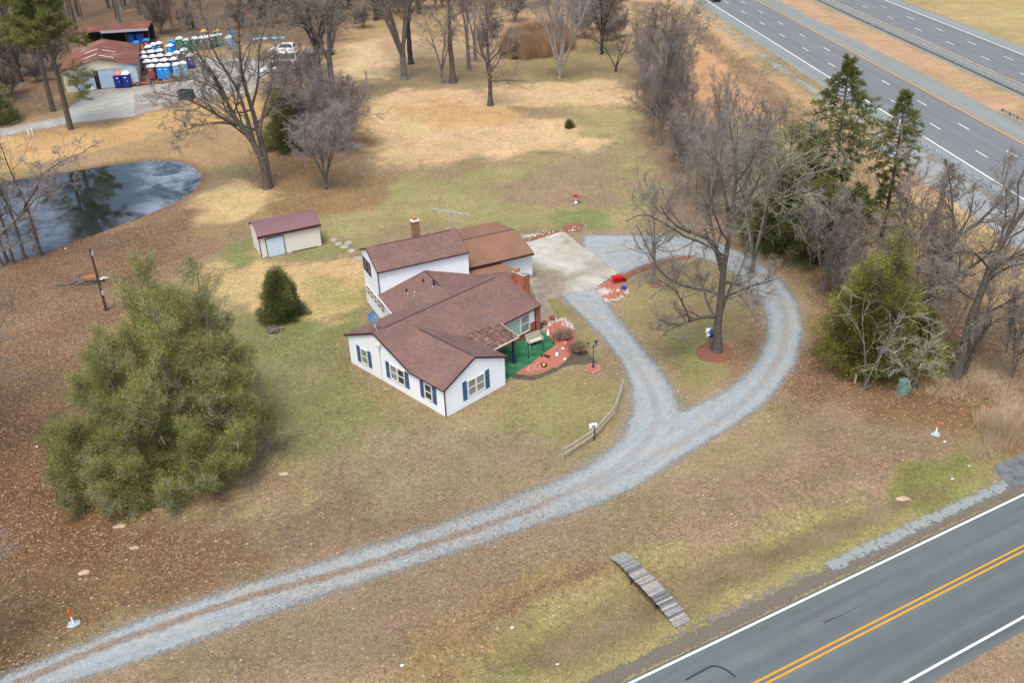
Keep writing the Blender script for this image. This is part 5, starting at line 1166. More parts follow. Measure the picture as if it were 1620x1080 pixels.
# cars
def car(name, loc, rz, lab, cat, paint, L_=4.8, W_=1.9, H_=1.75, kind='suv', grp=None):
    r = empty(name, loc, rz, lab, cat, grp)
    if kind == 'suv': low = [(-L_/2, .45), (-L_/2+.05, .95), (-L_/2+.3, 1.02), (L_/2-1.5, 1.05), (L_/2-.25, .92), (L_/2, .7), (L_/2, .4), (L_/2-.4, .3), (-L_/2+.4, .3)]; top = [(-L_/2+.12, 1.03), (-L_/2+.35, H_-.05), (-L_/2+.9, H_), (L_/2-2.3, H_-.03), (L_/2-1.35, 1.06)]
    elif kind == 'van': low = [(-L_/2, .45), (-L_/2, 1.1), (L_/2-.9, 1.15), (L_/2-.2, .95), (L_/2, .7), (L_/2, .4), (L_/2-.4, .32), (-L_/2+.4, .32)]; top = [(-L_/2+.02, 1.11), (-L_/2+.1, H_-.05), (-L_/2+.6, H_), (L_/2-2.0, H_-.02), (L_/2-.8, 1.16)]
    else: low = [(-L_/2, .4), (-L_/2+.05, .85), (-L_/2+.8, .95), (L_/2-1.4, .93), (L_/2-.2, .75), (L_/2, .55), (L_/2-.1, .3), (-L_/2+.3, .3)]; top = [(-L_/2+.5, .93), (-L_/2+1.2, H_-.06), (-L_/2+1.8, H_), (L_/2-2.5, H_-.05), (L_/2-1.5, .94)]
    def loft(poly, w0, inset, zc):
        V = []; ys = ((-w0/2, 1), (-w0/2+inset*.5, 1), (w0/2-inset*.5, 1), (w0/2, 1)); n = len(poly)
        for yy in (-w0/2+.0, w0/2): 
            for (x, z) in poly: V.append((x, yy*(1-inset*max(0, z-zc)/max(.01, H_-zc)), z))
        F = [tuple(range(n)), tuple(range(2*n-1, n-1, -1))]+[(i, n+i, n+(i+1) % n, (i+1) % n) for i in range(n)]
        return MB().add(V, F)
    bd = loft(low, W_, 0, 5).build('body', paint, r); bv = bd.modifiers.new('b', 'BEVEL'); bv.width = .08; bv.segments = 2; bv.limit_method = 'ANGLE'
    cb = loft(top, W_-.06, .22, .95).build('cabin', paint, r)
    zc = .95
    def gp(poly, k): 
        P = np.array(poly); c = P.mean(0); return [tuple(q) for q in c+(P-c)*k]
    for s in (-1, 1):
        P = gp(top, .86); V = []
        for (x, z) in P: V.append((x, s*((W_-.06)/2*(1-.22*max(0, z-zc)/(H_-zc))+.012), z))
        MB().add(V, [tuple(range(len(V))) if s < 0 else tuple(range(len(V)))[::-1]]).build('window', M['glass_dark'], r)
    for (i0, i1) in ((0, 1), (3, 4)):
        a = np.array(top[i0]); b__ = np.array(top[i1]); n_ = np.array([-(b__-a)[1], (b__-a)[0]]); n_ = n_/np.linalg.norm(n_)*.012*(1)
        a2 = a+(b__-a)*.12+n_; b2 = a+(b__-a)*.88+n_; wa = (W_-.06)/2*(1-.22*max(0, a2[1]-zc)/(H_-zc))*.88; wb = (W_-.06)/2*(1-.22*max(0, b2[1]-zc)/(H_-zc))*.88
        MB().add([(a2[0], -wa, a2[1]), (a2[0], wa, a2[1]), (b2[0], wb, b2[1]), (b2[0], -wb, b2[1])], [(0, 1, 2, 3)]).build('windscreen', M['glass_dark'], r)
    for x in (-L_/2+.95, L_/2-.95):
        for s in (-1, 1):
            y0, y1 = sorted((s*(W_/2-.2), s*(W_/2+.02))); w_ = MB().prism([(x+.36*math.cos(t), .36+.36*math.sin(t)) for t in np.linspace(0, 2*math.pi, 16, endpoint=False)], 'y', y0, y1).build('wheel', M['tyre'], r)
            y0, y1 = sorted((s*(W_/2+.021), s*(W_/2+.03))); MB().prism([(x+.2*math.cos(t), .36+.2*math.sin(t)) for t in np.linspace(0, 2*math.pi, 12, endpoint=False)], 'y', y0, y1).build('rim', M['rim'], w_)
    for s in (-.7, .7): MB().box(L_/2-.04, L_/2+.02, s-.18, s+.18, .6, .75).build('headlight', M['headlight'], r); MB().box(-L_/2-.02, -L_/2+.04, s-.12, s+.12, .7, .95).build('tail_light', M['glow_tail'], r)
    return r
pA, pB = G(427, 84), G(470, 83); su = math.atan2(-(pB-pA)[1], -(pB-pA)[0])
suv = car('parked_car', (*((pA+pB)/2)[:2], .02), su, 'white parked suv with modelled dark roof reflections and a flatbed trailer behind it', 'car', M['carwhite'], 5.0, 1.95, 1.8)
m_ = MB(); [m_.box(x, x+.12, -.7, .7, 1.805, 1.84) for x in (-1.9, -1.4, -.9, -.4, .1)]; m_.build('roof_reflection_bars', M['black'], suv)  # black bars model the dark reflection pattern on top of the suv
tl = empty('car_trailer', (*G(505, 87)[:2], 0), su, 'low flatbed trailer hitched behind the white suv', 'trailer'); MB().box(-3, 3, -1, 1, .5, .6).build('bed', M['wood_dark'], tl); m_ = MB(); [m_.box(-3, 3, y, y+.05, .62, .95) for y in (-1, .95)]; m_.build('side_rail', M['galv'], tl)
for x in (-.5, .5): MB().prism([(x+.33*math.cos(t), .33+.33*math.sin(t)) for t in np.linspace(0, 2*math.pi, 14, endpoint=False)], 'y', -1.25, -1.02).build('wheel', M['tyre'], tl)
car('parked_van', (*G(446, 103)[:2], .02), su+R(4), 'white work van behind bare branches, farther of the two vans', 'van', M['carwhite'], 6.2, 2.1, 2.3, 'van')
car('parked_van', (*G(442, 115)[:2], .02), su+R(-3), 'white work van behind bare branches, nearer of the two vans', 'van', M['carwhite'], 6.4, 2.1, 2.2, 'van')
cpos = HW0+HN*1.9; g_ = G(1137, 1); tcar = (g_[:2]-HW0)@HD; cp = HW0+HD*tcar+HN*1.7
car('moving_car', (cp[0], cp[1], .025), HTH, 'dark blue car on the highway near lane at the top edge', 'car', M['cardark'], 4.8, 1.85, 1.45, 'sedan')
# blue tarp and pipes
tp = G(422, 62); m_ = MB(); ll = MB()
V = [(tp[0]-3.6+i*.6, tp[1]-.7+j*.7, .12+.12*math.sin(i*1.9+j*2.3)) for i in range(13) for j in range(3)]; F = [(i*3+j, (i+1)*3+j, (i+1)*3+j+1, i*3+j+1) for i in range(12) for j in range(2)]
o = MB().add(V, F).build('tarpaulin', simple('tarp_blue', (.12, .36, .52), .6, .3)); tag(o, 'crumpled pale blue tarpaulin on the ground beyond the white suv', 'tarpaulin')
sl2 = empty('pallet_stack', G(476, 29), R(5), 'small weathered wooden pallet stack among the far trees', 'pallet stack'); m_ = MB(); [m_.box(-2.3, 2.3, -.8, .8, z, z+.14) for z in (.1, .4, .7, 1.0)]; m_.build('boards', M['wood_grey'], sl2); m_ = MB(); [m_.box(x, x+.15, -.8, .8, .1, 1.0) for x in (-2.2, 0, 2.0)]; m_.build('blocks', M['wood_dark'], sl2)

# ------------------------------------------------------------------ highway furniture
def guardrail(q, s0, s1, lab, side):
    gr = empty('guardrail', (*(HW0+HD*s0+HN*q), 0), HTH, lab, 'guardrail')
    Ln = s1-s0; sgn = 1 if Ln > 0 else -1; Ln = abs(Ln)
    m_ = MB(); pr = [(0, .48), (.05, .53), (0, .60), (0, .66), (.05, .73), (0, .80)]
    V = []; F = []
    for x in (0, Ln):
        for (d, z) in pr: V.append((x*sgn, side*d, z))
        for (d, z) in pr: V.append((x*sgn, side*d-side*.012, z))
    n = len(pr)
    for i in range(n-1): F.append((i, i+1, 2*n+i+1, 2*n+i)); F.append((n+i, 3*n+i, 3*n+i+1, n+i+1))
    m_.add(V, F).build('rail', M['galv'], gr)
    k = int(Ln/1.905)
    p0_ = None
    for i in range(k+1):
        x = i*1.905*sgn
        if p0_ is None: p0_ = MB().box(-.07, .07, -.08, .08, 0, .82).build('post', M['galv'], gr); b0_ = MB().box(-.08, .08, -.09, .09, .46, .84).build('blockout', M['navy'], gr)
        if i == 0: p0_.location = (0, -side*.28, 0); b0_.location = (0, -side*.1, 0)
        else:
            for o_, yy in ((p0_, -side*.28), (b0_, -side*.1)):
                c = o_.copy(); col.objects.link(c); c.location = (x, yy, 0)
    return gr
gq = (hoff(1080+895/3, 552/3)+hoff(1080+1245/3, 780/3))/2
g0 = hs(1288, 146); g1 = hs(1680, 375)
gr_ = guardrail(gq, g0, g1, 'galvanised guardrail with dark blocks beside the near highway shoulder', 1)
em = empty('guardrail_marker', (*(HW0+HD*(g0+1)+HN*(gq-.1)), 0), 0, 'orange marker at the far end of the guardrail', 'marker'); MB().box(-.15, .15, -.03, .03, .5, 1.1).build('plate', M['orange'], em); MB().tube([(0, .05, 0), (0, .05, .6)], .03, 5).build('stake', M['galv'], em)
gq2 = hoff(1080+1575/3, 575/3); guardrail(gq2, hs(1590, 181), hs(1660, 215), 'short galvanised guardrail in the grass median at the right edge', -1)
# median fence
fq = (hoff(1080+720/3, 38/3)+hoff(1080+1360/3, 330/3))/2
fs0, fs1 = hs(1290, -10), hs(1660, 178)
mf = empty('median_fence', (*(HW0+HD*fs1+HN*fq), 0), HTH, 'long wire mesh fence with pale posts along the highway median', 'fence')
sg_ = 1 if fs0 > fs1 else -1; Ln = abs(fs0-fs1)+60
b = NB('wire_mesh'); uv = b.n('ShaderNodeUVMap'); w1 = b.n('ShaderNodeSeparateXYZ'); b.l(uv.outputs[0], w1.inputs[0])
b.col((.35, .38, .40)); b.bsdf.inputs['Alpha'].default_value = .14; b.rough(.6)
m_ = MB().box(0, Ln*sg_ if sg_ > 0 else 0, -.01, .01, .1, 1.35); m_.build('mesh', b.m, mf)
p0_ = None
for i in range(int(Ln/3.0)+1):
    if p0_ is None: p0_ = MB().box(-.06, .06, .02, .12, 0, 1.45).build('post', M['galv'], mf)
    elif i < 99: c = p0_.copy(); col.objects.link(c); c.location = (i*3.0*sg_, 0, 0)
m_ = MB(); [m_.tube([(0, .01, z), (Ln*sg_, .01, z)], .025, 4) for z in (.12, .75, 1.36)]; m_.build('cable', M['galv'], mf)
hstrip('median_gravel', fq-.5, fq+.35, .014, simple('median_gravel', S(112, 102, 94), .95, .3))

# ================================================================== vegetation
def tubes(name, groups, mat, parent=None):
    """groups: list of (P [n,k,3], R [n,k], sides)"""
    Vs = []; Fs = []; base = 0
    for P, Rr, sides in groups:
        n, k, _ = P.shape
        if n == 0: continue
        T = np.zeros_like(P); T[:, 1:-1] = P[:, 2:]-P[:, :-2]; T[:, 0] = P[:, 1]-P[:, 0]; T[:, -1] = P[:, -1]-P[:, -2]
        T /= np.linalg.norm(T, axis=2, keepdims=True)+1e-9
        ref = np.tile(np.array([.31, .17, .93]), (n, k, 1)); ref[np.abs((T*ref).sum(2)) > .9] = (1, 0, 0)
        A = np.cross(T, ref); A /= np.linalg.norm(A, axis=2, keepdims=True)+1e-9; B = np.cross(T, A)
        th = np.arange(sides)*2*math.pi/sides
        V = P[:, :, None]+Rr[:, :, None, None]*(np.cos(th)[None, None, :, None]*A[:, :, None]+np.sin(th)[None, None, :, None]*B[:, :, None])
        Vs.append(V.reshape(-1, 3))
        i = (np.arange(n)*k*sides)[:, None, None]+(np.arange(k-1)*sides)[None, :, None]
        s0 = np.arange(sides)[None, None]; s1 = (np.arange(sides)+1)[None, None] % sides
        F = np.stack([i+s0, i+s1, i+sides+s1, i+sides+s0], -1).reshape(-1, 4)+base
        Fs.append(F); base += n*k*sides
    return mesh_obj(name, np.concatenate(Vs), np.concatenate(Fs), mat, parent, smooth=True, uv=False)
def resamp(pts, k):
    P = np.asarray(pts, float)
    if len(P) > 2: P = catmull3(P)
    d = np.r_[0, np.cumsum(np.linalg.norm(np.diff(P, axis=0), axis=1))]; t = np.linspace(0, d[-1], k)
    return np.stack([np.interp(t, d, P[:, i]) for i in range(3)], 1)
def catmull3(P, k=5):
    P = np.vstack([2*P[0]-P[1], P, 2*P[-1]-P[-2]]); out = []
    for i in range(1, len(P)-2):
        for t in np.linspace(0, 1, k, endpoint=False):
            a, b, c, d = P[i-1:i+3]; out.append(.5*((2*b)+(c-a)*t+(2*a-5*b+4*c-d)*t*t+(3*b-a-3*c+d)*t**3))
    out.append(P[-2]); return np.array(out)
def spawn(r, P, Rr, m, t0, t1, ang, lenf, k, wob, up, rf, taper=.35, lenmin=0., tippow=.5, out=None):
    n, kk, _ = P.shape
    L = np.linalg.norm(np.diff(P, axis=1), axis=2).sum(1)
    pi = np.repeat(np.arange(n), m); N = len(pi)
    t = t0+(t1-t0)*((np.tile(np.arange(m), n)+r.random(N))/m)
    x = t*(kk-1); i = np.minimum(x.astype(int), kk-2); f = (x-i)[:, None]
    p = P[pi, i]*(1-f)+P[pi, i+1]*f; T = P[pi, i+1]-P[pi, i]; T /= np.linalg.norm(T, axis=1, keepdims=True)+1e-9
    r0 = (Rr[pi, i]*(1-f[:, 0])+Rr[pi, i+1]*f[:, 0])
    ref = r.normal(size=(N, 3)); A = np.cross(T, ref); A /= np.linalg.norm(A, axis=1, keepdims=True)+1e-9
    a = R(ang)*(1+.35*r.normal(size=N)); d = T*np.cos(a)[:, None]+A*np.sin(a)[:, None]
    ln = np.maximum(L[pi]*lenf*(1-tippow*t)*r.uniform(.6, 1.25, N), lenmin)
    step = ln/(k-1); pts = [p]; d = d/np.linalg.norm(d, axis=1, keepdims=True)
    for _ in range(k-1):
        d = d+r.normal(size=(N, 3))*wob+np.array([0, 0, up]); d /= np.linalg.norm(d, axis=1, keepdims=True); pts.append(pts[-1]+d*step[:, None])
    Q_ = np.stack(pts, 1); rr = np.minimum(r0*rf, r0*.9)[:, None]*np.linspace(1, taper, k)[None]
    return Q_, rr
BARE = {}
def bare_mesh(r, trunks, levels, twig_r, tk='bark_grey', tw='twig_grey', parent=None, skip0=False, tsides=9):
    """trunks: list of (pts, r0, r1). levels: list of dict for spawn"""
    gT = []; Ps = []; 
    for pts, r0, r1 in trunks:
        P = resamp(pts, 14); w_ = r.normal(size=P.shape)*min(r1*.25, .03); w_[0] = 0; P = P+w_
        rad = r0+(r1-r0)*np.linspace(0, 1, 14)**.8; Ps.append((P[None], rad[None]))
    P = np.concatenate([a for a, b_ in Ps]); Rr = np.concatenate([b_ for a, b_ in Ps])
    root = Rr.copy()
    root[0, 0] *= 1.45; gT.append((P, root, tsides))
    allg = []
    cur = (P[1:], Rr[1:]) if skip0 else (P, Rr)
    for li, lv in enumerate(levels):
        lv = dict(lv); sides = lv.pop('sides', 3); rmin = lv.pop('rmin', twig_r)
        Q_, rr = spawn(r, cur[0], cur[1], **lv); rr = np.maximum(rr, rmin*np.linspace(1, .55, rr.shape[1])[None])
        (gT if li == 0 else allg).append((Q_, rr, sides)); cur = (Q_, rr) if li == 0 or True else cur
    a = tubes('trunk', gT, M[tk], parent); b_ = tubes('crown', allg, M[tw], parent) if allg else None
    return a, b_
def LV(m1, m2, m3, m4=0, ang=48, up=.05, l1=.5, wob=.14, t0=.3, l2=.62, l3=.62, tw=None):
    l1 *= 1.25
    v = [dict(m=m1, t0=t0, t1=.98, ang=ang, lenf=l1, k=9, wob=wob, up=up, rf=.5, sides=5, rmin=.03),
         dict(m=m2, t0=.15, t1=1, ang=45, lenf=l2, k=7, wob=wob, up=up, rf=.6, sides=4, rmin=.018),
         dict(m=m3, t0=.15, t1=1, ang=40, lenf=l3, k=5, wob=wob, up=up*.5, rf=.6, sides=3)]
    if m4: v.append(dict(m=m4, t0=.2, t1=1, ang=38, lenf=.62, k=4, wob=wob, up=up*.3, rf=.55, sides=3, lenmin=.3))
    return v
def line(base, top, n=4, sway=.0, r=None):
    b_ = np.array(base, float); t = np.array(top, float); return [b_+(t-b_)*i/(n-1)+(r.normal(size=3)*sway*(0 < i) if r is not None else 0) for i in range(n)]

def tree_thing(name, base, label, cat='tree', group=None, rz=0):
    return empty(name, (base[0], base[1], gz1(base[0], base[1])-.05), rz, label, cat, group)
def rel(pts, base): return [np.array(p, float)-np.array([base[0], base[1], gz1(base[0], base[1])-.05]) for p in pts]
def surveyed(pts, Y, doff=None):
    """limb traced on the survey plane at distance Y, with its own depth offsets"""
    doff = doff or [0]*len(pts); return [Q(x, y, Y+d) for (x, y), d in zip(pts, doff)]

# --- big bare tree on the island
B = G(1133, 555); Y0 = B[1]; t = tree_thing('oak_tree', B, 'tall dark bare tree with crooked limbs standing on the island inside the drive loop')
r = np.random.default_rng(15)
lim = [([(1134, 557), (1138, 496), (1145, 422), (1154, 378), (1160, 322), (1165, 274), (1160, 230), (1154, 195)], .4, .05, None),
 ([(1143, 425), (1141, 415), (1123, 381), (1082, 363), (1060, 348), (1045, 326)], .24, .05, [0, 0, -.5, -1.5, -2, -2.4]),
 ([(1142, 428), (1134, 400), (1128, 370), (1122, 337), (1108, 295)], .22, .05, [0, .3, 1, 1.6, 2.2]),
 ([(1130, 500), (1110, 502), (1093, 507), (1062, 520), (1045, 533)], .2, .04, [0, -.8, -1.5, -2.4, -3]),
 ([(1092, 507), (1080, 480), (1067, 459), (1041, 441)], .11, .03, [-1.6, -2, -2.6, -3]),
 ([(1152, 378), (1150, 320), (1135, 262), (1108, 232)], .16, .04, [0, .6, 1.2, 2]),
 ([(1146, 470), (1165, 462), (1182, 455), (1214, 446), (1230, 440)], .13, .03, [0, -.6, -1, -1.8, -2]),
 ([(1140, 500), (1153, 462), (1167, 440), (1178, 407)], .14, .03, [0, 1, 2, 3]),
 ([(1130, 500), (1116, 470), (1108, 430)], .12, .03, [0, 1.4, 2.4]),
 ([(1158, 345), (1180, 320), (1200, 285), (1212, 240)], .14, .03, [0, .5, 1, 1.5]),
 ([(1163, 290), (1185, 262), (1205, 225)], .10, .03, [0, -1, -1.6])]
bare_mesh(r, [(rel(surveyed(p, Y0, d), B), a, b_) for p, a, b_, d in lim], LV(9, 6, 5, 3, ang=52, up=.04, l1=.5, t0=.22, wob=.18, l2=.62, l3=.62), .011, 'bark_brown', 'twig_grey', t)
# --- big forked tree by the pond
B = G(425, 298); Y0 = B[1]; t = tree_thing('oak_tree', B, 'big forked bare tree leaning over the bank right of the pond'); r = np.random.default_rng(21)
lim = [([(424, 300), (417, 262), (402, 228), (378, 196), (360, 164), (345, 130), (322, 100), (300, 60)], .55, .07, None),
 ([(426, 300), (420, 255), (410, 215), (398, 170), (384, 124), (379, 80), (377, 20)], .5, .07, [0, .5, 1, 1.5, 2, 2, 2]),
 ([(402, 230), (393, 195), (382, 160), (371, 133), (350, 102), (333, 67), (325, 30)], .3, .05, [0, -.5, -1, -1, -2, -2.5, -3]),
 ([(378, 197), (355, 188), (307, 162), (280, 153), (244, 147)], .24, .04, [0, -1, -2, -3, -3.5]),
 ([(382, 200), (355, 195), (320, 197), (300, 204), (273, 213)], .16, .03, [0, 1, 2, 3, 3]),
 ([(360, 164), (340, 140), (312, 128), (285, 120)], .16, .03, [0, 1, 2, 2.5]),
 ([(410, 215), (418, 170), (430, 130), (428, 80)], .2, .05, [0, 1, 2, 3]),
 ([(398, 170), (408, 130), (410, 80), (420, 40)], .18, .04, [1.5, 2, 1, 0])]
bare_mesh(r, [(rel(surveyed(p, Y0, d), B), a, b_) for p, a, b_, d in lim], LV(10, 6, 5, 4, ang=48, up=.06, l1=.38, t0=.3, wob=.15), .018, 'bark_brown', 'twig_grey', t)
# --- leaning trees right
B = G(1424, 522); Y0 = B[1]; t = tree_thing('leaning_tree', B, 'bare tree with two stems leaning hard to the right behind the green cedar'); r = np.random.default_rng(31)
lim = [([(1424, 522), (1440, 492), (1460, 458), (1483, 427), (1514, 376), (1541, 357), (1572, 330), (1600, 305)], .42, .06, [0, 0, 1, 1.5, 2, 2, 3, 3]),
 ([(1430, 515), (1452, 481), (1491, 450), (1541, 419), (1575, 395)], .3, .05, [0, -1, -2, -3, -4]),
 ([(1512, 378), (1508, 340), (1506, 310), (1500, 270)], .13, .04, [2, 2.5, 3, 3]),
 ([(1483, 428), (1495, 400), (1500, 370)], .12, .04, [1.5, 0, -1])]
bare_mesh(r, [(rel(surveyed(p, Y0, d), B), a, b_) for p, a, b_, d in lim], LV(11, 6, 5, 3, ang=42, up=.05, l1=.36, t0=.25), .014, 'bark_brown', 'twig_brown', t)
B = G(1509, 596); Y0 = B[1]; t = tree_thing('leaning_tree', B, 'tall dark bare tree near the right edge leaning out of the picture'); r = np.random.default_rng(32)
lim = [([(1509, 596), (1522, 560), (1537, 500), (1557, 450), (1572, 407), (1600, 360), (1635, 315), (1680, 270)], .45, .08, None),
 ([(1524, 590), (1553, 532), (1576, 505), (1620, 500), (1660, 495)], .22, .05, [0, -.5, -1, -2, -3]),
 ([(1560, 445), (1590, 425), (1625, 415), (1660, 410)], .15, .04, [0, -1, -2, -2]),
 ([(1565, 425), (1540, 400), (1500, 400), (1470, 410)], .12, .03, [0, -1.5, -2.5, -3]),
 ([(1578, 395), (1590, 350), (1592, 300)], .12, .04, [0, 1, 2])]
bare_mesh(r, [(rel(surveyed(p, Y0, d), B), a, b_) for p, a, b_, d in lim], LV(10, 6, 5, 3, ang=48, up=.03, l1=.36, t0=.25), .013, 'bark_brown', 'twig_grey', t)
B = G(1438, 470); Y0 = B[1]; t = tree_thing('bare_tree', B, 'slender bare tree with a forked top behind the yellow green cedar'); r = np.random.default_rng(33)
lim = [([(1436, 480), (1434, 438), (1444, 384), (1432, 350), (1424, 315), (1436, 285), (1450, 262)], .26, .05, None), ([(1444, 384), (1465, 358), (1490, 340)], .14, .04, [0, 1, 1.5])]
bare_mesh(r, [(rel(surveyed(p, Y0, d), B), a, b_) for p, a, b_, d in lim], LV(10, 6, 5, 3, ang=42, l1=.36, t0=.3), .014, 'bark_grey', 'twig_pink', t)
# --- thin island tree
B = G(1033, 448); t = tree_thing('bare_tree', B, 'slim bare ornamental tree with fine rounded crown on the island'); r = np.random.default_rng(41)
lv = LV(22, 7, 5, 4, ang=62, up=.10, l1=.36, t0=.18, l2=.5); bare_mesh(r, [([(0, 0, 0), (.05, 0, 3), (-.1, .1, 6), (-.3, 0, 9.3)], .17, .03)], lv, .009, 'bark_grey', 'twig_grey', t)
# --- generic bare trees
def bare(px, py, h, lab, seed, name='bare_tree', r0=None, levels=None, tk='bark_grey', tw='twig_grey', forks=0, twr=.02, lean=(0, 0), spread=.28, fz=.25, group=None, pos=None):
    B = G(px, py) if pos is None else np.array([*pos, 0.]); t = tree_thing(name, B, lab, group=group); r = np.random.default_rng(seed); r0 = r0 or h*.018
    tr = []
    if forks:
        z0 = h*fz; tr.append(([(0, 0, 0), (0, 0, z0*.5), (.03, 0, z0)], r0, r0*.8))
        for i in range(forks):
            a = 2*math.pi*(i+r.random()*.6)/forks; q = h*spread*r.uniform(.5, 1.1)
            tr.append(([(0, 0, z0*.9), (q*.35*math.cos(a), q*.35*math.sin(a), z0+(h-z0)*.35), (q*.75*math.cos(a), q*.75*math.sin(a), z0+(h-z0)*.7), (q*math.cos(a)+lean[0], q*math.sin(a)+lean[1], h*r.uniform(.85, 1.02))], r0*.6, r0*.12))
    else:
        tr.append(([(0, 0, 0), (r.normal()*.1, r.normal()*.1, h*.35), (lean[0]*.4+r.normal()*.2, lean[1]*.4+r.normal()*.2, h*.7), (lean[0], lean[1], h)], r0, r0*.12))
    bare_mesh(r, tr, levels or LV(12, 6, 5, 3), twr, tk, tw, t, skip0=bool(forks)); return t
bare(640, 127, 21, 'stout bare tree with many rising limbs, left of the row on the far lawn', 51, forks=6, r0=.62, spread=.3, fz=.22, levels=LV(9, 6, 5, 3, ang=35, up=.1), twr=.022)
bare(650, 101, 20, 'dark trunked bare tree just behind the stout tree of the far lawn', 52, forks=3, r0=.5, tk='bark_dark', levels=LV(10, 6, 5, 3), twr=.022, fz=.4)
bare(700, 133, 11.5, 'small bare tree forking near the ground beside the straight tall trunk', 53, forks=3, r0=.3, spread=.33, fz=.22, levels=LV(8, 5, 5, 3), tk='bark_grey')
bare(717, 132, 23, 'straight tall brown trunk with pale upper branches on the far lawn', 54, r0=.55, levels=LV(14, 6, 5, 3, t0=.45, l1=.32), tk='bark_brown', tw='twig_pale')
bare(776, 167, 15.5, 'bare tree with brown dead leaves on its lowest branches on the far lawn', 55, r0=.42, levels=LV(20, 6, 5, 3, t0=.22, l1=.42, ang=55, up=.1), tk='bark_brown')
bare(742, 112, 17, 'grey bare tree half hidden behind the leafy low tree', 56, forks=2, r0=.4, levels=LV(9, 6, 5, 3))
bare(752, 96, 16, 'thin grey bare tree farthest back in the middle of the row', 57, forks=2, r0=.35, levels=LV(8, 6, 5, 3))
bare(886, 125, 15.5, 'pale multi stemmed bare tree in front of the reed bed', 58, forks=6, r0=.4, spread=.38, fz=.04, levels=LV(9, 6, 5, 3, ang=30, up=.12), tk='bark_pale', tw='twig_pale')
bare(952, 86, 14, 'dark dense bare tree at the far corner of the lawn', 59, forks=5, r0=.34, tk='bark_dark', tw='twig_purple', levels=LV(10, 7, 6, 3), fz=.25)
bare(974, 113, 6.5, 'small crooked black tree at the edge of the far lawn', 60, forks=3, r0=.2, tk='bark_dark', tw='twig_brown', fz=.12, spread=.5, levels=LV(8, 5, 4), lean=(-1.5, 0))
bare(1045, 230, 17.5, 'tall slender bare tree rising from the left edge of the thicket', 61, r0=.3, levels=LV(22, 7, 5, 4, t0=.15, l1=.30, ang=50, up=.12), tk='bark_grey', tw='twig_brown')
bare(1060, 190, 14, 'bare tree with purple grey twigs behind the slender thicket tree', 62, forks=3, r0=.25, levels=LV(10, 7, 5, 3), tw='twig_purple')
bare(512, 166, 19, 'left trunk of the pair of bare trees behind the purple bush', 63, forks=4, r0=.5, fz=.5, levels=LV(9, 6, 5, 3), tk='bark_brown', spread=.32)
bare(529, 165, 19, 'right trunk of the pair of bare trees with pale drooping branches', 64, forks=5, r0=.55, fz=.42, levels=LV(9, 6, 5, 3, up=-.02), tk='bark_grey', spread=.38)
bare(516, 298, 8.0, 'pale multi stemmed small tree with fine upswept twigs right of the big forked tree', 65, forks=7, r0=.24, spread=.4, fz=.12, levels=LV(9, 6, 6, 4, ang=32, up=.06), tk='bark_grey', tw='twig_pale', twr=.014, lean=(-.3, 1.5))
bare(498, 228, 8.5, 'dense purple grey bush behind the pale small tree', 66, name='bare_bush', forks=9, r0=.2, spread=.6, fz=.03, levels=LV(10, 7, 6, 4, ang=35, up=.05), tk='bark_grey', tw='twig_purple', twr=.016)
bare(482, 175, 8.5, 'purple grey bare bush beside the far vans', 67, name='bare_bush', forks=8, r0=.2, spread=.55, fz=.03, levels=LV(10, 7, 6, 3, ang=35), tk='bark_grey', tw='twig_purple', twr=.018)
bare(540, 240, 7.5, 'low purple grey bush at the right of the bush cluster', 68, name='bare_bush', forks=8, r0=.18, spread=.5, fz=.03, levels=LV(9, 6, 6, 4, ang=35), tk='bark_grey', tw='twig_purple', twr=.014)
# trees by the pond at left
for k, (x, y, h, lb) in enumerate(((64, 400, 14.5, 'thin bare tree with brown vines nearest the right of the near pond bank'), (38, 405, 13, 'thin bare tree second from the right on the near pond bank'), (20, 412, 12.5, 'thin bare tree third from the right on the near pond bank'), (2, 416, 12, 'thin bare tree at the left edge on the near pond bank'), (10, 408, 9, 'short bare sapling among the pond bank trees'))):
    bare(x, y, h, lb, 80+k, r0=.2, levels=LV(12, 6, 5, 3, t0=.3, l1=.3, ang=48), tk='bark_brown', tw='twig_brown' if k else 'twig_pink', twr=.014, lean=(-.6, -.4), group='thin trees on the near pond bank')
B = G(-30, 425); t = tree_thing('leaning_tree', B, 'leaning bare tree with a white bleached limb reaching over the pond'); Y0 = B[1]; r = np.random.default_rng(90)
lim = [([(-30, 425), (0, 372), (38, 335), (42, 318), (58, 300), (65, 272)], .26, .05, None), ([(38, 335), (60, 312), (90, 300), (104, 288)], .10, .04, [0, -1, -1.5, -2]), ([(45, 318), (70, 275), (105, 252), (135, 240)], .1, .03, [0, 1, 1.5, 2])]
bare_mesh(r, [(rel(surveyed(p, Y0, d), B), a, b_) for p, a, b_, d in lim], LV(8, 5, 5, 3, l1=.35), .014, 'bark_brown', 'twig_pale', t)
# tree outside the left edge whose crown reaches in
bare(-70, 720, 12.5, 'bare tree at the left edge whose fine crown reaches over the leaf litter', 91, forks=6, r0=.3, spread=.5, fz=.15, levels=LV(9, 7, 6, 4, ang=45), tw='twig_purple', twr=.011)
bare(-60, 1040, 7.5, 'bare shrubby tree in the lower left corner with a few red leaves', 92, forks=6, r0=.16, spread=.6, fz=.1, levels=LV(8, 6, 5, 4, ang=45), tw='twig_purple', twr=.007)

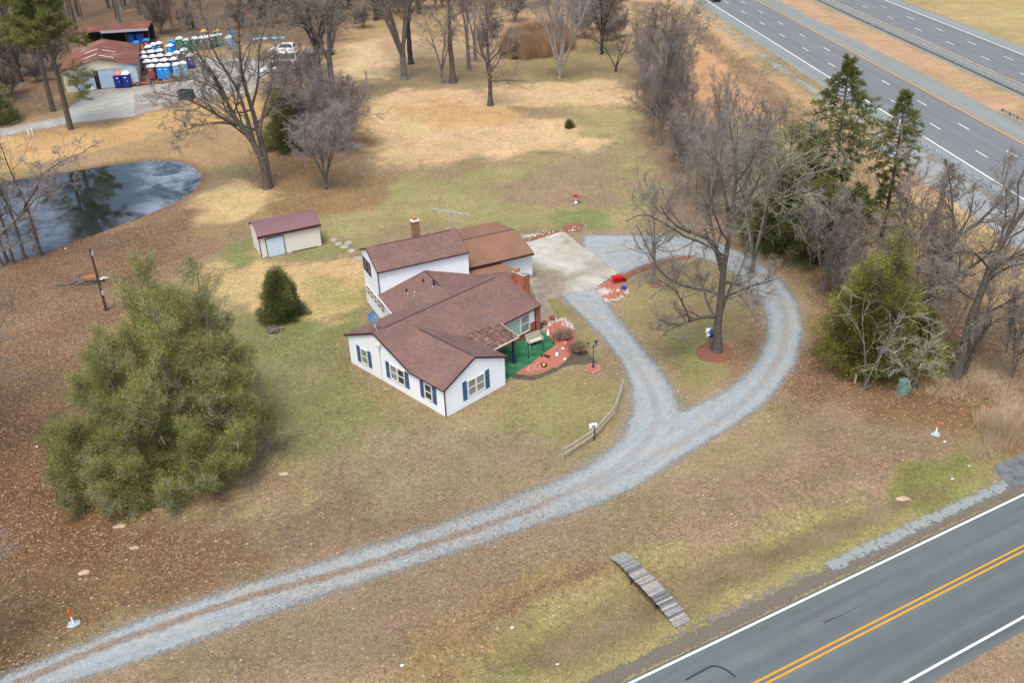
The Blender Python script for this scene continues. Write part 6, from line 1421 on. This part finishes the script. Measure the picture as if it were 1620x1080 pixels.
bare(1190, 432, 12.5, 'pale green grey bare tree sweeping toward the tall spruce in front of the dark cedars', 93, forks=4, r0=.22, spread=.42, fz=.12, levels=LV(8, 6, 5, 3, ang=42, up=.02), tk='bark_grey', tw='twig_lichen', twr=.010, lean=(3.5, 0))
bare(1368, 618, 8.5, 'dead grey lichen covered sapling tangled in the yellow green cedar', 94, forks=3, r0=.10, spread=.3, fz=.08, levels=LV(5, 4, 3, ang=50, up=-.03), tk='bark_grey', tw='twig_lichen', twr=.011, lean=(.8, 1))
bare(1440, 628, 5.5, 'low dead grey sapling right of the green utility box', 95, forks=3, r0=.07, spread=.4, fz=.08, levels=LV(7, 5, 4, 2, ang=50, up=-.03), tk='bark_grey', tw='twig_lichen', twr=.011)
# --- evergreen foliage
def blades(name, C, D, ln, wd, r, mat, parent, jitter=.5, tint=None, bend=0):
    """C,D [n,3]; rhombus blades"""
    n = len(C); D = D+r.normal(size=(n, 3))*jitter; D /= np.linalg.norm(D, axis=1, keepdims=True)+1e-9
    A = np.cross(D, r.normal(size=(n, 3))); A /= np.linalg.norm(A, axis=1, keepdims=True)+1e-9
    L_ = (ln*r.uniform(.6, 1.3, n))[:, None]; W_ = (wd*r.uniform(.6, 1.3, n))[:, None]
    V = np.stack([C, C+D*L_*.5+A*W_*.5, C+D*L_+np.array([0, 0, bend]), C+D*L_*.5-A*W_*.5], 1).reshape(-1, 3)
    F = np.arange(n*4).reshape(-1, 4)
    if tint is None: tint = r.random(n)
    return mesh_obj(name, V, F, mat, parent, uv=False, tint=np.repeat(tint, 4))
def along(r, P, per, t0=.1):
    n, k, _ = P.shape; pi = np.repeat(np.arange(n), per); N = len(pi); x = (t0+(1-t0)*r.random(N))*(k-1.001); i = x.astype(int); f = (x-i)[:, None]
    return P[pi, i]*(1-f)+P[pi, i+1]*f, P[pi, i+1]-P[pi, i], pi

def big_evergreen():
    r = np.random.default_rng(100)
    base = np.array([-26.0, 57.6]); t = tree_thing('evergreen_tree', base, 'huge spreading olive green evergreen with grey twigs left of the house', 'tree')
    stems = [(0, 3.2, 13.4), (4.0, 3.4, 13.2), (1.6, 1.0, 11.6)]
    while len(stems) < 50:
        q = 8.3*math.sqrt(r.random()); a = r.random()*2*math.pi; x, y = q*math.cos(a)*1.02+.2, q*math.sin(a)*.92-.6
        dd = math.hypot((x-1.2)/9.2, (y-1.6)/9.4); h = 12.2*max(.0, 1-dd**1.15)*r.uniform(.82, 1.06)+1.5
        if all((x-c[0])**2+(y-c[1])**2 > 1.3 for c in stems): stems.append((x, y, h))
    tr = []
    for x, y, h in stems:
        tr.append(([(x*.25, y*.25, 0), (x*.6, y*.6, h*.3), (x*.92, y*.92, h*.65), (x, y, h)], .04+.012*h, .025))
    P = np.stack([resamp(a, 14) for a, _, _ in tr]); Rr = np.stack([np.linspace(b_, c, 14) for _, b_, c in tr])
    g0 = (P, Rr, 6)
    P1, R1 = spawn(r, P, Rr, 17, .1, 1, 52, .34, 7, .15, .14, .3, tippow=.5, lenmin=1.0); R1 = np.maximum(R1, .02)
    P2, R2 = spawn(r, P1, R1, 7, .2, 1, 42, .5, 5, .16, .08, .6); R2 = np.maximum(R2, .016)
    P3, R3 = spawn(r, P2, R2, 7, .1, 1, 40, .62, 4, .2, .14, .6, lenmin=.5); R3 = np.maximum(R3, .013*np.linspace(1, .6, 4))
    for A in (P1, P2, P3): A[:, :, 2] = np.maximum(A[:, :, 2], .25)
    tubes('trunk', [g0, (P1, R1, 4)], M['bark_grey'], t)
    bare_sel = r.random(len(P3)) < .4
    ext = P3[bare_sel]; ext = ext[:, :1]+(ext-ext[:, :1])*1.25; tubes('grey_twigs', [(P2, R2, 3), (ext, R3[bare_sel]*1.3, 3)], M['twig_lichen'], t)
    tip = P3[:, -1]; cl = vnoise(tip[:, :2], .45, 5)*.5+vnoise(tip[:, [0, 2]], .5, 6)*.5
    # bare grey patches: twigs that carry no needles
    keep = (vnoise(tip[:, :2]+tip[:, 2:]*.4, .55, 9) < .66) | (r.random(len(tip)) < .35)
    Pk = P3[keep]; C, D, pi = along(r, Pk, 16, .1); D /= np.linalg.norm(D, axis=1, keepdims=True)+1e-9
    C = C+r.normal(size=C.shape)*.2; C[:, 2] = np.maximum(C[:, 2], .1); D = D*.9+np.array([0, 0, .55])
    br = r.random(len(Pk))*.35+cl[keep]*.65; tint = np.clip(br[pi]+r.normal(size=len(pi))*.12, 0, 1)
    blades('foliage', C, D, .2, .036, r, M['fol_big'], t, .5, tint)
big_evergreen()

def cone_cedar(name, base, h, rad, lab, mat, seed, n=26000, ln=.2, wd=.05, irregular=.18, group=None, z0=.1, pw=.75):
    r = np.random.default_rng(seed); t = tree_thing(name, base, lab, 'tree', group)
    tubes('trunk', [(resamp([(0, 0, 0), (0, 0, h*.5), (0, 0, h*.95)], 8)[None], np.linspace(h*.025, .02, 8)[None], 7)], M['bark_brown'], t)
    k = int(n/40); z = z0+(h-z0)*(1-np.sqrt(r.random(k)))*1.0; th = r.random(k)*2*math.pi
    prof = rad*np.clip(1-(z-z0)/(h-z0), 0, 1)**pw*(.9+.1*np.cos(th*3+z))
    low = np.clip((z-z0)/(h*.12)+.55, 0, 1); prof = prof*low
    rr = prof*(1-.5*r.random(k)**2.2)*(1+irregular*(vnoise(np.stack([th*2, z*1.1], 1), 1.0, seed)-.5)*2)
    C0 = np.stack([rr*np.cos(th), rr*np.sin(th), z], 1); D0 = np.stack([np.cos(th), np.sin(th), .9+0*th], 1)
    cb = vnoise(np.stack([th*rad*.5, z*.8], 1), 1.0, seed+3)*.6+vnoise(np.stack([th*rad*1.3, z*1.9], 1), 1.0, seed+4)*.4; rr = rr*(1+irregular*1.3*(cb-.5)); tn = np.clip((cb-.5)*1.6+.5, 0, 1)*.7+r.random(k)*.3
    # side shoots carrying the sprays
    P = np.stack([np.stack([C0[:, 0]*f, C0[:, 1]*f, C0[:, 2]-(1-f)*.35*rr], 1) for f in (.15, .5, .8, 1.0)], 1)
    tubes('branches', [(P, np.tile(np.linspace(.03, .008, 4), (k, 1)), 3)], M['bark_brown'], t)
    pi = np.repeat(np.arange(k), 40); C = C0[pi]+r.normal(size=(len(pi), 3))*np.array([.17, .17, .2])*(rad/2)**.5; C[:, 2] = np.maximum(C[:, 2], .05)
    blades('foliage', C, D0[pi], ln, wd, r, M[mat], t, .5, np.clip(tn[pi]*.6+r.random(len(pi))*.4, 0, 1)); return t
cone_cedar('small_cedar', G(447, 500), 5.2, 2.2, 'dense dark conical cedar standing alone on the lawn behind the house', 'fol_cedar', 110, 46000, .2, .04, .45, pw=.6)
B = G(1393, 605)
cone_cedar('cedar_tree', B+(-.6, 2.6, 0), 9.8, 4.2, 'bushy yellow green cedar behind the green utility box', 'fol_mixed', 111, 80000, .2, .045, .8, pw=.55)
cone_cedar('cedar_tree', B+(1.8, 5.0, 0), 11.5, 3.0, 'taller dull green cedar just behind the yellow green one', 'fol_mixed', 112, 34000, .22, .045, .9, pw=.65)
cone_cedar('cedar_tree', B+(4.2, 3.0, 0), 5.2, 2.1, 'low green cedar right of the yellow green one', 'fol_mixed', 113, 20000, .2, .045, .8, pw=.5)
for k, (x, y, h, rd, lb) in enumerate(((1232, 398, 14.5, 4.0, 'dark green cedar behind the loop, left of the tall spruce'), (1262, 385, 13.5, 3.6, 'dark green cedar between its neighbour and the tall spruce'), (1205, 372, 11.0, 3.0, 'smaller dark green cedar at the left of the dark clump'), (1292, 412, 9.0, 3.4, 'low dark green cedar at the foot of the tall spruce'), (455, 236, 8.5, 3.2, 'dark green cedar wrapped in purple grey bushes near the pond'))):
    cone_cedar('cedar_tree', G(x, y), h, rd, lb, 'fol_cedar' if k < 4 else 'fol_spruce', 120+k, 34000, .26, .05, .8, pw=.6)
cone_cedar('small_cedar', G(817, 93), 3.4, 1.0, 'tiny blue green spruce in front of the reed bed', 'fol_spruce', 130, 5000, .3, .08)
cone_cedar('round_bush', G(901, 203), 1.25, .62, 'small round olive bush on the far lawn', 'fol_pine', 131, 8000, .15, .05, .1, pw=.35)
cone_cedar('cedar_tree', G(-8, 195), 9, 4.5, 'dark cedar cut by the left edge beyond the pond', 'fol_cedar', 132, 12000, .35, .09, .3)

def spruce(base, h, lab, seed, n=60, rad=4.0, z0=.12, dens=1.0, mat='fol_spruce', name='spruce_tree', droop=-.12, lo=.15, gap=.0, per=26, ln=.28, group=None):
    r = np.random.default_rng(seed); t = tree_thing(name, base, lab, 'tree', group)
    T_ = resamp([(0, 0, 0), (.1, 0, h*.5), (-.05, 0, h)], 14)[None]; RT = np.linspace(h*.016, .025, 14)[None]
    P = []; 
    for i in range(n):
        f = z0+(1-z0)*(i/n)**.9; z = h*f; a = i*2.4+r.normal()*.4
        prof = ((1-f)/(1-z0))**.75*(.65+.35*math.sin(f*9+1)) if gap else ((1-f)/(1-z0))**.8
        L_ = max(.35, rad*prof*r.uniform(.6, 1.15)); d = np.array([math.cos(a), math.sin(a), 0])
        P.append(resamp([(0, 0, z), tuple(d*L_*.4+(0, 0, z+L_*.06)), tuple(d*L_*.75+(0, 0, z+L_*droop*.5)), tuple(d*L_+(0, 0, z+L_*droop+.12))], 8))
    P = np.stack(P); Rr = np.tile(np.linspace(.05, .015, 8), (n, 1))
    P1, R1 = spawn(r, P, Rr, 12, .25, 1, 50, .34, 4, .12, -.06, .6, lenmin=.35); R1 = np.maximum(R1, .012)
    tubes('trunk', [(T_, RT, 8), (P, Rr, 4), (P1, R1, 3)], M['bark_brown'], t)
    C, D, pi = along(r, P1, int(per*dens), 0); D /= np.linalg.norm(D, axis=1, keepdims=True)+1e-9; tn = r.random(len(P1))
    C2, D2, p2 = along(r, P, int(36*dens), .4); D2 /= np.linalg.norm(D2, axis=1, keepdims=True)+1e-9
    C = np.concatenate([C, C2])+r.normal(size=(len(C)+len(C2), 3))*.05; D = np.concatenate([D, D2])
    tt = np.concatenate([tn[pi], r.random(len(p2))])
    blades('foliage', C, D+(0, 0, .1), ln, .06, r, M[mat], t, .7, np.clip(tt*.6+r.random(len(tt))*.4, 0, 1)); return t
spruce(G(1303, 392), 19.5, 'tall dark spruce with layered drooping branches beside the highway', 140, 104, 9.4, .10, gap=1, dens=1.05, droop=-.24)
spruce(G(1393, 388), 16.0, 'thinner sparse spruce right of the tall dark one', 141, 84, 7.8, .12, gap=1, dens=.8, droop=-.2)
spruce(G(1340, 430), 9.0, 'half bare spruce between the tall spruce and the yellow green cedar', 142, 54, 6.2, .08, gap=1, dens=.9, droop=-.2)
# pines by the far drive
def pine(base, h, lab, seed, z0, rad, extra=None):
    r = np.random.default_rng(seed); t = tree_thing('pine_tree', base, lab, 'tree')
    T_ = resamp([(0, 0, 0), (.2, 0, h*.5), (-.2, 0, h)], 14)[None]; RT = np.linspace(.48, .06, 14)[None]; P = []
    n = 44
    for i in range(n):
        f = z0+(1-z0)*(i/n); z = h*f; a = i*2.4+r.normal()*.5; L_ = max(.8, rad*((1-f)/(1-z0))**.55*r.uniform(.5, 1.15)); d = np.array([math.cos(a), math.sin(a), 0])
        P.append(resamp([(0, 0, z), tuple(d*L_*.5+(0, 0, z+.05*L_)), tuple(d*L_+(0, 0, z+.22*L_))], 8))
    if extra: P += [resamp(e, 8) for e in extra]
    P = np.stack(P); Rr = np.tile(np.linspace(.10, .025, 8), (len(P), 1))
    P1, R1 = spawn(r, P, Rr, 12, .35, 1, 45, .3, 4, .12, .1, .6, lenmin=.6); R1 = np.maximum(R1, .02)
    tubes('trunk', [(T_, RT, 8), (P, Rr, 5), (P1, R1, 3)], M['bark_brown'], t)
    C, D, pi = along(r, P1, 95, .1); D /= np.linalg.norm(D, axis=1, keepdims=True)+1e-9; tn = r.random(len(P1))
    blades('foliage', C+r.normal(size=C.shape)*np.array([.22, .22, .12]), D+(0, 0, .35), .42, .07, r, M['fol_pine'], t, .6, np.clip(tn[pi]*.6+r.random(len(pi))*.4, 0, 1))
pine(G(112, 205), 24, 'tall pine with a low green branch hanging over the far drive', 150, .52, 5.2, extra=[[(0, 0, 9.5), (2.2, -1, 8.6), (4.8, -1.5, 6.6)], [(0, 0, 9.0), (2.5, -1, 7.8), (4.2, -2, 5.2)], [(0, 0, 9), (3, 0, 9.0), (5.6, -1, 8.0)]])
pine(G(84, 176), 25, 'tall pine just behind the one beside the far drive', 151, .42, 5.5)

# --- copies: forest behind, thicket saplings
def proto_tree(seed, h, forks, tk, tw, twr, lv, name='forest_tree', spread=.25, fz=.35, r0=None):
    t = bare(0, 0, h, None, seed, name=name, forks=forks, tk=tk, tw=tw, twr=twr, levels=lv, spread=spread, fz=fz, r0=r0, pos=(0, 0)); t.location = (0, 0, -.1); return t
PK = [0]
def scatter_copies(protos, pts, lab, cat, grp, smin=.8, smax=1.2, seed=0):
    rr = random.Random(seed); first = set()
    for i, (x, y) in enumerate(pts):
        k = rr.randrange(len(protos))
        if k not in first: r_ = protos[k]; first.add(k)
        else: r_ = copy_tree(protos[k])
        s = rr.uniform(smin, smax); r_.location = (x, y, gz1(x, y)-.1); r_.rotation_euler = (rr.uniform(-.05, .05), rr.uniform(-.05, .05), rr.uniform(0, 6.28)); r_.scale = (s, s, s*rr.uniform(.92, 1.1))
        PK[0] = k; l = lab(x, y, i) if callable(lab) else lab
        r_['label'] = l; r_['category'] = cat; r_['group'] = grp
    for k, p in enumerate(protos):
        if k not in first:
            for c in list(p.children): bpy.data.objects.remove(c)
            bpy.data.objects.remove(p)
lvF = LV(9, 6, 5, 3, t0=.35, l1=.34, ang=40, up=.08)
fp_ = [proto_tree(200+i, 19+i, f, tk, tw, .024, lvF, r0=.3+.04*i, fz=.4) for i, (f, tk, tw) in enumerate(((0, 'bark_brown', 'twig_purple'), (3, 'bark_grey', 'twig_grey'), (2, 'bark_brown', 'twig_brown'), (0, 'bark_dark', 'twig_purple'), (4, 'bark_grey', 'twig_purple')))]
rr = random.Random(77); pts = []
bad = [GP([(90, 150), (330, 150), (330, 60), (90, 70)]), YARD, GP([(400, 130), (600, 130), (600, 60), (400, 60)]), GP([(150, 90), (230, 90), (230, 50), (150, 60)])]
tries = 0
while len(pts) < 190 and tries < 20000:
    tries += 1
    x = rr.uniform(-165, 0); y = rr.uniform(150, 285)
    fx = (x+165)/165
    ymin = 196 if x > -84 else 160+max(0, (x+84))*.5
    if x > -50: ymin = 214
    if x > -20: ymin = 226
    if y < ymin: continue
    if any(sdist(np.array([[x, y]]), b_)[0] > -2 for b_ in bad): continue
    if any((x-a)**2+(y-c)**2 < 9 for a, c in pts): continue
    pts.append((x, y))
def wood_lab(x, y, i):
    where = 'left of the barn' if x < -88 else ('behind the barn' if x < -66 else ('behind the portable toilets' if x < -52 else ('behind the white suv' if x < -30 else 'beyond the far lawn')))
    return 'bare %s tree %s of the woods %s' % (('tall straight', 'grey forked', 'brown twin stemmed', 'dark single stemmed', 'grey spreading')[PK[0]], 'at the near edge' if y < 225 else ('in the middle' if y < 255 else 'deep at the back'), where)
scatter_copies(fp_, pts, wood_lab, 'tree', 'woodland trees behind the barn', .75, 1.1, 5)
sp_ = [proto_tree(220+i, 7.5+i, f, 'bark_grey', tw, .016, LV(10, 5, 4, 2, t0=.12, l1=.30, ang=36, up=.14), name='sapling', spread=.22, fz=.08, r0=.10) for i, (f, tw) in enumerate(((4, 'twig_pink'), (0, 'twig_pink'), (5, 'twig_grey'), (3, 'twig_pale'), (4, 'twig_purple')))]
poly = GP([(1005, 110), (1075, 120), (1110, 200), (1190, 250), (1240, 330), (1235, 400), (1180, 375), (1130, 350), (1060, 300), (1030, 220), (1005, 160)])
pts = []; tries = 0; lo, hi = poly.min(0), poly.max(0)
while len(pts) < 58 and tries < 9000:
    tries += 1; x, y = rr.uniform(lo[0], hi[0]), rr.uniform(lo[1], hi[1])
    if sdist(np.array([[x, y]]), poly)[0] < 0 or any((x-a)**2+(y-c)**2 < 2.0 for a, c in pts): continue
    pts.append((x, y))
for q in ((1300, 470), (1280, 430), (1330, 480), (1490, 560), (1590, 560), (1450, 450), (1370, 500), (1540, 560), (1345, 440), (1420, 420), (1480, 470), (1560, 500), (1600, 600), (1322, 462), (1350, 520), (1338, 500), (1400, 470), (1460, 500)): pts.append(tuple(G(*q)[:2]))
def sap_lab(x, y, i):
    kind = ('pinkish many stemmed', 'pinkish single stemmed', 'grey many stemmed', 'pale forked', 'purplish grey')[PK[0]]
    where = 'under the leaning trees at the right' if x > 33 else ('between the spruces and the drive loop' if y < 100 else ('in the middle of the thicket' if y < 125 else ('toward the far end of the thicket' if y < 150 else 'at the far end of the thicket')))
    return 'leafless %s sapling %s' % (kind, where)
scatter_copies(sp_, pts, sap_lab, 'sapling', 'saplings of the thicket', .5, 1.0, 6)
# brush beyond the far lawn
bp_ = [proto_tree(240+i, 6+i, 7, 'bark_grey', tw, .03, LV(9, 6, 5, 2, t0=.1, l1=.45, ang=36, up=.1), name='bare_bush', spread=.5, fz=.04, r0=.12) for i, tw in enumerate(('twig_purple', 'twig_brown'))]
pts = [tuple(G(*q)[:2]) for q in ((575, 45), (600, 30), (630, 20), (665, 15), (700, 12), (740, 20), (775, 25), (820, 12), (860, 8), (905, 12), (930, 30), (945, 50), (925, 60), (960, 65), (780, 60), (765, 75), (815, 35), (420, 40), (380, 45), (300, 48), (255, 55), (500, 20), (540, 15), (450, 20), (965, 40), (975, 60), (-15, 165), (20, 150), (30, 120), (60, 130), (5, 100), (85, 110))]
def bush_lab(x, y, i):
    return 'rounded bare %s brush %s' % (('purple grey', 'brown')[PK[0]], 'beside the left edge beyond the pond' if y < 185 and x < -60 else ('by the edge of the woods behind the portable toilets' if x < -45 else ('behind the row of lawn trees' if x < -5 else 'around the reed bed at the far corner of the lawn')))
scatter_copies(bp_, pts, bush_lab, 'bush', 'brush along the woods', .6, 1.1, 8)

# --- ground cover -----------------------------------------------------
def rand_in(poly, n, r, fn=None):
    lo, hi = poly.min(0), poly.max(0); out = []
    c = 0
    while c < n:
        P = lo+(hi-lo)*r.random((n*2, 2)); P = P[sdist(P, poly) > 0]
        if fn is not None: P = P[r.random(len(P)) < fn(P)]
        out.append(P); c += len(P)
        if len(out) > 60: break
    return np.concatenate(out)[:n]
def grass(name, lab, poly, n, h, wd, mat, seed, lean=.3, fn=None, cat='grass'):
    g_ = GP(poly); sw = 1.2 if cat == 'reeds' else 2.4; soft = lambda Q_: smooth(0, sw, sdist(Q_, g_)+(vnoise(Q_, .5, seed)-.5)*sw*.8); r = np.random.default_rng(seed); P = rand_in(g_, n, r, soft); z = gz(P); C = np.concatenate([P, z[:, None]], 1); n = len(P)
    cl = vnoise(P, .5, seed)
    D = np.tile([0, 0, 1.], (n, 1)); o = blades(name, C, D, h, wd, r, M[mat], None, lean, np.clip(cl*.7+r.random(n)*.3, 0, 1)); tag(o, lab, cat, kind='stuff'); return o
grass('reed_bed', 'tall tan reed bed beyond the far lawn', [(785, 92), (800, 62), (850, 50), (900, 55), (915, 80), (880, 93), (830, 98)], 16000, 2.6, .06, 'reed', 301, .12, cat='reeds')
grass('tall_grass', 'tall dry grass clump beside the side road at the right edge', [(1530, 735), (1520, 700), (1545, 660), (1580, 650), (1640, 660), (1640, 715), (1570, 732)], 3200, 1.2, .022, 'dry_grass_pale', 302, .25)
grass('tall_grass', 'rough dry grass under the leaning trees at the right', [(1320, 615), (1440, 625), (1560, 650), (1700, 690), (1700, 560), (1560, 540), (1480, 600), (1420, 600)], 20000, .5, .03, 'dry_grass_pale', 303, .7)
grass('tall_grass', 'dry orange tan field grass between the thicket and the highway', [(1090, 60), (1180, 150), (1300, 290), (1400, 420), (1500, 520), (1640, 560), (1640, 400), (1480, 330), (1300, 180), (1180, 90), (1080, 10), (990, 0), (1000, 60)], 60000, .5, .05, 'dry_grass', 304, .6)
grass('undergrowth', 'reddish brown undergrowth on the thicket floor', [(1020, 120), (1080, 150), (1240, 330), (1310, 430), (1330, 620), (1290, 560), (1275, 440), (1180, 370), (1075, 320), (1035, 230)], 24000, .6, .03, 'dry_grass', 305, .7, cat='undergrowth')
grass('verge_grass', 'longer pale grass in the ditch beside the country road', [(700, 1060), (960, 910), (1120, 850), (1330, 795), (1560, 740), (1580, 755), (1420, 830), (1200, 945), (1000, 1050), (900, 1090)], 60000, .16, .022, 'verge' if 'verge' in M else 'dry_grass', 306, .7)
grass('lawn_tufts', 'short dry tufts over the front lawn', [(200, 1090), (420, 870), (560, 740), (640, 690), (980, 640), (980, 860), (820, 990), (640, 1090)], 60000, .09, .025, 'dry_grass', 307, .8)
def leaves(lab, poly, n, sz, seed, fn=None):
    g_ = GP(poly); soft = lambda Q_: smooth(0, 2.6, sdist(Q_, g_)+(vnoise(Q_, .5, seed)-.5)*2)*(fn(Q_) if fn is not None else 1); r = np.random.default_rng(seed); P = rand_in(g_, n, r, soft); z = gz(P)+.02; C = np.concatenate([P, z[:, None]], 1); n = len(P)
    D = r.normal(size=(n, 3))*np.array([1, 1, .25]); D /= np.linalg.norm(D, axis=1, keepdims=True); A = np.cross(D, np.array([0, 0, 1.])+r.normal(size=(n, 3))*.5); A /= np.linalg.norm(A, axis=1, keepdims=True)
    L_ = (sz*r.uniform(.5, 1.3, n))[:, None]; V = np.stack([C-D*L_*.5, C+A*L_*.35, C+D*L_*.5, C-A*L_*.35], 1).reshape(-1, 3)
    o = mesh_obj('fallen_leaves', V, np.arange(n*4).reshape(-1, 4), M['leaf_litter'], uv=False, tint=np.repeat(r.random(n), 4)); tag(o, lab, 'leaves', kind='stuff')
nf = lambda P: np.clip(vnoise(P, .2, 44)*1.3-.1, .1, 1)
leaves('fallen brown leaves spread over the left side of the lot', [(-40, 400), (300, 330), (300, 420), (200, 520), (120, 700), (160, 810), (420, 860), (300, 960), (60, 1060), (-60, 1090), (-60, 600)], 80000, .12, 401, nf)
leaves('line of orange leaves along the roadside ditch', [(660, 1090), (720, 985), (860, 905), (960, 880), (985, 890), (860, 945), (740, 1030), (700, 1090)], 1800, .11, 402, nf)
leaves('orange leaves scattered across the front lawn', [(260, 1000), (560, 780), (980, 650), (1060, 780), (1300, 700), (1500, 700), (1300, 800), (1000, 900), (700, 1060), (400, 1090)], 12000, .11, 403, nf)
leaves('brown leaves on the slope below the big forked tree', [(440, 305), (560, 240), (600, 160), (450, 130), (430, 250), (500, 340)], 9000, .18, 404, nf)
leaves('brown leaves along the outside of the drive loop', [(1200, 640), (1275, 560), (1280, 450), (1340, 430), (1350, 620), (1250, 680)], 6500, .12, 405, nf)
# clumps of dead leaves still hanging
def leaf_clump(base, c, rad, n, seed, parent, name='dead_leaves'):
    r = np.random.default_rng(seed); C = np.array(c)+r.normal(size=(n, 3))*np.array(rad); blades(name, C, r.normal(size=(n, 3)), .2, .12, r, M['leaf_brown'], parent, .5)
for o in list(col.objects):
    l = o.get('label') if o.parent is None else None
    if not l: continue
    if l.startswith('bare tree with brown dead leaves'): leaf_clump(None, (1.8, 0, 4.6), (1.5, 1.2, .55), 900, 1, o)
    if l.startswith('big forked bare tree'): leaf_clump(None, (-1.0, 0, 3.2), (.9, .8, 1.2), 500, 2, o)
    if l.startswith('thin bare tree with brown vines'): leaf_clump(None, (-.3, 0, 2.6), (.35, .35, 1.6), 700, 3, o)
# garden shrubs in the porch bed
def shrub(px, py, h, rad, lab, seed, tw='twig_pink'):
    B = G(px, py); t = tree_thing('garden_shrub', B, lab, 'shrub'); r = np.random.default_rng(seed); n = 60
    a = r.random(n)*6.28; q = rad*np.sqrt(r.random(n)); P = np.stack([np.stack([q*.15*np.cos(a)*1, q*.15*np.sin(a), 0*q], 1), np.stack([q*.6*np.cos(a), q*.6*np.sin(a), 0*q+h*.6], 1), np.stack([q*np.cos(a), q*np.sin(a), h*(1-.25*(q/rad)**2)], 1)], 1)
    P = np.stack([resamp(p, 5) for p in P]); Rr = np.tile(np.linspace(.02, .008, 5), (n, 1)); P1, R1 = spawn(r, P, Rr, 8, .3, 1, 40, .4, 3, .2, .05, .6); R1 = np.maximum(R1, .007)
    tubes('stems', [(P, Rr, 4), (P1, R1, 3)], M[tw], t)
    C, D, _ = along(r, P1, 5, .3); blades('foliage', C, D, .07, .04, r, M['leaf_brown'], t, .8)
shrub(889, 538, .9, 1.0, 'rusty brown leafless shrub in the middle of the porch mulch bed', 500); shrub(896, 535, .8, .8, 'smaller rusty shrub touching its neighbour in the porch mulch bed', 501)
shrub(912, 557, .95, 1.05, 'tan brown shrub at the tip of the porch mulch bed beside the lamp post walk', 502, 'twig_brown')
